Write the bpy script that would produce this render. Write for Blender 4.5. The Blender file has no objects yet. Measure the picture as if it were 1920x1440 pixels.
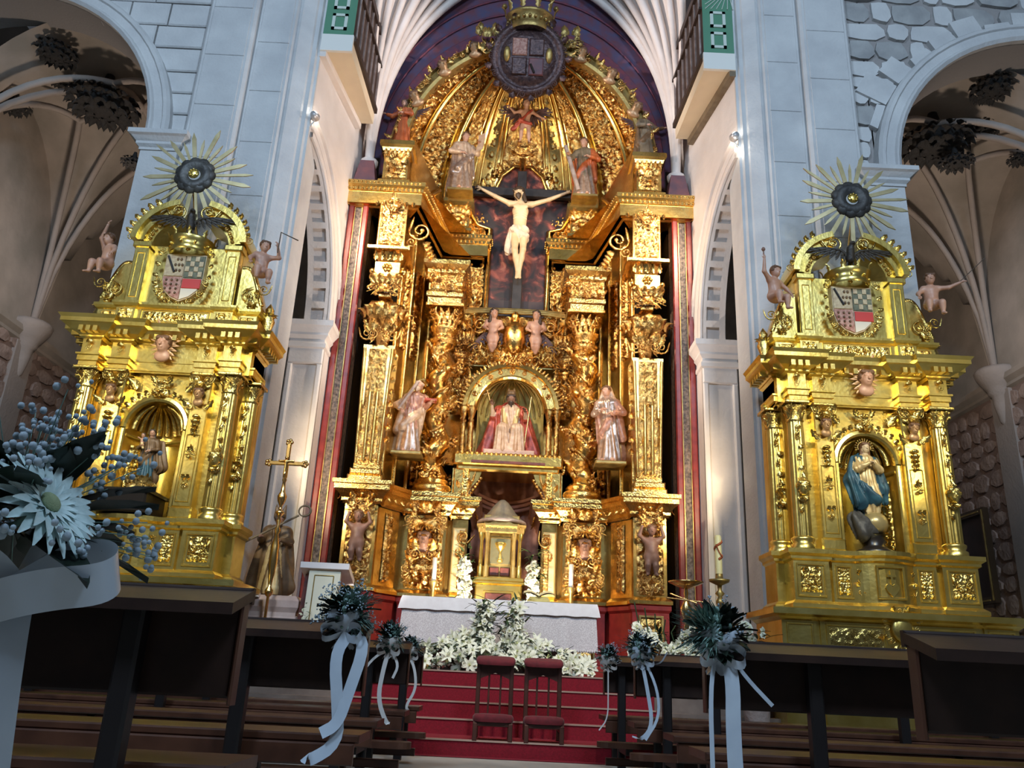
import bpy, math, random
import numpy as np
from mathutils import Matrix, Vector

sc = bpy.context.scene
COL = sc.collection
PI = math.pi

# ---------------------------------------------------------------- camera
EYE = 0.75
PITCH, ROLL = math.radians(19.5), math.radians(2.8)
cam_d = bpy.data.cameras.new('camera')
cam_d.sensor_fit = 'HORIZONTAL'
cam_d.sensor_width = 36.0
cam_d.lens = 36.0 * 1540.0 / 1920.0
cam_d.clip_start, cam_d.clip_end = 0.05, 200
cam = bpy.data.objects.new('camera', cam_d)
COL.objects.link(cam)
_f = Vector((0, math.cos(PITCH), math.sin(PITCH)))
_u = Vector((0, -math.sin(PITCH), math.cos(PITCH)))
_r = Vector((1, 0, 0))
_cr = _r * math.cos(ROLL) + _u * math.sin(ROLL)
_cu = _u * math.cos(ROLL) - _r * math.sin(ROLL)
cam.matrix_world = Matrix(((_cr.x, _cu.x, -_f.x, 0), (_cr.y, _cu.y, -_f.y, 0), (_cr.z, _cu.z, -_f.z, EYE), (0, 0, 0, 1)))
sc.camera = cam

# ---------------------------------------------------------------- world, exposure
sc.view_settings.view_transform = 'Standard'
sc.view_settings.look = 'None'
sc.view_settings.exposure = 0.58
sc.view_settings.gamma = 1.0
sc.view_settings.use_curve_mapping = False
world = bpy.data.worlds.new('nave_light')
sc.world = world
world.use_nodes = True
_bg = world.node_tree.nodes['Background']
_bg.inputs[0].default_value = (0.50, 0.56, 0.66, 1)
_bg.inputs[1].default_value = 0.055


# ---------------------------------------------------------------- large lights
def aim(o, target):
    d = Vector(target) - o.location
    o.rotation_euler = d.to_track_quat('-Z', 'Y').to_euler()


def area(name, loc, target, size, power, col, sy=None, spread=180):
    l = bpy.data.lights.new(name, 'AREA')
    l.energy = power
    l.color = col
    l.size = size
    if sy:
        l.shape = 'RECTANGLE'
        l.size_y = sy
    l.spread = math.radians(spread)
    o = bpy.data.objects.new(name, l)
    COL.objects.link(o)
    o.location = loc
    aim(o, target)
    return o


def spot(name, loc, target, power, col, ang, blend=0.4, r=0.06):
    l = bpy.data.lights.new(name, 'SPOT')
    l.energy = power
    l.color = col
    l.spot_size = math.radians(ang)
    l.spot_blend = blend
    l.shadow_soft_size = r
    o = bpy.data.objects.new(name, l)
    COL.objects.link(o)
    o.location = loc
    aim(o, target)
    return o


WARM = (1.0, 0.79, 0.53)
WARM2 = (1.0, 0.83, 0.60)
LEMON = (1.0, 0.86, 0.50)
BLUE = (0.58, 0.77, 1.0)
# daylight of the nave windows high behind the viewer
area('nave_window_daylight', (-5.0, -3.0, 11.5), (-4.0, 10, 7), 2.4, 640, BLUE, 3.6)
area('nave_window_daylight', (5.0, -3.0, 11.5), (4.0, 10, 7), 2.4, 640, BLUE, 3.6)
# floodlights on the chancel piers that light the retable
for s in (-1, 1):
    spot('retable_floodlight', (s * 3.0, 10.5, 8.6), (-s * 0.2, 14.0, 6.6), 560, WARM, 88, 0.6, 0.10)
    spot('retable_floodlight', (s * 2.9, 10.9, 9.0), (-s * 0.2, 14.4, 10.3), 290, WARM2, 50, 0.7, 0.08)
    spot('retable_floodlight', (s * 3.12, 10.5, 3.2), (s * 0.9, 14.0, 4.6), 150, WARM, 90, 0.7, 0.10)
    # uplights standing behind the altar table
    spot('sanctuary_uplight', (s * 0.62, 11.98, 1.30), (s * 0.78, 13.4, 2.7), 210, WARM2, 80, 0.7, 0.05)
    # floodlights of the side altars
    spot('side_altar_floodlight', (s * 3.3, 5.2, 5.6), (s * 4.35, 9.6, 3.4), 520, LEMON, 46, 0.6, 0.08)
    spot('side_altar_floodlight', (s * 6.6, 5.6, 4.2), (s * 4.45, 9.6, 4.6), 150, LEMON, 50, 0.6, 0.08)
    # fill light added inside the side chapels to lift the dark vaults
    area('chapel_fill_light', (s * 7.0, 12.2, 6.2), (s * 7.6, 14.5, 9.5), 0.5, 46, (1.0, 0.82, 0.68))
    # added fill spots without a real lamp, brightening chancel walls and springers
    spot('chancel_fill_light', (s * 2.55, 10.75, 10.45), (-s * 2.9, 12.2, 11.6), 620, (1.0, 0.86, 0.80), 42, 0.8, 0.12)
    spot('chancel_fill_light', (s * 2.60, 10.9, 9.2), (-s * 3.1, 12.0, 7.6), 300, (1.0, 0.88, 0.80), 70, 0.8, 0.12)
for s in (-1, 1):
    spot('arch_fill_light', (s * 2.3, 10.75, 0.98), (-s * 3.2, 11.8, 7.6), 850, (1.0, 0.88, 0.80), 38, 0.8, 0.10)  # added fill for the arch soffits, standing in for floor bounce
spot('sanctuary_fill_light', (-1.2, 4.6, 8.6), (0, 10.6, 1.0), 700, (1.0, 0.90, 0.80), 34, 0.7, 0.12)  # unseen pair of spots added to brighten altar, flowers and steps
spot('sanctuary_fill_light', (1.2, 4.6, 8.6), (0, 10.2, 0.9), 700, (1.0, 0.90, 0.80), 34, 0.7, 0.12)

# ================================================================ mesh library
rng = np.random.default_rng(7)


# dense carving whose pieces are too small to pick apart singly
MASSES = ('carved', 'bead', 'garland', 'arch_leaves', 'arch_foliage', 'frame_foliage', 'pediment_carving', 'scroll_carving', 'arms_', 'frieze_brackets',
          'cartouche_scrolls', 'leaf_knop', 'pilaster_capital', 'corner_volute', 'bracket_leaf', 'bracket_scroll', 'volute', 'niche_shell', 'painted_emblem')


class G:
    """collects quads / triangles, becomes ONE mesh"""

    def __init__(s):
        s.v, s.f, s.n = [], [], 0      # f: (idx array (k,3|4), mat, smooth)

    def add(s, V, F, m=0, sm=True):
        V = np.asarray(V, float).reshape(-1, 3)
        F = np.asarray(F, int)
        s.v.append(V)
        s.f.append((F + s.n, m, sm))
        s.n += len(V)
        return s

    def join(s, o, M=None, m=None):
        V = np.concatenate(o.v) if o.v else np.zeros((0, 3))
        if M is not None:
            M = np.asarray(M, float)
            V = V @ M[:3, :3].T + M[:3, 3]
        s.v.append(V)
        for F, mm, sm in o.f:
            s.f.append((F + s.n, mm if m is None else m, sm))
        s.n += len(V)
        return s

    # ---- primitives
    def grid(s, P, cu=False, cv=False, m=0, sm=True):
        P = np.asarray(P, float)
        a, b = P.shape[:2]
        I = np.arange(a * b).reshape(a, b)
        if cu:
            I = np.vstack([I, I[:1]])
        if cv:
            I = np.hstack([I, I[:, :1]])
        F = np.stack([I[:-1, :-1], I[1:, :-1], I[1:, 1:], I[:-1, 1:]], -1).reshape(-1, 4)
        return s.add(P.reshape(-1, 3), F, m, sm)

    def box(s, x0, x1, y0, y1, z0, z1, m=0):
        V = [(x, y, z) for x in (x0, x1) for y in (y0, y1) for z in (z0, z1)]
        F = [(0, 1, 3, 2), (4, 6, 7, 5), (0, 4, 5, 1), (2, 3, 7, 6), (0, 2, 6, 4), (1, 5, 7, 3)]
        return s.add(V, F, m, False)

    def bbox(s, x0, x1, y0, y1, z0, z1, b=0.01, m=0):
        """box with chamfered front (-y) edges"""
        b = min(b, (x1 - x0) / 2.2, (z1 - z0) / 2.2)
        V = [(x0, y1, z0), (x1, y1, z0), (x1, y1, z1), (x0, y1, z1),
             (x0, y0 + b, z0), (x1, y0 + b, z0), (x1, y0 + b, z1), (x0, y0 + b, z1),
             (x0 + b, y0, z0 + b), (x1 - b, y0, z0 + b), (x1 - b, y0, z1 - b), (x0 + b, y0, z1 - b)]
        F = [(3, 2, 1, 0), (0, 1, 5, 4), (1, 2, 6, 5), (2, 3, 7, 6), (3, 0, 4, 7),
             (4, 5, 9, 8), (5, 6, 10, 9), (6, 7, 11, 10), (7, 4, 8, 11), (8, 9, 10, 11)]
        return s.add(V, F, m, False)

    def lathe(s, prof, c=(0, 0, 0), n=20, m=0, flute=0, fd=0.0, sm=True, a0=0, a1=2 * PI):
        prof = np.asarray(prof, float)
        full = abs(a1 - a0 - 2 * PI) < 1e-6
        th = np.linspace(a0, a1, n, endpoint=not full)
        mod = 1 - fd * (0.5 + 0.5 * np.cos(th * flute)) if flute else np.ones(n)
        R = prof[:, 0][:, None] * mod[None]
        P = np.stack([c[0] + R * np.cos(th), c[1] + R * np.sin(th),
                      np.broadcast_to(c[2] + prof[:, 1][:, None], R.shape)], -1)
        return s.grid(P, cv=full, m=m, sm=sm)

    def tube(s, pts, r, n=7, m=0, flat=1.0, caps=True, closed=False):
        pts = np.asarray(pts, float)
        k = len(pts)
        r = np.broadcast_to(np.asarray(r, float), (k,))
        T = np.roll(pts, -1, 0) - np.roll(pts, 1, 0) if closed else np.gradient(pts, axis=0)
        T /= np.linalg.norm(T, axis=1)[:, None] + 1e-9
        ref = np.array((0, 1.0, 0)) if abs(T[:, 1]).max() < 0.9 else np.array((1.0, 0, 0))
        if abs(T @ ref).max() > 0.95:
            ref = np.array((0.3, 0.2, 1.0))
        N = np.cross(T, ref)
        N /= np.linalg.norm(N, axis=1)[:, None] + 1e-9
        B = np.cross(T, N)
        th = np.linspace(0, 2 * PI, n, endpoint=False)
        P = pts[:, None] + r[:, None, None] * (np.cos(th)[None, :, None] * N[:, None] + flat * np.sin(th)[None, :, None] * B[:, None])
        s.grid(P, cu=closed, cv=True, m=m)
        if caps and not closed:
            for i in (0, -1):
                V = np.vstack([P[i], pts[i]])
                j = np.arange(n)
                s.add(V, np.stack([j, (j + 1) % n, np.full(n, n)], 1), m)
        return s

    def ball(s, c, r, m=0, n=8):
        r = np.broadcast_to(np.asarray(r, float), (3,))
        ph = np.linspace(0, PI, n // 2 + 2)
        th = np.linspace(0, 2 * PI, n, endpoint=False)
        P = np.stack([c[0] + r[0] * np.outer(np.sin(ph), np.cos(th)), c[1] + r[1] * np.outer(np.sin(ph), np.sin(th)),
                      c[2] + r[2] * np.outer(np.cos(ph), np.ones(n))], -1)
        return s.grid(P, cv=True, m=m)

    def sweep(s, prof, path, closed=False, m=0, sm=False):
        """moulding: prof [(out, z)] carried along plan path [(x, y)], out to the right of travel"""
        path = np.asarray(path, float)
        k = len(path)
        D = np.diff(path, axis=0) if not closed else np.roll(path, -1, 0) - path
        D /= np.linalg.norm(D, axis=1)[:, None] + 1e-9
        Nn = np.stack([D[:, 1], -D[:, 0]], 1)
        if closed:
            A, B = np.roll(Nn, 1, 0), Nn
        else:
            A, B = np.vstack([Nn[:1], Nn]), np.vstack([Nn, Nn[-1:]])
        mit = A + B
        mit /= np.maximum((mit * A).sum(1), 0.25)[:, None]
        prof = np.asarray(prof, float)
        P = np.zeros((k, len(prof), 3))
        P[:, :, :2] = path[:, None] + mit[:, None] * prof[None, :, :1]
        P[:, :, 2] = prof[:, 1]
        return s.grid(P, cu=closed, m=m, sm=sm)

    def prism(s, poly, y0, y1, m=0, sm=False):
        """polygon in x,z extruded from y0 to y1 (front y0 capped by a fan; convex-ish or star shaped)"""
        poly = np.asarray(poly, float)
        k = len(poly)
        a = np.column_stack([poly[:, 0], np.full(k, y0), poly[:, 1]])
        b = np.column_stack([poly[:, 0], np.full(k, y1), poly[:, 1]])
        s.grid(np.stack([a, b]), cv=True, m=m, sm=sm)
        for q in (a, b):
            c = q.mean(0)
            V = np.vstack([q, c])
            j = np.arange(k)
            s.add(V, np.stack([j, (j + 1) % k, np.full(k, k)], 1), m, sm)
        return s

    def strip(s, A, B, y0, y1, m=0, sm=True):
        """flat band between two x,z curves (equal length), thick from y0 to y1"""
        A, B = np.asarray(A, float), np.asarray(B, float)
        def w(q, y):
            return np.column_stack([q[:, 0], np.full(len(q), y), q[:, 1]])
        P = np.stack([w(A, y1), w(A, y0), w(B, y0), w(B, y1)])
        for i in range(3):
            s.grid(P[i:i + 2], m=m, sm=False)
        for e in (0, -1):
            s.add([P[0][e], P[1][e], P[2][e], P[3][e]], [(0, 1, 2, 3)], m, False)
        return s

    def mesh(s, name, mats):
        me = bpy.data.meshes.new(name)
        V = np.concatenate(s.v)
        me.vertices.add(len(V))
        me.vertices.foreach_set('co', V.astype(np.float32).ravel())
        loops = np.concatenate([F.ravel() for F, _, _ in s.f])
        tot = np.concatenate([np.full(len(F), F.shape[1]) for F, _, _ in s.f])
        mi = np.concatenate([np.broadcast_to(np.asarray(m), (len(F),)) for F, m, _ in s.f])
        smo = np.concatenate([np.full(len(F), sm) for F, _, sm in s.f])
        me.loops.add(len(loops))
        me.loops.foreach_set('vertex_index', loops.astype(np.int32))
        me.polygons.add(len(tot))
        st = np.concatenate([[0], np.cumsum(tot)[:-1]])
        me.polygons.foreach_set('loop_start', st.astype(np.int32))
        me.polygons.foreach_set('material_index', mi.astype(np.int32))
        me.polygons.foreach_set('use_smooth', smo)
        me.update(calc_edges=True)
        me.validate()
        for k in (mats if isinstance(mats, (list, tuple)) else [mats]):
            me.materials.append(MAT[k])
        return me

    def obj(s, name, mats, parent=None, kind=None, label=None, cat=None, group=None):
        if kind is None and parent is not None and name.startswith(MASSES):
            kind = 'stuff'
        return put(name, s.mesh(name, mats), parent, kind=kind, label=label, cat=cat, group=group)


def put(name, me, parent=None, loc=None, rz=0, kind=None, label=None, cat=None, group=None, scale=None):
    o = bpy.data.objects.new(name, me)
    COL.objects.link(o)
    if parent is not None:
        o.parent = parent
        if parent.name in WPAR:          # children given in world coordinates
            o.matrix_parent_inverse = Matrix.Translation(parent.location).inverted()
    if loc is not None:
        o.location = loc
    if rz:
        o.rotation_euler = (0, 0, rz)
    if scale is not None:
        o.scale = (scale,) * 3 if np.isscalar(scale) else scale
    if kind:
        o['kind'] = kind
    if label:
        o['label'] = label
    if cat:
        o['category'] = cat
    if group:
        o['group'] = group
    return o


WPAR = set()


def thing_w(name, label, cat, base, group=None):
    o = put(name, None, None, base, 0, None, label, cat, group)
    WPAR.add(o.name)
    return o


def thing(name, label, cat, loc=(0, 0, 0), rz=0, group=None):
    return put(name, None, None, loc, rz, None, label, cat, group)


def copy_tree(o, parent=None):
    c = o.copy()
    COL.objects.link(c)
    c.parent = parent
    for ch in list(o.children):
        copy_tree(ch, c)
    return c


def MX(loc=(0, 0, 0), rot=(0, 0, 0), sc_=1.0):
    from mathutils import Euler
    M = Matrix.Translation(loc) @ Euler(rot).to_matrix().to_4x4()
    if np.isscalar(sc_):
        sc_ = (sc_,) * 3
    return np.array(M @ Matrix.Diagonal((*sc_, 1)))


def arc(cx, cz, r, a0, a1, n):
    t = np.radians(np.linspace(a0, a1, n))
    return np.column_stack([cx + r * np.cos(t), cz + r * np.sin(t)])


# ---------------------------------------------------------------- ornament
def leaf_g(L=1.0, W=0.5, curl=0.35, lobes=3, na=7, nb=5):
    """acanthus leaf: grows along +z, curls out to -y"""
    t = np.linspace(0, 1, na)
    w = W * (np.sin(PI * (0.08 + 0.92 * t) ** 0.8) * 0.8 + 0.12) * (1 + 0.28 * np.cos(t * lobes * 2 * PI + PI))
    w[-1] = 0.02 * W
    u = np.linspace(-1, 1, nb)
    ang = curl * 2.6 * t ** 2
    z = np.cumsum(np.concatenate([[0], np.cos(ang[1:]) * L / (na - 1)]))
    y = -np.cumsum(np.concatenate([[0], np.sin(ang[1:]) * L / (na - 1)]))
    P = np.zeros((na, nb, 3))
    P[:, :, 0] = u[None] * w[:, None] / 2
    P[:, :, 1] = y[:, None] - 0.16 * W * (1 - np.abs(u[None])) + 0.05 * W * np.cos(u[None] * 6)
    P[:, :, 2] = z[:, None] + 0.12 * W * np.abs(u[None])
    return G().grid(P)


def scroll_g(r=1.0, turns=1.6, th=0.14, n=22, hand=1, depth=0.5, tail=0.9):
    """C-scroll volute lying in the x,z plane with a running tail"""
    t = np.linspace(0, 1, n)
    a = -t * turns * 2 * PI * hand
    rad = r * (0.16 + 0.84 * (1 - t)) 
    p = np.column_stack([rad * np.cos(a), -depth * th * 2.2 * t, rad * np.sin(a)])
    tl = np.array([[r * 1.0 + tail * r * 0.28 * q, 0, hand * r * tail * q] for q in (1.0, 0.66, 0.33)])
    p = np.vstack([tl, p])
    rr = r * th * np.concatenate([[0.35, 0.7, 0.95], 1.0 - 0.45 * t])
    g = G().tube(p, rr, 6, flat=1.0)
    return g.ball(p[-1], r * th * 1.5, n=6)


def rosette_g(r=1.0, n=6):
    g = G()
    for k in range(n):
        a = 2 * PI * k / n
        g.ball((0.62 * r * math.cos(a), -0.12 * r, 0.62 * r * math.sin(a)), (0.36 * r, 0.22 * r, 0.36 * r), n=6)
    return g.ball((0, -0.25 * r, 0), 0.3 * r, n=6)


LEAF = leaf_g()
LEAF2 = leaf_g(1, 0.8, 0.6, 2)
SCR, SCL = scroll_g(1, hand=1), scroll_g(1, hand=-1)
ROS = rosette_g()


def orn(g, what, x, y, z, s, ry=0.0, rx=0.0, rz=0.0, m=None, flip=False):
    """put ornament prototype: ry turns in the picture plane (x,z)"""
    M = Matrix.Translation((x, y, z)) @ Matrix.Rotation(rz, 4, 'Z') @ Matrix.Rotation(ry, 4, 'Y') @ Matrix.Rotation(rx, 4, 'X')
    k = (s,) * 3 if np.isscalar(s) else s
    M = M @ Matrix.Diagonal((-k[0] if flip else k[0], k[1], k[2], 1))
    return g.join(what, np.array(M), m)


def relief_field(w, h, nx, ny, seed, mirror=True, cell=None):
    """height field (0..1) of mirrored baroque scrollwork"""
    r_ = np.random.default_rng(seed)
    X, Z = np.meshgrid(np.linspace(-w / 2, w / 2, nx), np.linspace(0, h, ny), indexing='ij')
    A = np.abs(X) if mirror else X + w / 2
    half = w / 2 if mirror else w
    Hh = np.zeros_like(X)
    c = cell or min(half * 0.95, h * 0.5, 0.26)
    nr = max(1, int(round(h / (c * 1.0))))
    nc = max(1, int(round(half / (c * 1.0))))
    for i in range(nr):
        for j in range(nc):
            cx = half * (j + 0.5) / nc + r_.uniform(-.08, .08) * c
            cz = h * (i + 0.5) / nr + r_.uniform(-.1, .1) * c
            R = c * r_.uniform(0.46, 0.6)
            hand = 1 if (i + j) % 2 else -1
            dx, dz = A - cx, Z - cz
            rho = np.hypot(dx, dz) + 1e-6
            th = np.arctan2(dz, dx)
            sp = np.cos(hand * th + 4.2 * np.log(rho / R + 0.15) + r_.uniform(0, 6))
            e = np.clip(sp, 0, 1) ** 0.6 * np.clip(1.15 - (rho / R) ** 3, 0, 1) * (0.6 + 0.4 * np.clip(1 - rho / R, 0, 1))
            e = np.maximum(e, np.sqrt(np.clip(1 - (rho / (0.26 * R)) ** 2, 0, 1)) * 1.0)
            Hh = np.maximum(Hh, e)
            for q in range(5):        # leaflets around the scroll
                a = 2 * PI * q / 5 + r_.uniform(0, 1)
                lx, lz = cx + 1.05 * R * math.cos(a), cz + 1.05 * R * math.sin(a)
                u = (A - lx) * math.cos(a + .7 * hand) + (Z - lz) * math.sin(a + .7 * hand)
                v = -(A - lx) * math.sin(a + .7 * hand) + (Z - lz) * math.cos(a + .7 * hand)
                e = np.sqrt(np.clip(1 - (u / (0.42 * R)) ** 2 - (v / (0.2 * R)) ** 2, 0, 1)) * r_.uniform(.6, .95)
                Hh = np.maximum(Hh, e)
    return X, Z, Hh


def relief(g, w, h, depth, seed, M, nx=None, ny=None, mirror=True, cell=None, m=0, step=0.02):
    nx = nx or max(8, int(w / step) | 1)
    ny = ny or max(8, int(h / step))
    X, Z, Hh = relief_field(w, h, nx, ny, seed, mirror, cell)
    ed = np.minimum(np.minimum(np.arange(nx)[:, None], nx - 1 - np.arange(nx)[:, None]), np.minimum(np.arange(ny), ny - 1 - np.arange(ny))[None])
    Hh = np.where(ed == 0, -0.05, Hh)
    P = np.stack([X, -Hh * depth, Z], -1)
    M = np.asarray(M, float)
    P = P @ M[:3, :3].T + M[:3, 3]
    return g.grid(P, m=m)


# ---------------------------------------------------------------- figures: smooth-blended volumes, one continuous skin
class Fig:
    def __init__(s):
        s.p = []          # primitives

    def cap(s, a, b, ra, rb=None, m=0, k=0.03, sq=(1, 1, 1), fold=None):
        s.p.append(('c', np.array(a, float), np.array(b, float), ra, ra if rb is None else rb, m, k, np.array(sq, float), fold))
        return s

    def ell(s, c, r, m=0, k=0.03, rot=None, fold=None):
        s.p.append(('e', np.array(c, float), np.array(r, float) * np.ones(3), rot, None, m, k, None, fold))
        return s

    def cut(s, c, r, k=0.01):
        s.p.append(('x', np.array(c, float), np.array(r, float) * np.ones(3), None, None, None, k, None, None))
        return s

    @staticmethod
    def ev(p, Q):
        if p[0] == 'c':
            sq = p[7]
            q, a, b = Q / sq, p[1] / sq, p[2] / sq
            ba = b - a
            t = np.clip(((q - a) @ ba) / (ba @ ba + 1e-12), 0, 1)
            d = np.linalg.norm(q - a - t[:, None] * ba, axis=1) - (p[3] + (p[4] - p[3]) * t)
            d *= sq.min()
        else:
            q = Q - p[1]
            if p[0] == 'e' and p[3] is not None:
                q = q @ np.array(p[3])
            k0 = np.linalg.norm(q / p[2], axis=1)
            k1 = np.linalg.norm(q / p[2] ** 2, axis=1) + 1e-9
            d = k0 * (k0 - 1) / k1
        if p[8] is not None:
            n, amp, tw, ph = p[8]
            th = np.arctan2(Q[:, 1] - (p[1][1] if p[0] == 'c' else p[1][1]), Q[:, 0] - p[1][0])
            d = d + amp * np.sin(n * th + tw * Q[:, 2] + ph + 1.3 * np.sin(3.1 * Q[:, 2] + 2 * th)) 
        return d

    def build(s, cell=0.014, M=None):
        lo, hi = [], []
        for p in s.p:
            if p[0] == 'c':
                r = max(p[3], p[4]) * p[7].max() + 0.03
                lo.append(np.minimum(p[1], p[2]) - r); hi.append(np.maximum(p[1], p[2]) + r)
            elif p[0] == 'e':
                r = p[2].max() if p[3] is not None else p[2]
                lo.append(p[1] - r - 0.03); hi.append(p[1] + r + 0.03)
        lo, hi = np.min(lo, 0) - 2 * cell, np.max(hi, 0) + 2 * cell
        n = np.ceil((hi - lo) / cell).astype(int) + 1
        ax = [lo[i] + cell * np.arange(n[i]) for i in range(3)]
        D = np.full(n, 9.0)
        for p in s.p:                      # evaluate each volume only near itself
            if p[0] == 'c':
                r = max(p[3], p[4]) * p[7].max() + p[6] + 0.06
                a, b = np.minimum(p[1], p[2]) - r, np.maximum(p[1], p[2]) + r
            else:
                r = (p[2].max() if p[3] is not None else p[2]) + p[6] + 0.06
                a, b = p[1] - r, p[1] + r
            i0 = np.clip(((a - lo) / cell).astype(int), 0, n - 1)
            i1 = np.clip(((b - lo) / cell).astype(int) + 2, 1, n)
            sl = tuple(slice(i0[i], i1[i]) for i in range(3))
            mg = np.meshgrid(*[ax[i][sl[i]] for i in range(3)], indexing='ij')
            Q = np.stack([q.ravel() for q in mg], 1)
            d = s.ev(p, Q).reshape(mg[0].shape)
            o, k = D[sl], p[6]
            if p[0] == 'x':
                h = np.clip(0.5 - 0.5 * (o + d) / k, 0, 1)
                D[sl] = o * (1 - h) + (-d) * h + k * h * (1 - h)
            else:
                h = np.clip(0.5 + 0.5 * (o - d) / k, 0, 1)
                D[sl] = o * (1 - h) + d * h - k * h * (1 - h)
        # surface nets
        S = D < 0
        c = np.zeros(n - 1, int)
        for i in (0, 1):
            for j in (0, 1):
                for k in (0, 1):
                    c += S[i:n[0] - 1 + i, j:n[1] - 1 + j, k:n[2] - 1 + k]
        act = (c > 0) & (c < 8)
        idx = -np.ones(n - 1, int)
        cells = np.argwhere(act)
        idx[act] = np.arange(len(cells))
        acc = np.zeros((len(cells), 3)); cnt = np.zeros(len(cells))
        cr = [(i, j, k) for i in (0, 1) for j in (0, 1) for k in (0, 1)]
        for a in range(8):
            for b in range(a + 1, 8):
                A, B = np.array(cr[a]), np.array(cr[b])
                if abs(A - B).sum() != 1:
                    continue
                da = D[tuple((cells + A).T)]; db = D[tuple((cells + B).T)]
                hit = (da < 0) != (db < 0)
                t = np.where(hit, da / np.where(hit, da - db, 1), 0)
                acc += np.where(hit[:, None], A + t[:, None] * (B - A), 0)
                cnt += hit
        V = lo + cell * (cells + acc / cnt[:, None])
        F = []
        for d in range(3):
            e1, e2 = [(1, 2), (2, 0), (0, 1)][d]
            s0 = [slice(None)] * 3; s0[d] = slice(0, -1)
            s1 = [slice(None)] * 3; s1[d] = slice(1, None)
            E = np.argwhere(S[tuple(s0)] != S[tuple(s1)])
            E = E[(E[:, e1] > 0) & (E[:, e2] > 0) & (E[:, e1] < n[e1] - 1) & (E[:, e2] < n[e2] - 1)]
            u = np.zeros(3, int); u[e1] = 1
            v = np.zeros(3, int); v[e2] = 1
            q = np.stack([idx[tuple((E - u - v).T)], idx[tuple((E - v).T)], idx[tuple(E.T)], idx[tuple((E - u).T)]], 1)
            inside = S[tuple(E.T)]
            q = np.where(inside[:, None], q, q[:, ::-1])
            F.append(q)
        F = np.concatenate(F)
        F = F[(F >= 0).all(1)]
        # material of the nearest volume
        best = np.full(len(V), 9.0); mi = np.zeros(len(V), int)
        for p in s.p:
            if p[0] == 'x':
                continue
            d = s.ev(p, V)
            mi = np.where(d < best, p[5], mi); best = np.minimum(best, d)
        fm = np.sort(mi[F], 1)[:, 1]
        if M is not None:
            M = np.asarray(M, float)
            V = V @ M[:3, :3].T + M[:3, 3]
        g = G()
        g.add(V, F, fm, True)
        return g


def head(f, c, s=1.0, yaw=0.0, skin=0, hair=1, beard=None, long=False, tilt=0.0):
    """head with face; c = centre of skull, looks along -y turned by yaw"""
    cy, sy = math.cos(yaw), math.sin(yaw)
    ct, st = math.cos(tilt), math.sin(tilt)
    def P(x, y, z):
        x, z = x * ct - z * st, x * st + z * ct
        return (c[0] + s * (x * cy - y * sy), c[1] + s * (x * sy + y * cy), c[2] + s * z)
    f.ell(P(0, 0, 0.005), np.array((.078, .092, .112)) * s, skin, .02)
    f.ell(P(0, -.028, -.055), np.array((.055, .058, .06)) * s, skin, .02)
    f.cap(P(0, -.088, .01), P(0, -.108, -.028), .011 * s, .018 * s, skin, .012)
    f.cap(P(-.04, -.083, .024), P(.04, -.083, .024), .014 * s, None, skin, .012)
    for q in (-1, 1):
        f.cut(P(q * .033, -.098, .002), .015 * s, .012)
        f.ell(P(q * .033, -.076, .001), .0135 * s, skin, .004)
        f.ell(P(q * .08, .004, -.005), np.array((.012, .02, .03)) * s, skin, .01)
    f.cap(P(-.018, -.088, -.06), P(.018, -.088, -.06), .009 * s, None, skin, .008)
    f.ell(P(0, .022, .038), np.array((.092, .094, .102)) * s, hair, .012, fold=(11, .004, 20, 0))
    f.cap(P(-.058, -.052, .075), P(.058, -.052, .075), .034 * s, None, hair, .012, fold=(13, .004, 30, 0))
    for q in (-1, 1):
        f.ell(P(q * .082, .0, .035), np.array((.024, .05, .055)) * s, hair, .01)
    if long:
        for q in (-1, 1):
            f.cap(P(q * .07, .03, .0), P(q * .085, .04, -.2), .04 * s, .03 * s, hair, .02)
    if beard is not None:
        f.cap(P(0, -.06, -.085), P(0, -.065, -.15), .055 * s, .025 * s, beard, .015, fold=(9, .004, 30, 0))
    return f


def hand_g(g, w, d, up, s=1.0, m=0, curl=0.5):
    """palm + four fingers + thumb at wrist w, pointing along d, palm facing away from up"""
    w, d, up = [np.array(q, float) for q in (w, d, up)]
    d /= np.linalg.norm(d)
    up -= d * (up @ d); up /= np.linalg.norm(up) + 1e-9
    side = np.cross(d, up)
    Z = lambda a, b, c: w + s * (a * d + b * side + c * up)
    P = [Z(0, 0, 0), Z(.03, 0, 0), Z(.06, 0, 0), Z(.085, 0, -.004)]
    g.tube(P, np.array([.022, .03, .034, .03]) * s, 8, m)
    for k, (b, L) in enumerate(((-.028, .062), (-.009, .075), (.01, .07), (.027, .055))):
        q = [Z(.078, b, 0), Z(.078 + L * .5, b * 1.1, -.012 * curl), Z(.078 + L * .85, b * 1.15, -.05 * curl), Z(.078 + L * .9, b * 1.15, -.085 * curl)]
        g.tube(q, np.array([.0105, .01, .009, .007]) * s, 6, m)
    g.tube([Z(.02, -.026, 0), Z(.045, -.052, -.012), Z(.075, -.06, -.03)], np.array([.013, .012, .008]) * s, 6, m)
    return g


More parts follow.
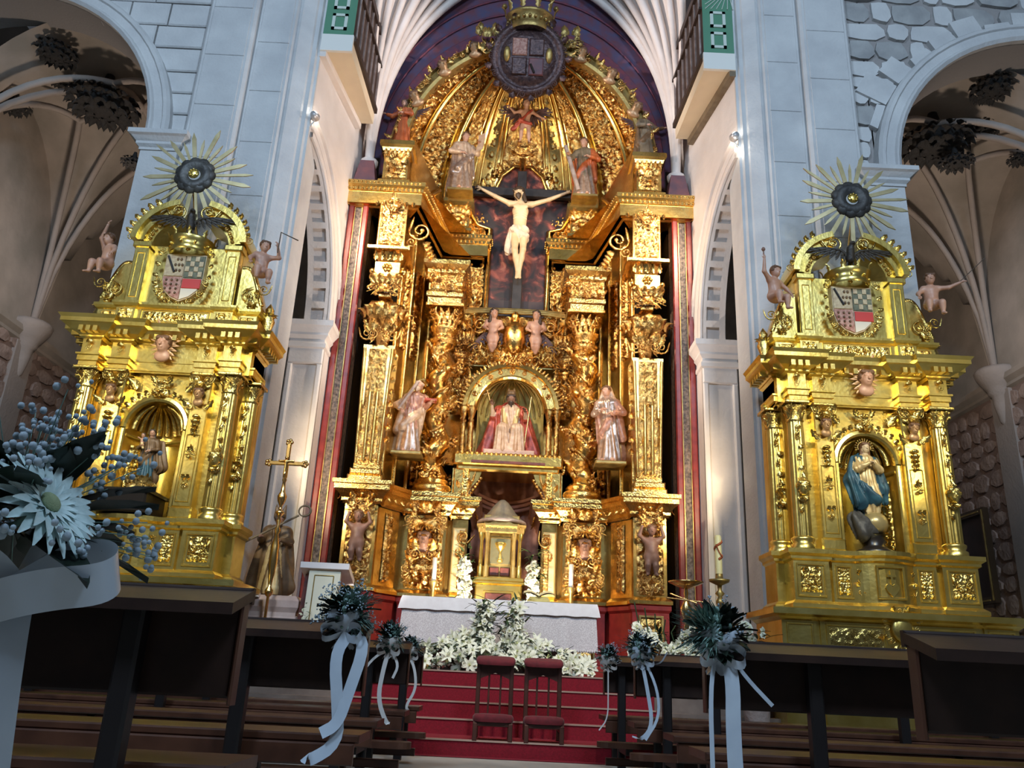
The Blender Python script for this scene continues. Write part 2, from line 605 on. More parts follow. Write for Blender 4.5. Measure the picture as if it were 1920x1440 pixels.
def wing_g(span=1.0, side=1, m=0, rows=3):
    """feathered wing spreading to +x*side, root at origin, in the x,z plane"""
    g = G()
    for rI in range(rows):
        nF = 9 - rI
        L = span * (0.62 - 0.16 * rI)
        for k in range(nF):
            t = k / (nF - 1)
            x = side * span * (0.05 + 0.62 * t) * (1 - 0.06 * rI)
            z = span * (0.10 + 0.34 * math.sin(t * 1.7)) 
            a = math.radians(185 - 105 * t)       # direction of the feather
            ll = L * (0.55 + 0.55 * t)
            dx, dz = side * math.sin(a) * ll, math.cos(a) * ll
            nx_, nz_ = -dz / ll, dx / ll
            wdt = span * 0.052
            tt = np.linspace(0, 1, 5)
            ww = wdt * np.array([.6, 1, 1, .85, .1])
            P = np.zeros((5, 3, 3))
            for i in range(5):
                for j, u in enumerate((-1, 0, 1)):
                    P[i, j] = (x + dx * tt[i] + nx_ * ww[i] * u, -0.03 * span * rI - 0.012 * span * (u == 0) + 0.03 * span * tt[i], z + dz * tt[i] + nz_ * ww[i] * u)
            g.grid(P, m=m)
    q = [(0, 0, 0), (side * .2 * span, -.05 * span, .28 * span), (side * .5 * span, -.04 * span, .42 * span), (side * .68 * span, 0, .40 * span)]
    g.tube(q, np.array([.06, .06, .045, .02]) * span, 6, m)
    return g

# ================================================================ materials (procedural)
MAT = {}


def mat(name, col, rough=0.6, metal=0.0, spec=0.5, noise=None, bump=None, col2=None, subs=0, emit=None, coat=0, alpha=None, sheen=0, voro=None):
    m = bpy.data.materials.new(name)
    m.use_nodes = True
    nt = m.node_tree
    N, L = nt.nodes, nt.links
    b = N['Principled BSDF']
    b.inputs['Base Color'].default_value = (*col, 1)
    b.inputs['Roughness'].default_value = rough
    b.inputs['Metallic'].default_value = metal
    b.inputs['Specular IOR Level'].default_value = spec
    if coat:
        b.inputs['Coat Weight'].default_value = coat
        b.inputs['Coat Roughness'].default_value = 0.15
    if sheen:
        b.inputs['Sheen Weight'].default_value = sheen
    if emit:
        b.inputs['Emission Color'].default_value = (*emit[0], 1)
        b.inputs['Emission Strength'].default_value = emit[1]
    if alpha is not None:
        b.inputs['Alpha'].default_value = alpha
    tc = N.new('ShaderNodeTexCoord')
    if noise or voro:
        if voro:
            t = N.new('ShaderNodeTexVoronoi')
            t.inputs['Scale'].default_value = voro
            src = t.outputs['Distance']
        else:
            t = N.new('ShaderNodeTexNoise')
            t.inputs['Scale'].default_value = noise
            t.inputs['Detail'].default_value = 5
            src = t.outputs['Fac']
        L.new(tc.outputs['Object'], t.inputs['Vector'])
        r = N.new('ShaderNodeValToRGB')
        r.color_ramp.elements[0].position = 0.32
        r.color_ramp.elements[1].position = 0.68
        r.color_ramp.elements[0].color = (*(col2 or [c * 0.7 for c in col]), 1)
        r.color_ramp.elements[1].color = (*col, 1)
        L.new(src, r.inputs[0])
        L.new(r.outputs[0], b.inputs['Base Color'])
    if bump:
        sc_, st, dist = bump
        t2 = N.new('ShaderNodeTexNoise')
        t2.inputs['Scale'].default_value = sc_
        t2.inputs['Detail'].default_value = 3
        L.new(tc.outputs['Object'], t2.inputs['Vector'])
        bp = N.new('ShaderNodeBump')
        bp.inputs['Strength'].default_value = st
        bp.inputs['Distance'].default_value = dist
        L.new(t2.outputs['Fac'], bp.inputs['Height'])
        L.new(bp.outputs[0], b.inputs['Normal'])
    MAT[name] = m
    return m


# gilding
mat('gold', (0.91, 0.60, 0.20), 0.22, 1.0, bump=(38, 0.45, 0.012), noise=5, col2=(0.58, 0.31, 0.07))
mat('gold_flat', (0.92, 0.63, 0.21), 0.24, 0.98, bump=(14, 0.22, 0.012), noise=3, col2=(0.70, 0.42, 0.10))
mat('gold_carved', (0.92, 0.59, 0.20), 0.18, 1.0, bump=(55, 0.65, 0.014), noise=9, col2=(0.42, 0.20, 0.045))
mat('gold_side', (0.90, 0.71, 0.24), 0.29, 0.95, bump=(20, 0.24, 0.010), noise=4, col2=(0.70, 0.50, 0.12))
mat('gold_side_carved', (0.92, 0.70, 0.24), 0.20, 0.98, bump=(60, 0.55, 0.010), noise=8, col2=(0.56, 0.36, 0.08))
mat('putto_gilt', (0.50, 0.30, 0.16), 0.38, 0.35, noise=8, col2=(0.38, 0.21, 0.09))
mat('gold_old', (0.55, 0.40, 0.14), 0.42, 0.8, bump=(30, 0.4, 0.01), noise=6, col2=(0.30, 0.20, 0.07))
mat('brass', (0.80, 0.52, 0.20), 0.22, 1.0, bump=(30, 0.1, 0.004))
mat('silver_grey', (0.30, 0.29, 0.23), 0.45, 0.6, bump=(40, 0.3, 0.006), noise=12, col2=(0.22, 0.21, 0.2))
# stone
mat('stone', (0.62, 0.57, 0.51), 0.8, bump=(22, 0.35, 0.02), noise=2.2, col2=(0.52, 0.47, 0.42))
mat('stone_cool', (0.60, 0.60, 0.59), 0.8, bump=(22, 0.4, 0.02), noise=2.0, col2=(0.49, 0.49, 0.49))
mat('stone_white', (0.80, 0.73, 0.68), 0.75, bump=(18, 0.25, 0.02), noise=2.5, col2=(0.71, 0.64, 0.59))
mat('stone_grey', (0.40, 0.40, 0.39), 0.85, bump=(20, 0.5, 0.02), noise=3, col2=(0.28, 0.28, 0.28))
mat('stone_brown', (0.40, 0.30, 0.25), 0.9, bump=(14, 0.7, 0.03), noise=4, col2=(0.25, 0.18, 0.15))
mat('mortar', (0.30, 0.28, 0.27), 0.95, bump=(30, 0.5, 0.02))
mat('mortar_brown', (0.24, 0.17, 0.14), 0.95, bump=(30, 0.5, 0.02))
mat('vault_plaster', (0.42, 0.36, 0.31), 0.9, bump=(8, 0.3, 0.02), noise=1.4, col2=(0.28, 0.25, 0.21))
mat('vault_rib', (0.37, 0.31, 0.27), 0.85, bump=(20, 0.4, 0.02), noise=2, col2=(0.31, 0.27, 0.24))
mat('gold_ray', (0.62, 0.52, 0.30), 0.35, 0.75, noise=5, col2=(0.42, 0.34, 0.17))
mat('boss_dark', (0.026, 0.023, 0.021), 0.8, bump=(20, 0.6, 0.03), noise=8, col2=(0.02, 0.02, 0.02))
mat('cream_paint', (0.78, 0.66, 0.47), 0.7, bump=(10, 0.1, 0.01), noise=2, col2=(0.70, 0.58, 0.41))
mat('white_block', (0.80, 0.77, 0.70), 0.7)
mat('pink_stone', (0.66, 0.50, 0.44), 0.5, noise=5, col2=(0.50, 0.35, 0.30), bump=(20, 0.2, 0.01))
mat('floor_stone', (0.52, 0.47, 0.39), 0.55, noise=3, col2=(0.42, 0.37, 0.30), bump=(12, 0.2, 0.01))
mat('step_side', (0.20, 0.15, 0.12), 0.7, noise=5, col2=(0.13, 0.09, 0.07))
mat('marble_white', (0.88, 0.84, 0.82), 0.25, noise=3, col2=(0.80, 0.74, 0.72))
mat('lectern_cream', (0.80, 0.78, 0.62), 0.4, noise=4, col2=(0.74, 0.71, 0.55))
# painted woodwork
mat('red_marble', (0.30, 0.035, 0.028), 0.38, noise=7, col2=(0.17, 0.018, 0.018), bump=(20, 0.15, 0.01))
mat('painted_scroll', (0.30, 0.22, 0.17), 0.6, noise=22, col2=(0.07, 0.05, 0.05), bump=(25, 0.6, 0.02))
mat('red_brown_block', (0.24, 0.08, 0.08), 0.5, noise=5, col2=(0.12, 0.06, 0.08))
mat('arch_paint_red', (0.22, 0.045, 0.06), 0.7, noise=9, col2=(0.09, 0.04, 0.08))
mat('arch_paint_blue', (0.07, 0.07, 0.15), 0.7, noise=5, col2=(0.15, 0.045, 0.06))
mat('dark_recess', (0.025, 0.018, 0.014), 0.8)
mat('panel_dark_red', (0.16, 0.04, 0.03), 0.5, noise=12, col2=(0.06, 0.02, 0.02))
mat('painting', (0.34, 0.10, 0.07), 0.55, noise=3.4, col2=(0.030, 0.018, 0.020))
_r = [n for n in MAT['painting'].node_tree.nodes if n.type == 'VALTORGB'][0].color_ramp
_r.elements[0].position, _r.elements[0].color = 0.40, (0.018, 0.012, 0.014, 1)
_r.elements[1].position, _r.elements[1].color = 0.74, (0.46, 0.20, 0.13, 1)
_e = _r.elements.new(0.52); _e.color = (0.075, 0.020, 0.018, 1)
_e = _r.elements.new(0.60); _e.color = (0.24, 0.060, 0.042, 1)
_t = [n for n in MAT['painting'].node_tree.nodes if n.type == 'TEX_NOISE'][0]
_t.inputs['Scale'].default_value = 3.0; _t.inputs['Distortion'].default_value = 1.2
mat('painting_dark', (0.06, 0.035, 0.035), 0.5, noise=2.0, col2=(0.02, 0.014, 0.016))
mat('curtain_paint', (0.52, 0.26, 0.20), 0.7, noise=6, col2=(0.30, 0.13, 0.09))
mat('niche_yellow', (0.78, 0.68, 0.26), 0.45, 0.1, noise=6, col2=(0.45, 0.34, 0.09))
mat('shield_dark', (0.12, 0.07, 0.065), 0.35, 0.45, noise=14, col2=(0.045, 0.025, 0.03), bump=(26, 0.7, 0.02))
mat('shield_cream', (0.68, 0.56, 0.34), 0.5, noise=20, col2=(0.45, 0.32, 0.2))
mat('shield_red', (0.62, 0.05, 0.04), 0.4)
mat('shield_white', (0.76, 0.68, 0.56), 0.5)
mat('shield_pink', (0.60, 0.36, 0.28), 0.5, noise=26, col2=(0.30, 0.09, 0.06))
mat('shield_green', (0.22, 0.22, 0.13), 0.5, noise=16, col2=(0.08, 0.09, 0.06))
mat('tabernacle_door', (0.72, 0.62, 0.32), 0.25, 0.85, bump=(18, 0.3, 0.01))
# figures
mat('skin', (0.56, 0.33, 0.24), 0.42, noise=6, col2=(0.46, 0.24, 0.16))
mat('skin_pale', (0.62, 0.48, 0.31), 0.45, noise=5, col2=(0.50, 0.35, 0.21))
mat('skin_dark', (0.28, 0.15, 0.11), 0.5, noise=5, col2=(0.18, 0.09, 0.06))
mat('hair_dark', (0.045, 0.025, 0.016), 0.5, bump=(60, 0.5, 0.01))
mat('hair_brown', (0.13, 0.06, 0.03), 0.5, bump=(60, 0.5, 0.01))
mat('robe_silver', (0.56, 0.43, 0.36), 0.28, 0.55, noise=16, col2=(0.36, 0.24, 0.18), bump=(40, 0.3, 0.008))
mat('robe_red', (0.50, 0.09, 0.055), 0.35, 0.25, noise=14, col2=(0.30, 0.05, 0.03), bump=(40, 0.2, 0.008))
mat('robe_pink', (0.58, 0.33, 0.25), 0.36, 0.2, noise=14, col2=(0.34, 0.15, 0.10), bump=(40, 0.3, 0.008))
mat('robe_orange', (0.52, 0.14, 0.045), 0.42, 0.1, noise=9, col2=(0.34, 0.07, 0.02))
mat('robe_white', (0.66, 0.50, 0.38), 0.42, 0.15, noise=14, col2=(0.46, 0.30, 0.20), bump=(40, 0.3, 0.008))
mat('robe_blue', (0.035, 0.11, 0.16), 0.42, 0.1, noise=9, col2=(0.012, 0.04, 0.07))
mat('robe_cream', (0.66, 0.52, 0.28), 0.38, 0.3, noise=12, col2=(0.50, 0.34, 0.15))
mat('robe_brown', (0.20, 0.12, 0.06), 0.5, 0.15, noise=9, col2=(0.10, 0.055, 0.025))
mat('robe_dull', (0.22, 0.17, 0.11), 0.55, 0.1, noise=7, col2=(0.13, 0.09, 0.05))
mat('loincloth', (0.60, 0.50, 0.42), 0.6, noise=10, col2=(0.46, 0.36, 0.29))
mat('cross_wood', (0.030, 0.026, 0.028), 0.5, noise=6, col2=(0.015, 0.012, 0.013))
mat('wood_grey', (0.44, 0.36, 0.33), 0.5, noise=8, col2=(0.28, 0.20, 0.17))
mat('wing_dark', (0.16, 0.08, 0.07), 0.5, noise=10, col2=(0.07, 0.04, 0.04))
mat('eagle_black', (0.035, 0.028, 0.022), 0.5, bump=(30, 0.6, 0.01))
mat('cloud_dark', (0.085, 0.08, 0.075), 0.55, 0.3, noise=6, col2=(0.035, 0.033, 0.032), bump=(14, 0.5, 0.02))
mat('cloud_grey', (0.13, 0.125, 0.115), 0.5, 0.35, noise=6, col2=(0.06, 0.058, 0.055), bump=(14, 0.5, 0.02))
mat('globe', (0.46, 0.36, 0.17), 0.3, 0.4, noise=3, col2=(0.30, 0.22, 0.09))
mat('black_base', (0.018, 0.014, 0.012), 0.3)
# furniture
mat('pew_wood', (0.040, 0.020, 0.014), 0.42, noise=5, col2=(0.018, 0.009, 0.007), bump=(30, 0.1, 0.005), spec=0.35)
mat('pew_black', (0.012, 0.009, 0.009), 0.4)
mat('pew_seat', (0.105, 0.040, 0.021), 0.36, noise=6, col2=(0.055, 0.020, 0.011), bump=(30, 0.1, 0.005))
mat('kneeler_wood', (0.085, 0.030, 0.020), 0.35, noise=7, col2=(0.045, 0.015, 0.010))
mat('velvet_red', (0.15, 0.006, 0.012), 0.85, noise=20, col2=(0.09, 0.004, 0.007), sheen=0.1)
mat('red_plinth', (0.42, 0.035, 0.028), 0.4, noise=7, col2=(0.27, 0.02, 0.02), bump=(20, 0.15, 0.01))
mat('gold_lit', (0.95, 0.80, 0.44), 0.42, 0.5, noise=9, col2=(0.85, 0.62, 0.25), bump=(30, 0.2, 0.006))  # paler gold: lamp glare on the chamber pilasters put into the colour
mat('carpet', (0.25, 0.004, 0.016), 0.95, noise=60, col2=(0.17, 0.003, 0.010), bump=(200, 0.5, 0.01))
mat('nosing', (0.75, 0.52, 0.40), 0.3, 0.6)
mat('linen', (0.86, 0.82, 0.80), 0.85, noise=14, col2=(0.80, 0.75, 0.73), bump=(120, 0.2, 0.004))
mat('lace', (0.72, 0.67, 0.65), 0.9, voro=70, col2=(0.56, 0.50, 0.49), bump=(80, 0.4, 0.006))
mat('altar_block', (0.30, 0.24, 0.23), 0.7)
mat('lattice_wood', (0.055, 0.032, 0.024), 0.55, noise=8, col2=(0.03, 0.018, 0.013))
mat('lattice_green', (0.10, 0.26, 0.16), 0.5)
mat('lattice_white', (0.60, 0.66, 0.58), 0.5)
mat('frame_dark', (0.07, 0.045, 0.025), 0.35, 0.3)
mat('wax', (0.82, 0.72, 0.36), 0.45)
mat('wax_white', (0.85, 0.80, 0.68), 0.5)
mat('lamp_lens', (1, 1, 1), 0.3, emit=((1.0, 0.95, 0.85), 30))
mat('lamp_body', (0.55, 0.55, 0.55), 0.4, 0.5)
mat('book_page', (0.80, 0.72, 0.40), 0.7)
mat('book_cover', (0.09, 0.04, 0.03), 0.5)
# flowers
mat('petal_white', (0.84, 0.82, 0.66), 0.55, noise=14, col2=(0.78, 0.76, 0.55))
mat('petal_throat', (0.62, 0.64, 0.28), 0.6)
mat('leaf_green', (0.045, 0.085, 0.030), 0.5, noise=9, col2=(0.022, 0.045, 0.016))
mat('leaf_dark', (0.012, 0.024, 0.014), 0.4, noise=9, col2=(0.006, 0.012, 0.008))
mat('filler_green', (0.24, 0.38, 0.33), 0.7, noise=30, col2=(0.09, 0.17, 0.14))
mat('gypsophila', (0.36, 0.44, 0.50), 0.7)
mat('gerbera', (0.62, 0.78, 0.78), 0.55, noise=12, col2=(0.52, 0.69, 0.70))
mat('gerbera_eye', (0.40, 0.50, 0.28), 0.7, bump=(90, 0.6, 0.01))
mat('ribbon', (0.56, 0.63, 0.70), 0.30, noise=6, col2=(0.47, 0.54, 0.62), coat=0.3)
mat('ribbon_pale', (0.66, 0.62, 0.58), 0.3, coat=0.3)

# ================================================================ the setting
def struct(name, g, m, parent=None, label=None):
    return g.obj(name, m, parent, kind='structure' if parent is None else None, label=label)


struct('floor', G().box(-13, 13, -4, 21, -0.2, 0.0), 'floor_stone')

# raised sanctuary: landing + four steps, carpeted in red
STEPS = [(8.55, 0.14), (9.22, 0.29), (9.50, 0.45), (9.76, 0.60), (10.02, 0.76)]
PLAT = 0.76
g = G()
for i, (y, z) in enumerate(STEPS):
    w = 3.2 if i else 2.3
    g.box(-w, w, y, 10.2 if i < 4 else 12.6, 0.0, z - 0.012)
struct('floor_sanctuary', g, 'step_side')
car = thing('stair_carpet', 'bright red carpet running down the sanctuary steps to the nave floor', 'carpet')
g = G()
pts = [(8.40, 0.004)]
for (y, z), zp in zip(STEPS, [0.0] + [q[1] for q in STEPS[:-1]]):
    pts += [(y - 0.012, zp + 0.006), (y - 0.012, z + 0.004)]
pts.append((11.0, 0.764))
P = np.array([[(x, y, z) for (y, z) in pts] for x in (-1.75, 1.75)])
g.grid(P, sm=False)
g.obj('carpet_runner', 'carpet', car)
for y, z in STEPS:
    G().box(-1.72, 1.72, y - 0.022, y + 0.012, z - 0.004, z + 0.012).obj('stair_nosing', 'nosing', car)
G().box(1.75, 3.1, 9.0, 9.2, 0.14, 0.16).obj('carpet_edge', 'carpet', car)

AX, AZ, AR, AO = 8.1, 8.0, 2.53, 2.86           # nave side arches
for s, side in ((-1, 'left'), (1, 'right')):
    # ---- compound pier beside the chancel
    g = G()
    xs = lambda q: s * q
    pl = [(5.02, 11.0), (5.02, 10.28), (4.98, 10.24), (4.30, 10.24), (4.26, 10.28), (4.26, 10.38), (3.70, 10.38), (3.66, 10.44), (3.62, 10.42),
          (3.44, 10.52), (3.42, 10.56), (3.36, 10.56), (3.34, 10.62), (3.30, 10.62), (3.30, 11.2), (3.62, 11.3)]
    for (a, b) in zip(pl[:-1], pl[1:]):
        zz = np.linspace(0, 15, 2)
        g.grid(np.array([[(s * a[0], a[1], z), (s * b[0], b[1], z)] for z in zz]), sm=False)
    pier = struct('wall_%s_pier' % side, g, 'stone_cool')
    # ashlar faces of the pier
    for zc in range(0, 11):
        z0 = 1.2 + zc * 0.92 + (0.1 if s > 0 else 0)
        gb = G().bbox(min(s * 4.34, s * 4.94), max(s * 4.34, s * 4.94), 10.226, 10.26, z0, z0 + 0.914, 0.006)
        gb.obj('stone', 'stone_cool', pier)
        gb = G().bbox(min(s * 3.74, s * 4.22), max(s * 3.74, s * 4.22), 10.366, 10.40, z0 + 0.4, z0 + 1.314, 0.006)
        gb.obj('stone', 'stone_cool', pier)
    # ---- wall with the side arch
    g = G()
    zt = 13.0
    a = np.radians(np.linspace(180, 0, 33) if s > 0 else np.linspace(0, 180, 33))
    A = np.column_stack([s * AX + (AO - 0.04) * np.cos(a), AZ + (AO - 0.04) * np.sin(a)])
    Bt = np.column_stack([A[:, 0], np.full(33, zt)])
    g.grid(np.stack([np.column_stack([q[:, 0], np.full(33, 10.42), q[:, 1]]) for q in (A, Bt)]), sm=False)
    x0, x1 = sorted((s * 5.0, s * (AX - AO + 0.06)))
    g.box(x0, x1, 10.42, 11.0, 0, zt)
    x0, x1 = sorted((s * (AX + AR), s * 12.5))
    g.box(x0, x1, 10.42, 11.0, 0, zt)
    # thickness of the arch (soffit)
    ai = np.radians(np.linspace(180, 0, 33))
    S_ = np.column_stack([s * AX + AR * np.cos(ai), AZ + AR * np.sin(ai)])
    g.grid(np.stack([np.column_stack([S_[:, 0], np.full(33, y), S_[:, 1]]) for y in (10.3, 11.0)]))
    wl = struct('wall_%s_arch' % side, g, 'mortar')
    # moulded archivolt
    g = G()
    rr = [(AR, 10.32), (AR, 10.22), (AR + .05, 10.18), (AR + .08, 10.18), (AR + .10, 10.22), (AR + .22, 10.22), (AR + .24, 10.19), (AR + .29, 10.19), (AR + .33, 10.24), (AR + .33, 10.44)]
    P = np.array([[(s * AX + r * math.cos(t), y, AZ + r * math.sin(t)) for t in ai] for (r, y) in rr])
    g.grid(P, sm=False)
    struct('trim_%s_archivolt' % side, g, 'stone_cool')
    # impost capital and jamb under the archivolt
    g = G()
    xa, xb = s * 5.03, s * (AX - AR)
    x0, x1 = sorted((xa, xb))
    g.box(x0, x1, 10.22, 11.0, 0, 7.72)
    path = [(x0 - (0.0 if s > 0 else .0), 10.95), (x0, 10.22), (x1, 10.22), (x1, 10.95)]
    prof = [(0, 7.70), (.02, 7.70), (.02, 7.74), (.06, 7.78), (.06, 7.82), (.12, 7.88), (.16, 7.90), (.16, 7.97), (0, 8.0)]
    g.sweep(prof, path)
    g.box(x0 - .1, x1 + .1, 10.16, 11.0, 7.92, 8.0)
    struct('trim_%s_impost' % side, g, 'stone_cool')
    # facing stones of the spandrel
    r_ = np.random.default_rng(3 + s)
    if s < 0:
        z = 8.04
        while z < 12.2:
            hgt = r_.uniform(.38, .48)
            zm = z + hgt / 2
            d = zm - AZ
            xo = AX - math.sqrt(max(0, (AO - .16) ** 2 - d * d)) if d < AO - .16 else AX
            xcur = 5.04
            while xcur < xo - 0.1:
                wd = min(r_.uniform(.45, .95), xo - xcur)
                if xo - xcur - wd < .2:
                    wd = xo - xcur
                x0, x1 = sorted((s * (xcur + .01), s * (xcur + wd - .01)))
                G().bbox(x0, x1, 10.36 - r_.uniform(0, .02), 10.45, z + .012, z + hgt - .012, .02).obj('stone', 'stone_cool', wl)
                xcur += wd
            z += hgt
    else:
        # dressed voussoir blocks around the arch, rubble between
        for k in range(14):
            a0 = 180 - k * 9.5 - 16
            a1 = a0 - r_.uniform(7.5, 9.2)
            ro = AO + r_.uniform(.16, .52) if k % 3 else AO + .14
            q = np.array([(AX + r * math.cos(math.radians(t)), AZ + r * math.sin(math.radians(t))) for r, t in ((AO + .01, a0), (ro, a0 - .6), (ro, a1 + .6), (AO + .01, a1))])
            G().prism(q, 10.335, 10.45).obj('stone', 'stone_cool', wl)
        z = 8.03
        while z < 12.2:
            hgt = r_.uniform(.2, .42)
            d = z + hgt / 2 - AZ
            xo = AX - math.sqrt(max(0, (AO + .06) ** 2 - d * d)) if d < AO + .04 else AX
            xcur = 5.04
            while xcur < xo - 0.08:
                wd = min(r_.uniform(.2, .75), xo - xcur)
                n = 9
                t = np.linspace(0, 2 * PI, n, endpoint=False) + .3
                sq = 1 / np.maximum(np.abs(np.cos(t)), np.abs(np.sin(t))) ** .75
                jit = r_.uniform(.84, 1.0, n)
                q = np.column_stack([xcur + wd / 2 + np.clip(wd * .49 * np.cos(t) * sq * jit, -wd * .48, wd * .48),
                                     z + hgt / 2 + np.clip(hgt * .49 * np.sin(t) * sq * jit, -hgt * .47, hgt * .47)])
                G().prism(q, 10.392 - r_.uniform(0, .035), 10.45).obj('stone', 'stone_grey' if r_.random() < .45 else 'stone_cool', wl)
                xcur += wd
            z += hgt
    # ---- side chapel beyond the arch
    XO, YB = 9.6, 19.6
    g = G()
    x0, x1 = sorted((s * XO, s * (XO + .4)))
    g.box(x0, x1, 11.0, YB, 0, 12)
    g.box(*sorted((s * 4.9, s * 12)), YB, YB + .3, 0, 12)
    g.box(*sorted((s * 4.75, s * 4.95)), 11.0, YB, 0, 12)
    cw = struct('wall_%s_chapel' % side, g, 'mortar_brown')
    # rubble facing of the outer chapel wall, below the string course
    z = .6
    while z < 6.35:
        hgt = r_.uniform(.24, .44)
        y = 12.6 + r_.uniform(0, .4)
        while y < 18.6:
            wd = r_.uniform(.28, .7)
            vis = (z > 4.0 if s < 0 else z > 1.2)
            if vis:
                n = 8
                t = np.linspace(0, 2 * PI, n, endpoint=False) + .4
                sq = 1 / np.maximum(np.abs(np.cos(t)), np.abs(np.sin(t))) ** .7
                jit = r_.uniform(.82, 1, n)
                yy = y + wd / 2 + wd * .46 * np.clip(np.cos(t) * sq * jit, -1, 1)
                zz = z + hgt / 2 + hgt * .46 * np.clip(np.sin(t) * sq * jit, -1, 1)
                xf = XO - r_.uniform(.02, .06)
                gg = G()
                a3 = np.column_stack([np.full(n, s * xf), yy, zz]); b3 = np.column_stack([np.full(n, s * (XO + .02)), yy, zz])
                gg.grid(np.stack([a3, b3]), cv=True, sm=False)
                gg.add(np.vstack([a3, a3.mean(0) - [s * .015, 0, 0]]), [(i, (i + 1) % n, n) for i in range(n)], 0, False)
                gg.obj('stone', 'stone_brown', cw)
            y += wd
        z += hgt
    g = G()
    prof = [(0, 6.4), (.06, 6.44), (.06, 6.5), (.14, 6.58), (.14, 6.68), (0, 6.72)]
    pth = [(s * XO, 11.0), (s * XO, YB)]
    g.sweep(prof, pth if s < 0 else pth[::-1])
    # wall above the string course
    g.box(*sorted((s * (XO - .01), s * (XO + .1))), 11.0, YB, 6.7, 12)
    g.box(*sorted((s * 4.94, s * 4.97)), 11.0, YB, 0, 12)
    g.box(*sorted((s * 4.9, s * XO)), YB - .03, YB, 0, 12)
    struct('trim_%s_chapel' % side, g, 'vault_plaster')
    # rib capital on the chapel wall
    for yc in (15.05,):
        g = G().lathe([(.0, 5.7), (.08, 5.8), (.14, 6.1), (.16, 6.3), (.22, 6.36), (.22, 6.42), (.28, 6.5), (.40, 6.70), (.42, 6.80), (.38, 6.86), (0, 6.86)], (s * (XO - .05), yc, 0), 14)
        g.box(*sorted((s * (XO - .08), s * XO)), yc - .3, yc + .3, 0, 6.4)
        struct('trim_%s_chapel_capital' % side, g, 'vault_rib')
    # vault
    g = G()
    for y0, y1 in ((10.9, 15.3), (15.3, 19.7)):
        xx, yy = np.meshgrid(np.linspace(4.9, XO, 21), np.linspace(y0, y1, 21), indexing='ij')
        u = 2 * (xx - 4.9) / (XO - 4.9) - 1
        v = 2 * (yy - y0) / (y1 - y0) - 1
        zz = 6.8 + 3.9 * np.maximum(np.sqrt(np.clip(1 - np.abs(u) ** 2.0, 0, 1)), np.sqrt(np.clip(1 - np.abs(v) ** 2.0, 0, 1)))
        g.grid(np.stack([s * xx, yy, zz], -1))
    va = struct('ceiling_%s_chapel' % side, g, 'vault_plaster')

    def vz(x, y):
        y0 = 10.9 if y < 15.3 else 15.3
        u = 2 * (x - 4.9) / (XO - 4.9) - 1
        v = 2 * (y - y0) / 4.4 - 1
        return 6.8 + 3.9 * max(math.sqrt(max(0, 1 - u * u)), math.sqrt(max(0, 1 - v * v)))
    crn = [(XO - .05, 15.1), (XO - .05, 11.05), (5.0, 11.05), (5.0, 15.3)]
    tgt = [(7.25, 13.1), (8.4, 13.1), (7.25, 14.3), (6.1, 13.1), (7.25, 12.0)]
    for ci, cnr in enumerate(crn):
        for ti, tg in enumerate(tgt):
            if ci == 0 and ti in (3, 4) or ci == 1 and ti in (2, 3) or ci == 2 and ti in (1, 2) or ci == 3 and ti in (1, 4):
                continue
            t = np.linspace(0, 1, 13)
            dd = math.hypot(tg[0] - cnr[0], tg[1] - cnr[1]) / 3.2
            pth = [(s * (cnr[0] + (tg[0] - cnr[0]) * q), cnr[1] + (tg[1] - cnr[1]) * q, 6.8 + (3.80 - .35 * (ti > 0)) * math.sin(PI / 2 * min(1, q ** .62))) for q in t]
            G().tube(pth, .06, 6).obj('rib', 'vault_rib', va)
    for tg in tgt[1:]:
        G().tube([(s * 7.25, 13.1, 10.58), (s * (7.25 + tg[0]) / 2, (13.1 + tg[1]) / 2, 10.50), (s * tg[0], tg[1], 10.22)], .055, 6).obj('rib', 'vault_rib', va)

    # ---- chancel side wall with its arch (slightly canted inwards)
    A0, B0 = np.array((3.34, 10.4)), np.array((2.99, 12.75))
    W = lambda y, out=0.0: (s * (A0[0] + (B0[0] - A0[0]) * (y - A0[1]) / (B0[1] - A0[1]) + out), y)
    EY, RY, EZ, RZ = 10.50, 1.76, 5.95, 2.46
    th = np.radians(np.linspace(0, 84, 26))
    g = G()
    # wall face above / beyond the arch
    cur = [(EY + RY * math.cos(t), EZ + RZ * math.sin(t)) for t in th]
    top = 13.5
    P = np.array([[(*W(y), z) for (y, z) in cur], [(*W(y), top) for (y, z) in cur]])
    g.grid(P, sm=False)
    g.grid(np.array([[(*W(y), 0), (*W(y), top)] for y in (EY + RY, 15.2)]), sm=False)
    g.grid(np.array([[(*W(y), EZ + RZ - .02), (*W(y), top)] for y in (10.64, cur[-1][0])]), sm=False)
    chw = struct('wall_%s_chancel' % side, g, 'stone_white')
    # archivolt bands on the wall face
    g = G()
    for (r0, r1, o) in ((0.0, .10, -.05), (.16, .30, -.035), (.36, .41, -.06)):
        q = []
        for dr, oo in ((r0, .0), (r0, o), (r1, o), (r1, .0)):
            q.append([(*W(EY + (RY + dr) * math.cos(t), oo), EZ + (RZ + dr) * math.sin(t)) for t in th])
        g.grid(np.array(q), sm=False)
    struct('trim_%s_chancel_arch' % side, g, 'stone_white')
    # coffered soffit
    g = G()
    q = [[(*W(EY + RY * math.cos(t), o), EZ + RZ * math.sin(t)) for t in th] for o in (-.02, .05)]
    g.grid(np.array(q))
    q = [[(*W(EY + RY * math.cos(t), o), EZ + RZ * math.sin(t)) for t in th] for o in (.26, .36)]
    g.grid(np.array(q))
    q = [[(*W(EY + (RY + .06) * math.cos(t), o), EZ + (RZ + .06) * math.sin(t)) for t in th] for o in (.0, .36)]
    g.grid(np.array(q))
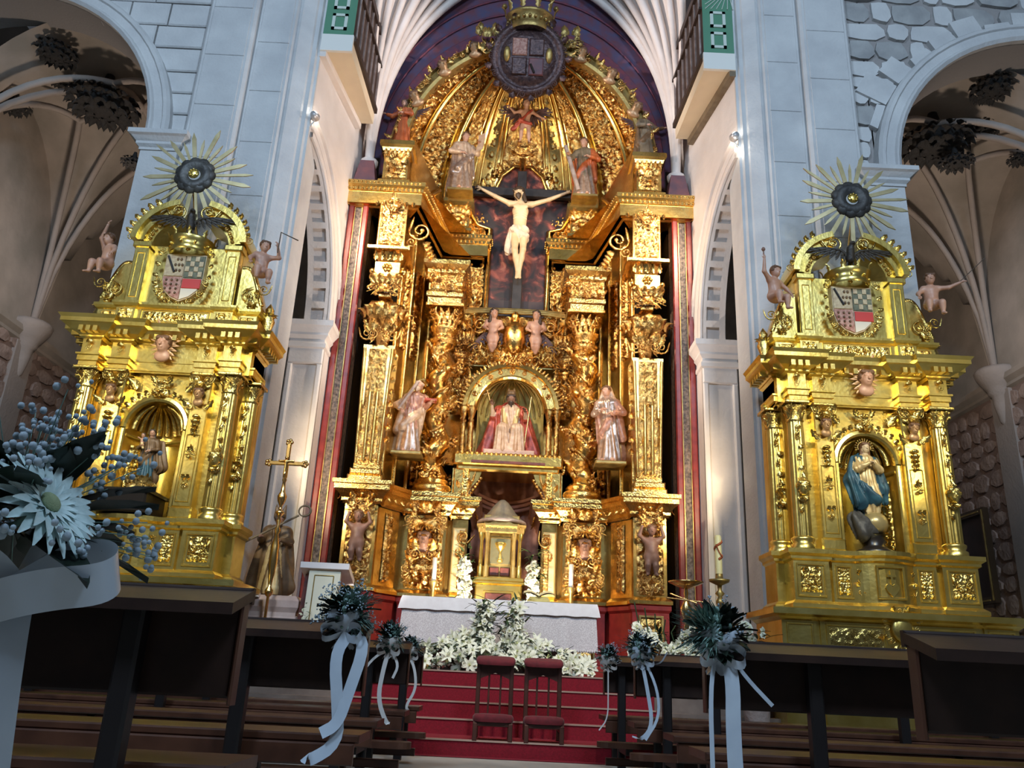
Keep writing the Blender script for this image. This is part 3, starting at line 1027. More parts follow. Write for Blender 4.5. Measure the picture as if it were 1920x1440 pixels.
    for t in np.radians(np.arange(0, 86, 8.0)):
        d = math.radians(1.3)
        q = [[(*W(EY + r * math.cos(a_), o), EZ + (RZ + r - RY) * math.sin(a_)) for r in (RY + .06, RY - .0, RY - .0, RY + .06)] for o in (.03, .28) for a_ in (0,)]
        P = np.array([[(*W(EY + r * math.cos(a_), o), EZ + (RZ + r - RY) * math.sin(a_)) for (r, a_) in ((RY + .06, t - d), (RY, t - d), (RY, t + d), (RY + .06, t + d))] for o in (.03, .28)])
        g.grid(P, sm=False)
    struct('trim_%s_chancel_soffit' % side, g, 'stone_white')
    # jamb pilaster with sunk panel, capital
    g = G()
    yj = EY + RY
    x0, x1 = sorted((s * 3.02, s * 3.58))
    g.box(x0, x1, yj - .02, yj + .3, 0.7, 5.6)
    for (a, b, c_, d_) in ((x0, x1, 5.25, 5.62), (x0, x1, .7, 1.3), (x0, x0 + .09, 1.3, 5.25), (x1 - .09, x1, 1.3, 5.25)):
        g.bbox(a, b, yj - .07, yj, c_, d_, .02)
    path = [(x0, yj + .3), (x0, yj - .07), (x1, yj - .07), (x1, yj + .3)]
    g.sweep([(0, 5.50), (.03, 5.52), (.03, 5.58), (0, 5.62), (0, 5.66), (.05, 5.72), (.05, 5.76), (.11, 5.84), (.13, 5.86), (.13, 5.95), (0, 5.96)], path)
    g.box(x0 - .1, x1 + .1, yj - .17, yj + .3, 5.88, 5.96)
    struct('trim_%s_chancel_pilaster' % side, g, 'stone_white')
    g = G()
    g.box(*sorted((s * 4.7, s * 4.76)), 10.9, 14, 0, 9)
    g.box(*sorted((s * 3.58, s * 4.76)), 13.6, 13.66, 0, 9)
    struct('wall_%s_passage' % side, g, 'stone_grey')

    # ---- vault springer beside the retable: fan of ribs
    S0 = np.array((s * 2.78, 12.72, 9.38))
    def fan(u, t):
        E0, C0 = np.array((0, 12.85, 14.35)), np.array((s * 2.86, 12.80, 13.1))
        E1, C1 = np.array((s * 2.2, 9.6, 14.2)), np.array((s * 3.02, 12.4, 11.9))
        E, C = E0 + (E1 - E0) * u, C0 + (C1 - C0) * u
        return (1 - t) ** 2 * S0 + 2 * t * (1 - t) * C + t * t * E
    tt = np.linspace(0, 1, 22)
    uu = np.linspace(0, 1, 9)
    P = np.array([[fan(u, t) + np.array((s * .10 * t, .12 * t, 0.10 * t)) for t in tt] for u in uu])
    vs = struct('ceiling_%s_springer' % side, G().grid(P), 'stone_white')
    for u in (0, .12, .26, .42, .60, .80, 1.0):
        w_ = .055 + .03 * (u in (0, .42))
        G().tube([fan(u, t) for t in tt], w_ + .02 * tt, 7).obj('rib', 'stone_white', vs)
    G().lathe([(.10, 8.95), (.12, 9.25), (.16, 9.34), (.16, 9.40), (0, 9.42)], (s * 2.78, 12.74, 0), 10).obj('capital', 'stone_white', vs)

# painted wall arch framing the top of the retable
t = np.radians(np.linspace(-8, 188, 49))
def ell(a, b, zc=9.75):
    return np.column_stack([a * np.cos(t), zc + b * np.sin(t)])
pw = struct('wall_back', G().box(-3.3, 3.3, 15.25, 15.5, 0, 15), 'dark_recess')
g = G().strip(ell(2.34, 2.62), ell(2.62, 3.12), 13.02, 13.14)
struct('trim_painted_arch', g, 'arch_paint_red', None)
for k in range(26):
    a = math.radians(10 + 160 * k / 25)
    b = math.radians(10 + 160 * (k + .62) / 25)
    q = [((2.34 + (2.62 - 2.34) * f) * math.cos(h), 9.75 + (2.62 + (3.12 - 2.62) * f) * math.sin(h)) for f, h in ((.28, a), (.72, a), (.72, b), (.28, b))]
    G().prism(q, 13.0, 13.03).obj('panel', 'arch_paint_red', pw)
g = G().strip(ell(2.62, 3.12), ell(3.4, 4.9), 13.06, 13.16)
struct('trim_painted_arch_outer', g, 'arch_paint_blue', None)
g = G()
for (a, b) in ((2.62, 3.12), (2.78, 3.5), (2.95, 3.9)):
    q = ell(a, b)
    g.tube(np.column_stack([q[:, 0], np.full(len(q), 13.04), q[:, 1]]), .022, 5)
struct('trim_painted_arch_lines', g, 'arch_paint_red', None)
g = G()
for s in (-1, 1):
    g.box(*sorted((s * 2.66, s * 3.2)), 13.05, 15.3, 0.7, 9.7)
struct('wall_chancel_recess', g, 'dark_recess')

# ---- choir tribunes on the chancel walls
for s, side in ((-1, 'left'), (1, 'right')):
    tr = thing('choir_tribune', 'cream %s tribune with dark lattice rail above the %s chancel arch' % (('left-hand', 'left') if s < 0 else ('right-hand', 'right')), 'balcony', group='chancel tribunes')
    Y0, Y1 = 10.62, 12.42
    xo = lambda y: s * (3.31 - (y - 10.6) * .15)
    xi = lambda y: s * (2.82 - (y - 10.6) * .05)
    def slab(g, z0, z1, di=0.0, ya=Y0, yb=Y1):
        V = []
        for z in (z0, z1):
            V += [(xo(ya), ya, z), (xi(ya) - s * di, ya, z), (xi(yb) - s * di, yb, z), (xo(yb), yb, z)]
        g.add(V, [(0, 1, 2, 3), (7, 6, 5, 4), (0, 4, 5, 1), (1, 5, 6, 2), (2, 6, 7, 3), (3, 7, 4, 0)], 0, False)
        return g
    slab(G(), 9.98, 10.20).obj('floor_slab', 'cream_paint', tr)
    G().box(*sorted((xo(Y0), xi(Y0) - s * .02)), Y0 - .05, Y0, 9.96, 10.28).obj('end_beam', 'white_block', tr)
    g = G()
    g.add([(xo(10.6) - s * .0, 10.6, 9.86), (xo(10.6) - s * .10, 10.6, 9.86), (xo(Y1) - s * .10, Y1, 9.86), (xo(Y1), Y1, 9.86),
           (xo(10.6), 10.6, 9.98), (xo(10.6) - s * .10, 10.6, 9.98), (xo(Y1) - s * .10, Y1, 9.98), (xo(Y1), Y1, 9.98)],
          [(0, 1, 2, 3), (1, 5, 6, 2), (0, 4, 5, 1)], 0, False)
    g.obj('wall_moulding', 'robe_dull' if s > 0 else 'stone_white', tr)
    g = G()
    g.add([(xi(Y0), Y0, 10.2), (xi(Y1), Y1, 10.2), (xi(Y1), Y1, 11.75), (xi(Y0), Y0, 11.75)], [(0, 1, 2, 3)], 0, False)
    g.obj('rail_backing', 'lattice_wood', tr)
    for z0, z1 in ((10.2, 10.30), (11.66, 11.80), (11.2, 11.25)):
        g = G()
        for d0, d1 in ((.0, .05),):
            g.add([(xi(Y0) - s * d1, Y0, z0), (xi(Y1) - s * d1, Y1, z0), (xi(Y1) - s * d1, Y1, z1), (xi(Y0) - s * d1, Y0, z1),
                   (xi(Y0), Y0, z0), (xi(Y1), Y1, z0), (xi(Y1), Y1, z1), (xi(Y0), Y0, z1)],
                  [(0, 1, 2, 3), (0, 1, 5, 4), (3, 2, 6, 7), (0, 3, 7, 4), (1, 2, 6, 5)], 0, False)
        g.obj('rail', 'lattice_wood', tr)
    for k in range(7):
        y = Y0 + .12 + k * (Y1 - Y0 - .2) / 6
        G().box(*sorted((xi(y) - s * .03, xi(y))), y - .008, y + .008, 10.3, 11.66).obj('bar', 'wood_grey', tr)
    # green lattice end towards the nave
    x0, x1 = sorted((xo(Y0), xi(Y0)))
    G().box(x0, x1, Y0 - .01, Y0 + .02, 10.28, 12.2).obj('end_panel', 'lattice_green', tr)
    for z in (10.40, 10.82):
        g = G()
        for a, b, c_, d_ in ((x0 + .12, x1 - .12, z, z + .05), (x0 + .12, x1 - .12, z + .27, z + .32), (x0 + .12, x0 + .17, z, z + .32), (x1 - .17, x1 - .12, z, z + .32)):
            g.box(a, b, Y0 - .03, Y0 - .01, c_, d_)
        g.obj('square_moulding', 'lattice_white', tr)
    for k in range(-3, 6):
        g = G().tube([(x0 + .05 + max(0, k) * .09, Y0 - .02, 11.2 - min(0, k) * .09), (x0 + .05 + min(4.2, max(0, k) + 4) * .09, Y0 - .02, 11.6)], .008, 4)
        g.obj('lattice_bar', 'lattice_white', tr)
    # floodlight fixed to the pier edge
    fl = thing('pier_floodlight', 'small glaring floodlight on the edge of the %s pier' % side, 'lamp', group='pier floodlights')
    z = 8.72
    g = G().lathe([(0, -.09), (.05, -.08), (.06, 0), (.075, .05)], (0, 0, 0), 12)
    M = MX((s * 3.24, 10.60, z), (math.radians(-75), 0, 0))
    G().join(g, M).obj('housing', 'lamp_body', fl)
    G().ball((s * 3.24, 10.57, z), (.05, .05, .06), n=10).obj('lens', 'lamp_lens', fl)
    G().tube([(s * 3.24, 10.62, z - .08), (s * 3.30, 10.64, z - .16)], .012, 5).obj('bracket', 'lamp_body', fl)
    if s > 0:
        G().ball((s * 3.24, 10.57, z - .26), (.025, .025, .04), n=8).obj('lens', 'lamp_lens', fl)

# ---- carved pendant bosses of the chapel vaults
def boss(x, y, z, r, label, nleaf=9, seed=0):
    r_ = np.random.default_rng(seed)
    b = thing('vault_boss', label, 'vault boss', (x, y, z), group='carved vault bosses')
    G().lathe([(0, -.42 * r), (.45 * r, -.38 * r), (.78 * r, -.2 * r), (.9 * r, 0), (.6 * r, .25 * r), (.25 * r, .7 * r), (.15 * r, 1.2 * r)], (0, 0, 0), 12).obj('core', 'boss_dark', b)
    g = G()
    for ring, (rr, nn, sz) in enumerate(((.55, nleaf + 3, .42), (.86, nleaf + 8, .40), (.25, 6, .36), (.95, nleaf + 8, .34))):
        for k in range(nn):
            a = 2 * PI * k / nn + ring * .4 + r_.uniform(-.1, .1)
            orn(g, LEAF2, rr * r * math.cos(a), rr * r * math.sin(a), (-.34, -.14, -.42, .06)[ring] * r, (sz * r * 1.2, sz * r * 1.3, sz * r), rz=a + PI / 2, rx=math.radians(70))
    g.obj('carved_leaves', 'boss_dark', b)
    return b

# ================================================================ the main retable
RT = thing_w('main_retable', 'towering gilded baroque retable filling the chancel apse', 'altarpiece', (0, 13.0, PLAT))


def side_path(s, pts):
    return [(-x, y) for x, y in pts] if s < 0 else [(x, y) for x, y in pts[::-1]]


def leafrow(g, path, z, size, gap, m=None, out=0.0, flipz=False, proto=None):
    """row of leaves / dentil leaves hung along a plan path"""
    path = np.asarray(path, float)
    for a, b in zip(path[:-1], path[1:]):
        L = np.linalg.norm(b - a)
        n = int(L / gap)
        if n < 1:
            continue
        d = (b - a) / L
        rz = math.atan2(d[1], d[0])
        for k in range(n):
            p = a + d * (L * (k + .5) / n)
            orn(g, proto or LEAF, p[0] + d[1] * out, p[1] - d[0] * out, z, (size, size, -size if flipz else size), rz=rz, m=m)


def beads(g, path, z, r, gap, out=0.0):
    path = np.asarray(path, float)
    for a, b in zip(path[:-1], path[1:]):
        L = np.linalg.norm(b - a)
        n = int(L / gap)
        if n < 1:
            continue
        d = (b - a) / L
        for k in range(n):
            p = a + d * (L * (k + .5) / n)
            g.ball((p[0] + d[1] * out, p[1] - d[0] * out, z), r, n=6)


def cluster(g, x, y, z, w, h, d, n, seed, size=.12, lean=0.5):
    """bushy bunch of leaves, scrolls and balls inside an ellipsoid, symmetric about x"""
    r_ = np.random.default_rng(seed)
    for k in range(n):
        u, v = r_.uniform(0, 1), r_.uniform(-1, 1)
        if u * u + v * v > 1:
            u, v = u * .6, v * .6
        yy = y - d * math.sqrt(max(0, 1 - u * u - v * v))
        sz = size * r_.uniform(.7, 1.3)
        an = math.atan2(u * w, v * h + 1e-3) * lean + r_.uniform(-.3, .3)
        kind = r_.integers(0, 7)
        for q in (-1, 1):
            if kind < 4:
                orn(g, LEAF if kind < 2 else LEAF2, x + q * u * w / 2, yy, z + v * h / 2, sz * 1.3, ry=q * an + (PI if v < 0 else 0))
            elif kind < 6:
                orn(g, SCR, x + q * u * w / 2, yy, z + v * h / 2, sz * .55, ry=q * (an + 1), flip=q < 0)
            else:
                g.ball((x + q * u * w / 2, yy, z + v * h / 2), sz * .28, n=6)
    return g


DP = [(2.44, 13.3), (2.44, 12.42), (1.94, 12.42), (1.94, 12.60), (1.68, 13.0), (1.68, 13.26), (1.58, 13.26), (1.58, 13.10), (0.93, 13.10),
      (0.93, 13.50), (0.85, 13.50), (0.85, 13.34), (0.60, 13.34), (0.60, 14.70)]
DCOR = [(.03, 3.10), (.06, 3.14), (.06, 3.18), (.12, 3.26), (.17, 3.30), (.17, 3.37), (.20, 3.38), (.20, 3.44), (0, 3.46)]
for s in (-1, 1):
    sd = 'left' if s < 0 else 'right'
    P0 = side_path(s, DP)
    # red marbled plinth with carved panels
    g = G().sweep([(.05, PLAT), (.05, .90), (.02, .94), (.02, 1.70), (.05, 1.74), (.05, 1.80), (0, 1.80)], P0)
    pl = g.obj('plinth', 'red_plinth', RT)
    for x, w, y in ((2.19, .30, 12.40), (1.25, .34, 13.08), (.725, .14, 13.32)):
        g = relief(G(), w, .60, .035, 11, MX((s * x, y - .005, 1.02)), cell=.15)
        g.obj('carved_panel', 'gold_carved', pl)
        g = G()
        for a, b, c_, d_ in ((-w / 2 - .03, w / 2 + .03, .98, 1.01), (-w / 2 - .03, w / 2 + .03, 1.63, 1.66), (-w / 2 - .03, -w / 2, 1.01, 1.63), (w / 2, w / 2 + .03, 1.01, 1.63)):
            g.box(s * x + a, s * x + b, y - .04, y + .01, c_, d_)
        g.obj('panel_frame', 'gold_old', pl)
    # gilded dado
    g = G().sweep([(.02, 1.80), (.07, 1.82), (.07, 1.87), (.0, 1.93), (0, 3.10)], P0)
    g.obj('dado', 'gold_flat', RT)
    g = G().sweep(DCOR, P0)
    leafrow(g, P0, 3.30, .13, .15, out=.10, flipz=True)
    g.obj('dado_cornice', 'gold', RT)
    g = G()
    V = [(x, y, 3.45) for x, y in P0]
    g.add(V + [(P0[0][0], 14.7, 3.45), (P0[-1][0], 14.7, 3.45)], [(i, i + 1, len(V) + 1, len(V)) for i in range(len(V) - 1)], 0, False)
    g.obj('dado_top', 'gold_old', RT)
    # atlas cherub bracket under the twisted column
    g = relief(G(), .56, 1.1, .10, 21, MX((s * 1.255, 13.09, 1.95)), cell=.19)
    cluster(g, s * 1.255, 13.07, 2.30, .62, .75, .20, 26, 5, .15)
    cluster(g, s * 1.255, 13.05, 3.02, .66, .35, .16, 14, 6, .14)
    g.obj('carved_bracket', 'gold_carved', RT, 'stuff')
    # putto on the outer pedestal
    g = cluster(G(), s * 2.19, 12.40, 3.02, .44, .34, .13, 12, 8, .12)
    cluster(g, s * 2.19, 12.40, 2.12, .36, .30, .12, 12, 9, .11)
    relief(g, .40, 1.1, .05, 23, MX((s * 2.19, 12.415, 1.95)), cell=.16)
    for q in range(7):
        orn(g, LEAF, s * 2.19 + (q - 3) * .05, 12.36, 2.84, .10)
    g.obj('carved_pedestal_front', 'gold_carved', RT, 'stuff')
    # ornamental drop on the diagonal pedestal side
    ang = math.atan2(13.0 - 12.60, -(1.68 - 1.94)) * (1 if s < 0 else -1)
    Mx = Matrix.Translation((s * 1.80, 12.79, 1.98)) @ Matrix.Rotation(ang, 4, 'Z')
    g = relief(G(), .17, 1.05, .05, 27, np.array(Mx), cell=.11)
    g.obj('carved_drop', 'gold_carved', RT)
    # inner pilasters framing the tabernacle chamber
    g = G().bbox(*sorted((s * .62, s * .83)), 13.28, 13.36, 1.95, 2.95, .02)
    pi_ = g.obj('chamber_pilaster', 'gold_lit', RT)
    relief(G(), .10, .92, .025, 31, MX((s * .675, 13.275, 1.99)), cell=.06, step=.012).obj('carved_strip', 'gold_carved', pi_)
    g = G()
    orn(g, SCR, s * .66, 13.24, 2.80, .12, ry=.4, flip=s > 0)
    orn(g, LEAF, s * .74, 13.26, 2.62, .16, ry=PI)
    g.obj('volute', 'gold', pi_)

    # ---------------- outer estipite pilaster with stacked members
    xo, yo = s * 2.20, 12.66
    g = G()
    z0, z1 = 3.46, 5.74
    for (hw, zA, zB) in ((.27, z0, z0 + .10), (.24, z0 + .10, z0 + .2)):
        g.bbox(xo - hw, xo + hw, yo - .24, yo + .4, zA, zB, .02)
    q = [(xo - .20, z0 + .2), (xo + .20, z0 + .2), (xo + .255, z1), (xo - .255, z1)]
    g.prism(q, yo - .16, yo + .4)
    es = g.obj('outer_pilaster', 'gold', RT)
    relief(G(), .36, 1.0, .035, 34, MX((xo, yo - .163, z0 + .26)), cell=.12).obj('carved_panel', 'gold_carved', es)
    for qx in (-1, 1):
        g = G().tube([(xo + qx * .175, yo - .17, z0 + .28), (xo + qx * .225, yo - .17, z1 - .06)], .026, 6)
        g.obj('fillet', 'gold', es)
        g = G().tube([(xo + qx * .055, yo - .19, z0 + .32), (xo + qx * .06, yo - .19, z0 + 1.45)], .028, 6)
        g.obj('reed', 'gold_flat', es)
    g = relief(G(), .30, 1.05, .05, 33, MX((xo, yo - .165, z1 - 1.12)), cell=.13)
    for k in range(8):
        orn(g, LEAF2, xo - s * .24, yo - .12, 4.1 + k * .2, .13, ry=-s * .5)
    g.obj('carved_ornament', 'gold_carved', es)
    # capital with volutes
    g = G()
    cluster(g, xo, yo - .16, 5.88, .56, .30, .14, 12, 41, .13)
    orn(g, SCR, xo + .20, yo - .24, 5.90, .12, flip=False)
    orn(g, SCR, xo - .20, yo - .24, 5.90, .12, flip=True)
    g.obj('pilaster_capital', 'gold_carved', RT)
    g = G().lathe([(.10, 5.75), (.16, 6.02), (.28, 6.14), (.38, 6.30), (.40, 6.40), (.34, 6.50), (.18, 6.56), (.12, 6.60), (.12, 6.64)], (xo, yo + .05, 0), 20, flute=10, fd=.14)
    for k in range(14):
        a = 2 * PI * k / 14
        orn(g, LEAF2, xo + .34 * math.cos(a), yo + .05 + .34 * math.sin(a), 6.22, .22, rz=a + PI / 2)
    g.obj('gadrooned_vase', 'gold_carved', RT)
    g = G().bbox(xo - .10, xo + .10, yo - .18, yo + .2, 6.60, 6.68, .01)
    cluster(g, xo, yo - .02, 6.80, .60, .30, .26, 26, 43, .12)
    g.bbox(xo - .12, xo + .12, yo - .16, yo + .2, 6.90, 7.0, .01)
    g.obj('leaf_knop', 'gold_carved', RT)
    g = G()
    g.prism([(xo - .13, 6.98), (xo + .13, 6.98), (xo + .21, 7.06), (xo + .21, 7.24), (xo - .21, 7.24), (xo - .21, 7.06)], yo - .20, yo + .3)
    orn(g, ROS, xo, yo - .21, 7.14, .09)
    for q in (-1, 1):
        g.ball((xo + q * .26, yo - .1, 7.10), (.06, .07, .06), n=8)
    g.obj('medallion_block', 'gold_flat', RT)
    g = G().lathe([(.20, 7.22), (.20, 7.26), (.24, 7.28), (.27, 7.40), (.30, 7.44)], (xo, yo, 0), 28, flute=14, fd=.16)
    leafrow(g, [(xo - .26, yo - .22), (xo + .26, yo - .22)], 7.26, .17, .09)
    g.bbox(xo - .36, xo + .36, yo - .34, yo + .4, 7.42, 7.50, .015)
    g.obj('upper_capital', 'gold', RT)
    # entablature pier above
    g = G().bbox(xo - .24, xo + .24, yo - .20, yo + .5, 7.50, 8.42, .02)
    up = g.obj('frieze_pier', 'gold', RT)
    g = relief(G(), .42, .84, .06, 47, MX((xo, yo - .205, 7.54)), cell=.12)
    g.obj('carved_strip', 'gold_carved', up)
    g = cluster(G(), xo - s * .02, yo - .22, 8.34, .22, .36, .10, 8, 48, .12)
    orn(g, LEAF, xo, yo - .26, 8.28, .26)
    leafrow(g, side_path(s, [(2.55, 12.44), (1.8, 12.44)]), 8.42, .14, .12, flipz=True)
    g.obj('bracket_leaf', 'gold_carved', up)

    # ---------------- wing wall between outer pilaster and column
    wa, wb = np.array((2.02, 12.72)), np.array((1.60, 14.3))
    g = G()
    g.grid(np.array([[(s * p[0], p[1], z) for p in (wa, wb)] for z in (3.45, 8.5)]), sm=False)
    ww = g.obj('wing_wall', 'gold_flat', RT)
    ang = math.atan2(wb[1] - wa[1], wa[0] - wb[0]) * (1 if s < 0 else -1)
    for f, w, za, zb, sd_ in ((.22, .20, 5.9, 7.4, 51), (.52, .26, 5.9, 7.6, 52), (.84, .18, 3.5, 5.4, 53)):
        p = wa + (wb - wa) * f
        Mx = Matrix.Translation((s * p[0], p[1], za)) @ Matrix.Rotation(ang, 4, 'Z') @ Matrix.Translation((0, -.012, 0))
        relief(G(), w, zb - za, .07, sd_, np.array(Mx), cell=.12).obj('carved_strip', 'gold_carved', ww)
    for f in (.05, .36, .70, .97):
        p = wa + (wb - wa) * f
        G().tube([(s * p[0], p[1] - .02, 3.5), (s * p[0], p[1] - .02, 8.4)], .035, 6).obj('fillet', 'gold', ww)

    # ---------------- twisted column with vine
    cx, cy = s * 1.25, 13.50
    g = G().lathe([(.36, 3.46), (.36, 3.53), (.31, 3.55), (.33, 3.60), (.31, 3.65), (.27, 3.67), (.28, 3.72), (.24, 3.76)], (cx, cy, 0), 24)
    g.bbox(cx - .37, cx + .37, cy - .37, cy + .37, 3.44, 3.49, .01)
    col = g.obj('twisted_column', 'gold', RT)
    n, za, zb = 90, 3.74, 6.20
    zz = np.linspace(za, zb, n)
    turns = 3.6
    th = np.linspace(0, 2 * PI, 22, endpoint=False)
    ph = -s * turns * 2 * PI * (zz - za) / (zb - za)
    env = np.clip(np.minimum((zz - za) / .12, (zb - zz) / .12), 0, 1)
    ox, oy = .075 * np.cos(ph) * env, .075 * np.sin(ph) * env
    rad = .205 - .02 * (zz - za) / (zb - za)
    P = np.stack([cx + ox[:, None] + rad[:, None] * np.cos(th), cy + oy[:, None] + rad[:, None] * np.sin(th), np.broadcast_to(zz[:, None], (n, 22))], -1)
    G().grid(P, cv=True).obj('shaft', 'gold', col)
    r_ = np.random.default_rng(60)
    g = G()
    for k in range(150):
        t = r_.uniform(.01, .99)
        i = int(t * (n - 1))
        a = ph[i] * 1.0 + r_.normal(0, .8) + (PI if k % 3 == 0 else 0)
        x, y = cx + ox[i] + (rad[i] + .015) * math.cos(a), cy + oy[i] + (rad[i] + .015) * math.sin(a)
        if math.sin(a) > .45:
            continue
        if k % 4 == 3:          # bunch of grapes
            for q in range(9):
                g.ball((x + r_.normal(0, .03) + .03 * math.cos(a), y + r_.normal(0, .02) + .04 * math.sin(a), zz[i] - .02 + r_.normal(0, .04)), .026, n=6)
        else:
            orn(g, LEAF2 if k % 2 else LEAF, x, y, zz[i] - .05, r_.uniform(.13, .21), rz=a + PI / 2, ry=r_.uniform(-1.2, 1.2))
    ring = np.linspace(0, 1, 70)
    pts = [(cx + ox[int(q * (n - 1))] + (rad[int(q * (n - 1))] + .02) * math.cos(ph[int(q * (n - 1))] + PI), cy + oy[int(q * (n - 1))] + (rad[int(q * (n - 1))] + .02) * math.sin(ph[int(q * (n - 1))] + PI), za + q * (zb - za)) for q in ring]
    g.tube(pts, .03, 5)
    g.obj('vine_carving', 'gold_carved', col, 'stuff')
    g = G().lathe([(.21, 6.18), (.25, 6.22), (.25, 6.27), (.20, 6.30), (.20, 6.36), (.26, 6.44), (.27, 6.50), (.22, 6.53)], (cx, cy, 0), 36, flute=18, fd=.14)
    for rI, (rr, zl, sz) in enumerate(((.20, 6.50, .20), (.22, 6.60, .22))):
        for k in range(12):
            a = 2 * PI * (k + .5 * rI) / 12
            orn(g, LEAF, cx + rr * math.cos(a), cy + rr * math.sin(a), zl, sz, rz=a + PI / 2)
    for k in range(4):
        a = PI / 4 + k * PI / 2
        orn(g, SCR, cx + .30 * math.cos(a), cy + .30 * math.sin(a), 6.76, .085, rz=a + PI / 2)
    g.bbox(cx - .33, cx + .33, cy - .33, cy + .33, 6.82, 6.88, .01)
    g.obj('column_capital', 'gold_carved', col)
    # entablature block over the column
    EP = side_path(s, [(1.56, 14.5), (1.56, 13.24), (.97, 13.24), (.97, 14.5)])
    g = G().sweep([(0, 6.88), (0, 7.0), (.03, 7.02), (.03, 7.10), (.0, 7.14), (0, 7.44), (.04, 7.48), (.04, 7.54), (.12, 7.62), (.12, 7.70), (0, 7.74)], EP)
    g.box(*sorted((s * .95, s * 1.58)), 13.22, 14.6, 7.66, 7.74)
    eb = g.obj('column_entablature', 'gold', RT)
    g = relief(G(), .54, .29, .06, 66, MX((s * 1.265, 13.235, 7.145)), cell=.13)
    relief(g, .9, .29, .06, 68, MX((s * .965, 13.74, 7.145), (0, 0, s * -PI / 2)), cell=.13)
    cluster(g, cx - .24, 13.18, 7.30, .16, .30, .08, 6, 69, .10)
    cluster(g, cx + .24, 13.18, 7.30, .16, .30, .08, 6, 70, .10)
    cluster(g, cx, 13.18, 7.30, .16, .40, .10, 6, 67, .11)
    leafrow(g, EP, 7.60, .10, .11, out=.06, flipz=True)
    g.obj('carved_frieze', 'gold_carved', eb)

    # ---------------- main cornice: outer block, canted return, inner block
    CP = side_path(s, [(3.06, 13.3), (3.06, 12.50), (1.74, 12.50), (1.42, 14.22), (.60, 14.22), (.60, 14.7)])
    g = G().sweep([(-.10, 8.36), (-.02, 8.40), (0, 8.40), (0, 8.63), (.03, 8.64), (.03, 8.70), (.07, 8.74), (.07, 8.82), (-.2, 8.84)], CP)
    mc = g.obj('main_cornice', 'gold_flat', RT)
    g = G()
    beads(g, CP, 8.67, .024, .075, out=.04)
    beads(g, CP, 8.78, .022, .07, out=.075)
    g.obj('bead_rows', 'gold', mc)
    g = G()
    P_ = CP
    V = [(x, y, 8.83) for x, y in P_]
    g.add(V + [(P_[0][0], 14.9, 8.83), (P_[-1][0], 14.9, 8.83)], [(i, i + 1, len(V) + 1, len(V)) for i in range(len(V) - 1)], 0, False)
    g.add([(x, y, 8.38) for x, y in P_] + [(P_[0][0], 14.9, 8.38), (P_[-1][0], 14.9, 8.38)], [(i, i + 1, len(V) + 1, len(V)) for i in range(len(V) - 1)], 0, False)
    g.obj('cornice_soffit', 'gold', mc)
    # big volute and garland in front of the canted return
    g = G()
    orn(g, SCR, s * 1.72, 12.62, 7.95, .20, ry=-.5 * s, flip=s < 0)
    orn(g, SCR, s * 1.86, 12.60, 7.72, .10, ry=.9 * s, flip=s > 0)
    for k in range(12):
        orn(g, LEAF2, s * (1.66 - .02 * k), 12.75 + .10 * k, 7.72 - .02 * k, .16, ry=-s * .7, rz=-s * .9)
    g.obj('corner_volute', 'gold_carved', RT)
    # pedestals of the attic
    ax = s * 2.26
    g = G()
    AP = side_path(s, [(2.52, 13.2), (2.52, 12.56), (2.02, 12.56), (2.02, 13.2)])
    g.sweep([(0, 8.84), (.03, 8.86), (.03, 8.92), (-.03, 8.98), (-.03, 9.52), (0, 9.54), (.02, 9.60), (.06, 9.64), (.06, 9.72), (0, 9.74)], AP)
    g.box(*sorted((s * 1.98, s * 2.56)), 12.52, 13.2, 9.68, 9.74)
    ap = g.obj('attic_pedestal', 'gold_flat', RT)
    g = relief(G(), .36, .44, .06, 71, MX((ax, 12.58, 9.0)), cell=.15)
    cluster(g, ax, 12.58, 9.22, .36, .4, .10, 10, 72, .12)
    leafrow(g, [(ax - .24, 12.56), (ax + .24, 12.56)], 9.40, .16, .08)
    g.obj('carved_front', 'gold_carved', ap)
    g = G()
    g.add([(s * 2.02, 12.9, 8.84), (s * 1.45, 14.3, 8.84), (s * 1.50, 14.3, 9.55), (s * 2.05, 12.9, 10.1)], [(0, 1, 2, 3)], 0, False)
    g.tube([(s * 1.98, 12.85, 8.9), (s * 1.72, 13.5, 9.2), (s * 1.60, 13.9, 9.6)], .05, 6)
    g.obj('attic_scroll_wall', 'gold_flat', RT)
    ix = s * 1.22
    AP = side_path(s, [(1.47, 14.8), (1.47, 14.12), (.97, 14.12), (.97, 14.8)])
    g = G().sweep([(0, 8.84), (.03, 8.86), (.03, 8.92), (-.03, 8.98), (-.03, 9.42), (0, 9.44), (.05, 9.50), (.05, 9.56), (0, 9.58)], AP)
    g.box(*sorted((s * .93, s * 1.51)), 14.08, 14.8, 9.52, 9.58)
    ip = g.obj('statue_pedestal', 'gold_flat', RT)
    g = relief(G(), .36, .40, .06, 73, MX((ix, 14.14, 9.0)), cell=.14)
    cluster(g, ix, 14.12, 9.2, .34, .34, .09, 10, 74, .11)
    g.obj('carved_front', 'gold_carved', ip)

    # ---------------- side frames of painted scrollwork between red mouldings
    g = G()
    x0, x1 = sorted((s * 2.66, s * 3.00))
    g.box(x0, x1, 12.62, 12.9, PLAT, 8.40)
    sf = g.obj('side_frame', 'painted_scroll', RT)
    for a, b in ((2.90, 3.00), (2.66, 2.76)):
        G().bbox(*sorted((s * a, s * b)), 12.57, 12.64, PLAT, 8.40, .02).obj('red_moulding', 'red_marble', sf)
    for a in (2.765, 2.89):
        G().box(*sorted((s * a, s * (a + .015))), 12.60, 12.63, PLAT, 8.40).obj('gilt_fillet', 'gold_old', sf)
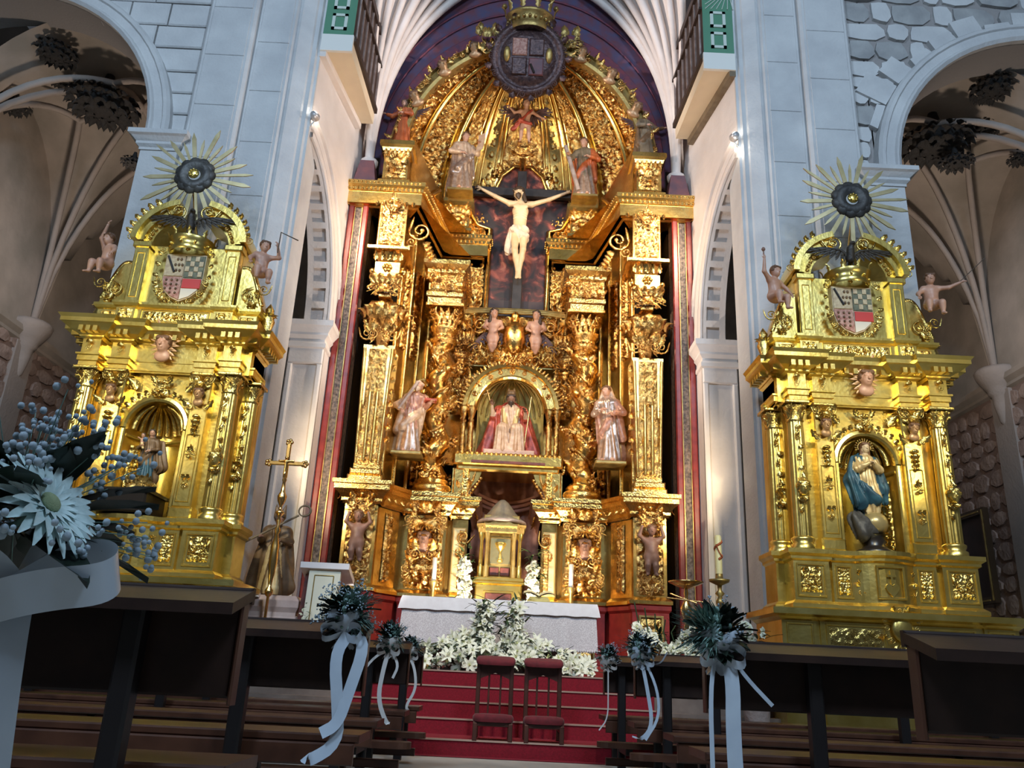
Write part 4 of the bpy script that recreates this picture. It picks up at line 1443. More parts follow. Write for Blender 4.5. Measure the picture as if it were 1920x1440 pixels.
    g = relief(G(), .11, 7.4, .03, 77, MX((s * 2.83, 12.618, .9)), nx=9, ny=300, cell=.11, mirror=False)
    g.obj('scroll_relief', 'painted_scroll', sf)
    g = G().prism([(s * 2.99, 8.86), (s * 2.60, 8.86), (s * 2.66, 9.30), (s * 2.90, 9.30)], 12.55, 12.9)
    g.obj('painted_block', 'red_brown_block', RT)

# ---------------------------------------------------------------- centre of the retable
g = G()
for x0, x1, z0, z1 in ((-1.62, -.62, 4.3, 9.6), (.62, 1.62, 4.3, 9.6), (-.62, .62, 6.1, 7.2)):
    g.box(x0, x1, 14.62, 14.8, z0, z1)
g.obj('back_wall', 'gold_flat', RT)
for s in (-1, 1):
    relief(G(), .36, 2.3, .10, 81, MX((s * .82, 14.61, 7.25)), cell=.2).obj('carved_panel', 'gold_carved', RT)
    relief(G(), .34, 1.0, .10, 82, MX((s * 1.30, 14.61, 7.4)), cell=.2).obj('carved_panel', 'gold_carved', RT)
    g = relief(G(), .34, 1.9, .12, 83, MX((s * .95, 14.40, 5.2)), cell=.17)
    cluster(g, s * .93, 14.36, 6.4, .34, 1.1, .12, 22, 84, .14)
    g.obj('carved_spandrel', 'gold_carved', RT, 'stuff')

# niche with the seated patron
NZ, NR = 5.22, .60
g = G()
ai = np.linspace(0, PI, 25)
for zz in ((4.36, NZ),):
    P = np.array([[(NR * math.cos(a), 14.22 + .55 * math.sin(a), z) for a in ai] for z in zz])
    g.grid(P)
P = np.array([[(NR * math.cos(a) * math.cos(b), 14.22 + .55 * math.sin(a) * math.cos(b), NZ + NR * 1.12 * math.sin(b)) for a in ai] for b in np.linspace(0, PI / 2, 10)])
g.grid(P)
nb = g.obj('niche_shell', 'niche_yellow', RT)
g = G()
for k in range(11):
    a = PI * (k + .5) / 11
    g.tube([(NR * .97 * math.cos(a) * math.cos(b), 14.20 + .53 * math.sin(a) * math.cos(b), NZ + NR * 1.09 * math.sin(b)) for b in np.linspace(0.05, 1.45, 7)], .018, 5)
g.obj('shell_flute', 'gold_old', nb)
# arch ring
rr = [(.60, 14.24), (.60, 14.14), (.63, 14.11), (.66, 14.12), (.67, 14.15), (.80, 14.15), (.81, 14.10), (.87, 14.08), (.90, 14.12), (.90, 14.62)]
P = np.array([[(r * math.cos(t_), y, NZ + r * 1.06 * math.sin(t_)) for t_ in ai] for r, y in rr])
g = G().grid(P, sm=False)
ar = g.obj('niche_arch', 'gold_flat', RT)
for k in range(11):
    a = PI * (k + .5) / 11
    g = G()
    orn(g, ROS if k % 2 else LEAF2, .735 * math.cos(a), 14.135, NZ + .78 * math.sin(a) - (0 if k % 2 else .04), .055 if k % 2 else .11, ry=PI / 2 - a)
    g.obj('rosette', 'gold_carved', ar)
g = G()
for k in range(40):
    a = PI * (k + .5) / 40
    orn(g, LEAF, .87 * math.cos(a), 14.10, NZ + .92 * math.sin(a), .10, ry=PI / 2 - a)
g.obj('arch_leaves', 'gold_carved', ar)
for s in (-1, 1):
    for x in (.70, .84):
        g = G().lathe([(.075, 4.36), (.075, 4.44), (.05, 4.46), (.055, 4.52), (.045, 4.8), (.055, 4.86), (.04, 5.06), (.05, 5.08), (.075, 5.18), (.085, 5.24), (.085, 5.28), (0, 5.28)], (s * x, 14.12, 0), 12)
        for k in range(18):
            orn(g, LEAF2, s * x + .045 * math.sin(k * 2.1), 14.12 - .04 * abs(math.cos(k * 2.1)), 4.46 + k * .033, .06, rz=k * 2.1 * .2)
        g.obj('niche_column', 'gold_carved', RT)
g = G().bbox(-.98, .98, 13.98, 14.7, 4.26, 4.36, .02)
g.obj('niche_sill', 'gold_flat', RT)

# panel with winged nudes above the niche
g = relief(G(), 1.62, 1.0, .13, 91, MX((0, 14.34, 6.18)), cell=.24, step=.018)
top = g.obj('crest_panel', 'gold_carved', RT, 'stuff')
g = G().box(-.84, .84, 14.36, 14.64, 6.16, 7.2)
g.obj('crest_backing', 'gold_old', RT)
q = np.linspace(-.95, .95, 25)
g = G()
for dz, r in ((0, .035), (.07, .03), (.035, .045)):
    g.tube([(x, 14.26, 7.20 + dz + .03 * (1 - (x / .95) ** 2)) for x in q], r, 6)
g.obj('crest_moulding', 'gold_old', RT)
g = G().lathe([(.0, 6.34), (.12, 6.38), (.20, 6.5), (.23, 6.66), (.22, 6.86), (.17, 6.98), (.06, 7.0), (.05, 7.08), (.09, 7.14), (.07, 7.22), (.03, 7.30), (0, 7.34)], (0, 14.28, 0), 18)
g.obj('heart_vase', 'gold', RT)
g = G()
for k in range(9):
    a = math.radians(-70 + 140 * k / 8)
    orn(g, LEAF, .16 * math.sin(a), 14.16, 6.42 - .10 * math.cos(a), (.14, .2, .34), ry=PI - a * .8, rx=.3)
cluster(g, 0, 14.2, 6.24, .7, .2, .14, 18, 92, .12)
orn(g, ROS, 0, 14.02, 6.16, .09)
g.obj('carved_shell_crest', 'gold_carved', RT)
for s in (-1, 1):
    for x, z, r, ry, fl in ((.66, 6.92, .17, .5, s < 0), (.70, 6.46, .10, 2.5, s > 0), (.14, 7.02, .07, 0, s < 0)):
        orn(G(), SCR, s * x, 14.2, z, r, ry=s * ry, flip=fl).obj('crest_scroll', 'gold_carved', RT)

# chamber below the niche: moulded head with brackets, painted curtain
g = G()
for (a, b, z0, z1) in ((-.92, .92, 4.04, 4.26), (-.86, .86, 3.94, 4.04)):
    g.bbox(a, b, 13.42, 14.2, z0, z1, .03)
beads(g, [(-.9, 13.42), (.9, 13.42)], 4.24, .028, .08)
hd = g.obj('chamber_head', 'gold_flat', RT)
for s in (-1, 1):
    g = G().prism([(s * .92, 3.98), (s * .42, 3.98), (s * .48, 3.80), (s * .60, 3.66), (s * .66, 3.46), (s * .92, 3.46)], 13.48, 14.0)
    br = g.obj('corner_bracket', 'gold_flat', hd)
    g = G()
    orn(g, SCR, s * .70, 13.46, 3.82, .13, flip=s > 0)
    cluster(g, s * .72, 13.48, 3.62, .26, .24, .05, 8, 95, .08)
    for k in range(7):
        orn(g, LEAF2, s * (.46 + .03 * k), 13.47, 3.84 - .05 * k, .07, ry=-s * 2.2)
    g.obj('bracket_scroll', 'gold_carved', br)
    g = G().bbox(*sorted((s * .64, s * .90)), 13.44, 13.6, 3.46, 3.98, .02)
    relief(g, .09, .5, .02, 96, MX((s * .70, 13.435, 3.47)), cell=.06, step=.012)
    g.obj('chamber_jamb', 'gold_flat', hd)
t_ = np.linspace(-.62, .62, 60)
P = np.array([[(x, 14.55 - .03 * math.sin(x * 26 + .6 * math.sin(z * 3)) , z) for x in t_] for z in np.linspace(PLAT, 4.1, 24)])
G().grid(P).obj('painted_curtain', 'curtain_paint', RT)
g = G()
for k in range(3):
    q = np.linspace(-.5, .5, 15)
    g.tube([(x, 14.42, 3.62 - .08 * k + .5 * x * x) for x in q], .035, 6)
g.obj('curtain_swag', 'curtain_paint', RT)
g = G().box(-.62, .62, 13.4, 14.6, 4.08, 4.12)
for s in (-1, 1):
    g.box(*sorted((s * .60, s * .63)), 13.5, 14.6, PLAT, 4.1)
g.obj('chamber_lining', 'panel_dark_red', RT)

# ---------------------------------------------------------------- great scallop shell (quarter dome)
SZ, SA, SB, SC, SY = 9.55, 2.22, 2.05, 2.72, 12.82
def dome(ph, ps, k=1.0):
    return (k * SA * np.cos(ph) * np.cos(ps), SY + k * SB * np.sin(ph) * np.cos(ps), SZ + k * SC * np.sin(ps))
def dome_patch(d0, d1, hfun=None, p0=0.0, p1=88, nu=10, nv=40, k=1.0):
    ph = np.radians(np.linspace(d0, d1, nu)); ps = np.radians(np.linspace(p0, p1, nv))
    A, B = np.meshgrid(ph, ps, indexing='ij')
    kk = k - (hfun if hfun is not None else 0)
    X, Y, Z = dome(A, B, kk)
    return np.stack([X, Y, Z], -1)
sh = G().grid(dome_patch(0, 180, None, -12, 90, 60, 30, 1.02)).obj('shell_vault', 'gold_flat', RT)
for s in (-1, 1):
    D = lambda a: a if s > 0 else 180 - a
    for d0, d1, nu, sd_, dep, m_ in ((2, 16, 18, 101, .045, 'gold_carved'), (24, 42, 26, 102, .05, 'gold_carved'), (50, 60, 14, 103, .03, 'gold_carved'), (78, 90, 16, 104, .018, 'gold_carved')):
        nv = 110
        w = math.radians(d1 - d0) * 2.1
        _, _, H_ = relief_field(w, 3.6, nu, nv, sd_, False, .2)
        P = dome_patch(D(d0), D(d1), H_ * dep, -8, 74, nu, nv, 1.012)
        G().grid(P).obj('shell_relief', m_, sh)
    for a, r in ((20, .075), (46, .085)):
        ps = np.radians(np.linspace(-10, 80, 30))
        X, Y, Z = dome(math.radians(D(a)) + 0 * ps, ps, .985)
        G().tube(np.stack([X, Y, Z], 1), r * (1 - .45 * np.linspace(0, 1, 30)), 8).obj('shell_rib', 'gold_flat', sh)
    for a, r in ((62, .025), (66, .018), (74, .018), (77, .025)):
        ps = np.radians(np.linspace(-8, 74, 24))
        X, Y, Z = dome(math.radians(D(a)) + 0 * ps, ps, 1.0)
        G().tube(np.stack([X, Y, Z], 1), r, 6).obj('shell_fillet', 'gold_flat', sh)
    for k in range(12):
        x, y, z = dome(math.radians(D(70)), math.radians(8 + k * 5.2), .995)
        orn(G(), LEAF2, float(x), float(y) - .01, float(z), .13, ry=-s * .25).obj('shell_leaf', 'gold_old', sh)
# front ring crowded with carving
t = np.radians(np.linspace(0, 180, 61))
g = G()
rr = [(2.20, 12.95), (2.22, 12.80), (2.28, 12.78), (2.34, 12.86), (2.44, 12.86), (2.46, 12.80), (2.50, 12.84), (2.50, 13.1)]
P = np.array([[(r * math.cos(a), y, SZ + (r + .44) * math.sin(a)) for a in t] for r, y in rr])
g.grid(P, sm=False)
ring = g.obj('front_arch', 'gold_old', RT)
g = G()
for k in range(70):
    a = PI * (k + .5) / 70
    r = 2.39 + .06 * math.sin(k * 2.4)
    orn(g, (SCR, LEAF2, LEAF, ROS)[k % 4], r * math.cos(a), 12.80, SZ + (r + .44) * math.sin(a), (.07, .15, .17, .07)[k % 4], ry=PI / 2 - a + math.sin(k) * .5)
g.obj('arch_carving', 'gold_carved', ring, 'stuff')

# royal arms and crown at the crown of the arch, leaning forward
arms = Matrix.Translation((0, 12.72, 11.86)) @ Matrix.Rotation(math.radians(24), 4, 'X')
am = np.array(arms)
g = G()
t = np.linspace(0, 2 * PI, 40, endpoint=False)
rings_ = [(.0, -.10), (.35, -.10), (.52, -.07), (.56, -.02), (.60, -.09), (.68, -.10), (.73, -.02), (.73, .14)]
P = np.array([[(r * 1.0 * math.cos(a), y, r * .98 * math.sin(a)) for a in t] for r, y in rings_])
gg = G().grid(P, cv=True)
ca = G().join(gg, am).obj('coat_of_arms', 'shield_dark', RT)
g = G()
for (x0, x1, z0, z1, m_) in ((-.30, -.02, .02, .34, 0), (.02, .30, .02, .34, 1), (-.30, -.02, -.34, -.02, 1), (.02, .30, -.34, -.02, 2)):
    g.bbox(x0, x1, -.135, -.10, z0, z1, .02, m_)
G().join(g, am).obj('shield_quarters', ['shield_pink', 'shield_dark', 'red_brown_block'], ca)
for q in (-1, 1):
    G().join(G().ball((q * .40, -.10, .04), (.07, .04, .15)), am).obj('shield_supporter', 'gold_old', ca)
G().join(G().tube([(.05, -.15, -.14), (.13, -.15, -.30)], .022, 6), am).obj('shield_bend', 'dark_recess', ca)
g = G()
for k in range(26):
    a = 2 * PI * k / 26
    orn(g, (LEAF2, SCR)[k % 2], .70 * math.cos(a), -.08, .70 * math.sin(a), (.17, .07)[k % 2], ry=PI / 2 - a)
G().join(g, am).obj('cartouche_frame', 'shield_dark', ca)
g = G().lathe([(.40, 0), (.42, .06), (.40, .10), (.40, .24), (.44, .28), (.46, .32), (.44, .34)], (0, 0, 0), 28)
for k in range(10):
    a = 2 * PI * k / 10
    x, y = .46 * math.cos(a), .46 * math.sin(a)
    orn(g, LEAF, x, y, .32, .24, rz=a + PI / 2)
    g.ball((x * 1.08, y * 1.08, .56), .055, n=6)
for k in range(24):
    a = 2 * PI * k / 24
    g.ball((.43 * math.cos(a), .43 * math.sin(a), .17), .035, n=6)
M = Matrix.Translation((0, 12.66, 12.36)) @ Matrix.Rotation(math.radians(14), 4, 'X')
G().join(g, np.array(M)).obj('crown', 'gold_old', RT)
g = G()
for s in (-1, 1):
    cluster(g, s * .80, 12.72, 12.20, .5, .5, .1, 12, 99 + s, .14)
G().join(g).obj('cartouche_scrolls', 'gold_old', RT)

# painted panel behind the crucifix with gilt surround
PT = [(-.58, 7.24), (.58, 7.24), (.58, 9.16), (.84, 9.24), (1.00, 9.50), (1.02, 9.86), (.86, 10.06), (.52, 10.12), (.42, 10.42), (.18, 10.66), (-.18, 10.66),
      (-.42, 10.42), (-.52, 10.12), (-.86, 10.06), (-1.02, 9.86), (-1.00, 9.50), (-.84, 9.24), (-.58, 9.16)]
pa = np.array(PT)
g = G()
cc = np.array((0, 9.3))
V = np.vstack([np.column_stack([pa[:, 0], np.full(len(pa), 14.56), pa[:, 1]]), [(0, 14.56, 9.3)]])
g.add(V, [(i, (i + 1) % len(pa), len(pa)) for i in range(len(pa))], 0, False)
pn = g.obj('painted_panel', 'painting', RT)
G().box(-.57, .57, 14.55, 14.557, 7.25, 7.62).obj('painted_ground', 'painting_dark', pn)
loop = np.column_stack([pa[:, 0], np.full(len(pa), 14.52), pa[:, 1]])
g = G().tube(np.vstack([loop, loop[:1]]), .045, 6, caps=False)
g.obj('panel_frame', 'gold', pn)
g = G()
for i in range(len(pa)):
    a, b = pa[i], pa[(i + 1) % len(pa)]
    L = np.linalg.norm(b - a)
    for k in range(int(L / .16)):
        p = a + (b - a) * (k + .5) / int(L / .16)
        d = (b - a) / L
        if p[1] > 9.1:
            orn(g, LEAF2 if (i + k) % 2 else LEAF, p[0] + d[1] * .05, 14.48, p[1] - d[0] * .05, .17, ry=math.atan2(d[1], -d[0]))
g.obj('frame_foliage', 'gold_carved', pn)
relief(G(), 1.3, .9, .08, 106, MX((0, 14.66, 10.5)), cell=.22).obj('carved_glory', 'gold_carved', RT)

# ================================================================ carved figures
def nude(f, J, r=1.0, skin=0, hair=1, hs=1.0, yaw=0.0, tilt=0.0, beard=None, long=False, baby=False):
    """continuous body from joints; J: head, neck, chest, hip, shl/shr, ell/elr, wrl/wrr, hpl/hpr, knl/knr, anl/anr, tol/tor"""
    v = {k: np.array(q, float) for k, q in J.items()}
    b = 1.35 if baby else 1.0
    f.ell(v['hip'], np.array((.135, .105, .115)) * r * b, skin, .05)
    f.cap(v['hip'], v['chest'], .105 * r * b, .125 * r * b, skin, .05, (1.12, .8, 1))
    f.ell(v['chest'], np.array((.15, .105, .13)) * r * (1.1 if baby else 1), skin, .04)
    if baby:
        f.ell((v['hip'] + v['chest']) / 2 + np.array((0, -.05, -.02)) * r, np.array((.12, .11, .12)) * r, skin, .05)
    f.cap(v['shl'], v['shr'], .062 * r, None, skin, .05)
    f.cap(v['chest'], v['neck'], .07 * r, .05 * r, skin, .04)
    f.cap(v['neck'], v['head'], .048 * r, .05 * r, skin, .03)
    for q in 'lr':
        f.cap(v['sh' + q], v['el' + q], .054 * r * b, .040 * r * b, skin, .03)
        f.cap(v['el' + q], v['wr' + q], .042 * r * b, .027 * r * b, skin, .02)
        f.cap(v['hp' + q], v['kn' + q], .088 * r * b, .055 * r * b, skin, .04)
        f.cap(v['kn' + q], v['an' + q], .056 * r * b, .034 * r * b, skin, .03)
        kc = v['kn' + q] + (v['an' + q] - v['kn' + q]) * .3 + np.array((0, .018, 0)) * r
        f.ell(kc, np.array((.05, .052, .09)) * r * b, skin, .04)
        f.cap(v['an' + q], v['to' + q], .034 * r * b, .026 * r * b, skin, .02, (1.1, 1, .8))
    head(f, v['head'], hs, yaw, skin, hair, beard, long, tilt)
    return f


def robed(f, h=1.75, robe=2, cloak=3, belt=None, arms=None, yaw=0.0, tilt=0.0, hem=.27, beard=None, long=False, hood=None, lean=0.0, skin=0, hair=1, under=None, cloak_side=0, seed=0.0):
    """standing draped figure, faces -y, feet on z=0"""
    hx = lean
    f.cap((0, 0, .98), (0, -.02, .08), .17, hem, under if under is not None else robe, .05, (1, .82, 1), (8, .020, 2.2, seed))
    f.cap((0, 0, .62), (hx * .3, 0, 1.05), .20, .165, robe, .05, (1, .82, 1), (7, .014, 3, seed + 1))
    f.cap((hx * .3, 0, 1.0), (hx, 0, 1.33), .155, .17, robe, .05, (1.1, .8, 1), (9, .008, 8, seed))
    f.cap((hx - .17, 0, 1.36), (hx + .17, 0, 1.36), .085, None, robe, .05)
    f.cap((hx, 0, 1.40), (hx * 1.1, -.02, 1.52), .06, .05, skin, .02)
    if belt is not None:
        f.ell((hx * .3, 0, 1.04), (.175, .14, .035), belt, .01)
    if cloak is not None:
        f.cap((hx - .04, .10, 1.36), (cloak_side * .10 - .02, .14, .16), .17, .26, cloak, .05, (1.15, .6, 1), (9, .020, 3, seed + 2))
        f.cap((hx - .20, .02, 1.36), (-.24 + cloak_side * .1, .02, .55), .085, .10, cloak, .05, (1, 1, 1), (5, .014, 6, seed))
        f.cap((hx + .20, .02, 1.36), (.24 + cloak_side * .1, .02, .55), .085, .10, cloak, .05, (1, 1, 1), (5, .014, 6, seed + 3))
        f.cap((hx + .15, -.10, 1.02), (-.16, -.14, .62), .07, .09, cloak, .05, (1, 1, 1), (5, .015, 14, seed))
    for sgn, (el, wr, sl) in zip((-1, 1), arms):
        sh = (hx + sgn * .19, -.01, 1.35)
        f.cap(sh, el, .075, .068, sl, .04, (1, 1, 1), (6, .006, 20, seed))
        e, w = np.array(el, float), np.array(wr, float)
        f.cap(el, e + (w - e) * .75, .066, .055, sl, .03, (1, 1, 1), (6, .005, 24, seed))
        f.cap(e + (w - e) * .6, wr, .032, .026, skin, .01)
    hc = (hx * 1.2, -.035, 1.635)
    head(f, hc, 1.05, yaw, skin, hair, beard, long, tilt)
    if hood is not None:
        f.ell((hx * 1.2, .035, 1.66), (.118, .115, .135), hood, .01)
        for q in (-1, 1):
            f.cap((hx * 1.2 + q * .085, .02, 1.62), (hx + q * .15, .02, 1.36), .05, .08, hood, .03)
    for q in (-1, 1):                # feet
        f.cap((q * .09, -.12, .04), (q * .11, -.26, .03), .045, .035, skin, .02)
    return f


def hands(g, arms, m=0, s=1.0, curl=.5):
    for sgn, (el, wr, sl) in zip((-1, 1), arms):
        e, w = np.array(el, float), np.array(wr, float)
        hand_g(g, w - (w - e) / np.linalg.norm(w - e) * .01, w - e, (sgn * .2, -.3, 1), s, m, curl)
    return g


def place(f, name, mats, parent, M, cell=.014, extra=None, flat=None):
    g = f.build(cell)
    if flat is not None:               # standing flat on its base
        g.v[0][:, 2] = np.maximum(g.v[0][:, 2], flat)
    if extra:
        extra(g)
    return G().join(g, M).obj(name, mats, parent)


def base_block(parent, x, y, z0, z1, w, d, m):
    return G().bbox(x - w / 2, x + w / 2, y - d / 2, y + d / 2, z0, z1, .012).obj('base', m, parent)


# ---- crucifix
CR = thing_w('crucifix', 'life-size painted crucifix before a dark red painted panel', 'crucifix', (0, 14.4, 7.26))
G().bbox(-.09, .10, 14.36, 14.46, 7.27, 10.46, .01).obj('upright', 'cross_wood', CR)
G().bbox(-1.0, 1.03, 14.34, 14.44, 9.86, 10.04, .01).obj('crossbar', 'cross_wood', CR)
J = dict(head=(-.05, -.17, 1.90), neck=(-.01, -.12, 1.76), chest=(0, -.13, 1.52), hip=(.0, -.13, 1.07), shl=(-.21, -.10, 1.70), shr=(.21, -.10, 1.70),
         ell=(-.52, -.09, 1.86), elr=(.56, -.09, 1.84), wrl=(-.80, -.07, 2.03), wrr=(.90, -.07, 2.03), hpl=(-.085, -.12, 1.02), hpr=(.085, -.12, 1.02),
         knl=(-.07, -.20, .60), knr=(.085, -.22, .62), anl=(.0, -.11, .16), anr=(.03, -.13, .15), tol=(-.02, -.17, .03), tor=(.05, -.18, .03))
f = Fig()
nude(f, J, 1.02, 0, 1, 1.08, -.45, .25, 1, True)
for q in (-1, 1):
    f.ell((q * .075, -.225, 1.58), (.075, .03, .06), 0, .03)
    for k in range(3):
        f.cap((q * .05, -.215, 1.46 - .05 * k), (q * .13, -.17, 1.43 - .05 * k), .012, None, 0, .015)
def _h(g):
    hand_g(g, (-.80, -.07, 2.03), (-.28, 0, .16), (0, -1, .2), 1.0, 0, .6)
    hand_g(g, (.90, -.07, 2.03), (.30, 0, .14), (0, -1, .2), 1.0, 0, .6)
Mc = MX((0, 14.34, 7.90))
place(f, 'corpus', ['skin_pale', 'hair_dark'], CR, Mc, .0125, _h)
f = Fig()
f.cap((-.05, -.13, 1.10), (.05, -.13, 1.09), .125, None, 0, .04, (1.15, .9, .8), (9, .012, 24, 0))
f.cap((-.13, -.2, 1.06), (.13, -.2, .93), .055, .06, 0, .04, (1, 1, 1), (6, .010, 30, 1))
f.cap((-.16, -.14, 1.04), (-.21, -.12, .62), .05, .075, 0, .03, (1, .7, 1), (6, .014, 10, 2))
f.cap((.0, -.12, .96), (.10, -.12, .90), .12, .10, 0, .04, (1, .8, .9), (8, .012, 14, 2))
place(f, 'loincloth', 'loincloth', CR, Mc, .0125)
g = G()
t = np.linspace(0, 2 * PI, 26, endpoint=False)
for k in range(3):
    g.tube([(-.05 + .10 * math.cos(a), -.165 + .108 * math.sin(a), 1.955 + .02 * math.sin(5 * a + k * 2) + .25 * .1 * math.cos(a)) for a in t], .010, 5, closed=True)
for a in t[::2]:
    g.tube([(-.05 + .10 * math.cos(a), -.165 + .108 * math.sin(a), 1.955), (-.05 + .14 * math.cos(a), -.165 + .15 * math.sin(a), 1.985)], [.006, .001], 4)
G().join(g, Mc).obj('crown_of_thorns', 'hair_dark', CR)
for x, y, z in ((-.90, 14.27, 9.97), (.99, 14.27, 9.96), (.03, 14.19, 7.98)):
    G().lathe([(0, -.02), (.018, -.018), (.012, 0), (.006, .05)], (x, y, z), 8).obj('nail', 'cross_wood', CR)

# ---- saints
FM = ['skin', 'hair_brown', 'robe_silver', 'robe_pink', 'robe_red', 'robe_white']


def saint(name, label, x, y, z, H, arms, mats, rz=0.0, extra=None, **kw):
    t_ = thing_w(name, label, 'statue', (x, y, z), 'carved saints of the retable')
    M = MX((x, y, z + .05), (0, 0, rz), H / 1.78)
    f = robed(Fig(), arms=arms, **kw)
    place(f, 'figure', mats, t_, M, .015, lambda g: hands(g, arms, 0), 0.0)
    G().bbox(x - .25, x + .25, y - .22, y + .24, z, z + .055, .012).obj('base', 'gold_old', t_)
    if extra:
        extra(t_, M)
    return t_


def e1(t_, M):
    G().join(G().tube([(-.30, -.22, .98), (.10, -.12, 1.72)], .045, 4), M).obj('beam', 'wood_grey', t_)
    G().join(G().bbox(.28, .56, -.36, -.14, 1.22, 1.27, .01), M).obj('book', 'robe_red', t_)
arms = (((-.36, -.06, 1.12), (-.24, -.24, .98), 3), ((.34, -.10, 1.14), (.42, -.28, 1.20), 2))
saint('saint_statue', 'bowed saint in pink mantle shouldering a beam, left of the twisted columns', -1.66, 13.08, 4.03, 1.28, arms,
      ['skin', 'robe_white', 'robe_pink', 'robe_white', 'robe_red', 'robe_silver'], .15, e1, under=5, belt=4, cloak=3, yaw=.5, tilt=-.5, lean=.10, beard=1, cloak_side=-.6)
arms = (((-.33, -.12, 1.10), (-.12, -.28, 1.14), 2), ((.33, -.08, 1.10), (.10, -.28, 1.05), 3))
saint('saint_statue', 'hooded saint wrapped in a brownish pink cloak, right of the twisted columns', 1.66, 13.08, 4.03, 1.36, arms,
      ['skin', 'hair_brown', 'robe_silver', 'robe_pink', 'robe_orange', 'robe_white'], -.35, None, cloak=3, hood=5, yaw=-.5, tilt=.2, lean=-.06, hem=.25, cloak_side=.5)
def e3(t_, M):
    g = G()
    P = np.array([[(.22 + .05 * math.sin(a * 2) + .02 * k, -.34 - .03 * k, 1.05 + .5 * a) for a in np.linspace(0, 1, 8)] for k in np.linspace(0, 6, 7)])
    g.grid(P)
    G().join(g, M).obj('open_scroll', 'robe_white', t_)
arms = (((-.34, -.10, 1.08), (-.10, -.27, 1.00), 2), ((.34, -.12, 1.16), (.30, -.32, 1.28), 2))
saint('saint_statue', 'silver-robed saint holding a pale scroll, upper left beside the crucifix', -1.20, 14.0, 9.58, 1.42, arms,
      ['skin', 'hair_brown', 'robe_white', 'robe_silver', 'robe_red', 'robe_silver'], .35, e3, under=5, cloak=3, yaw=.5, lean=.02)
def e4(t_, M):
    G().join(G().tube([(-.10, -.26, .10), (-.46, -.22, 1.45)], .055, 8), M).obj('column_shaft', 'wood_grey', t_)
arms = (((-.34, -.14, 1.12), (-.36, -.28, 1.14), 2), ((.35, -.06, 1.08), (.14, -.26, 1.06), 3))
saint('saint_statue', 'saint in orange cloak leaning a grey shaft, upper right beside the crucifix', 1.24, 14.0, 9.58, 1.42, arms,
      ['skin', 'hair_brown', 'robe_dull', 'robe_orange', 'robe_red', 'robe_silver'], -.25, e4, under=5, cloak=3, yaw=-.5, lean=-.02)
# kneeling / standing angels on the attic corners
def e5(t_, M):
    for q in (-1, 1):
        G().join(G().join(wing_g(.55, q), MX((q * .08, .16, 1.15))), M).obj('wing', 'wing_dark', t_)
arms = (((-.36, -.10, 1.20), (-.56, -.16, 1.30), 2), ((.33, -.12, 1.12), (.12, -.28, 1.10), 2))
saint('attic_angel', 'orange-robed angel on the left attic pedestal of the retable', -2.26, 12.86, 9.74, 1.08, arms,
      ['skin', 'hair_brown', 'robe_orange', 'robe_orange', 'robe_red', 'robe_dull'], -.4, e5, cloak=None, yaw=.2)
arms = (((-.33, -.10, 1.12), (-.10, -.28, 1.10), 2), ((.36, -.10, 1.20), (.58, -.16, 1.28), 3))
saint('attic_angel', 'brown-robed angel on the right attic pedestal of the retable', 2.26, 12.86, 9.74, 1.08, arms,
      ['skin', 'hair_brown', 'robe_dull', 'robe_brown', 'robe_red', 'robe_dull'], .4, e5, cloak=3, yaw=-.2)

# ---- winged boy angel in the shell
AN = thing_w('winged_angel', 'nude winged boy angel with a red sash in the golden shell', 'statue', (0, 14.0, 10.6))
J = dict(head=(0, -.05, .93), neck=(0, -.01, .83), chest=(0, 0, .70), hip=(0, 0, .47), shl=(-.12, 0, .77), shr=(.12, 0, .77), ell=(-.24, -.02, .72), elr=(.23, -.04, .66),
         wrl=(-.33, -.06, .80), wrr=(.32, -.08, .58), hpl=(-.06, 0, .44), hpr=(.06, 0, .44), knl=(-.08, -.06, .25), knr=(.07, -.02, .24), anl=(-.09, .02, .06), anr=(.08, .02, .05),
         tol=(-.11, -.06, .02), tor=(.10, -.06, .01))
f = nude(Fig(), J, .62, 0, 1, .80, .2, 0, None, False)
Ma = MX((.02, 13.92, 10.80))
def _h2(g):
    hand_g(g, (-.33, -.06, .80), (-.09, -.04, .08), (0, -1, 0), .6, 0)
    hand_g(g, (.32, -.08, .58), (.09, -.04, -.08), (0, -1, 0), .6, 0)
place(f, 'figure', ['skin', 'hair_dark'], AN, Ma, .0095, _h2)
for q in (-1, 1):
    G().join(G().join(wing_g(.52, q), MX((q * .07, .10, .58), (0, -q * .3, 0))), Ma).obj('wing', 'wing_dark', AN)
f = Fig()
f.cap((.11, -.05, .78), (-.10, -.09, .50), .022, .03, 0, .02, (1, 1, 1), (4, .006, 30, 0))
f.cap((-.10, -.08, .50), (-.24, .02, .36), .03, .06, 0, .03, (1, 1, 1), (5, .010, 30, 0))
f.cap((.10, -.06, .44), (-.12, -.08, .50), .03, .04, 0, .03, (1, 1, 1), (5, .008, 30, 0))
place(f, 'sash', 'robe_red', AN, Ma, .0095)
g = cluster(G(), 0, 14.05, 10.70, .6, .34, .20, 18, 111, .12)
g.tube([(0, 13.95, 10.74), (0, 14.3, 10.6), (0, 14.6, 10.55)], .07, 6)
g.obj('carved_support', 'gold_carved', AN)

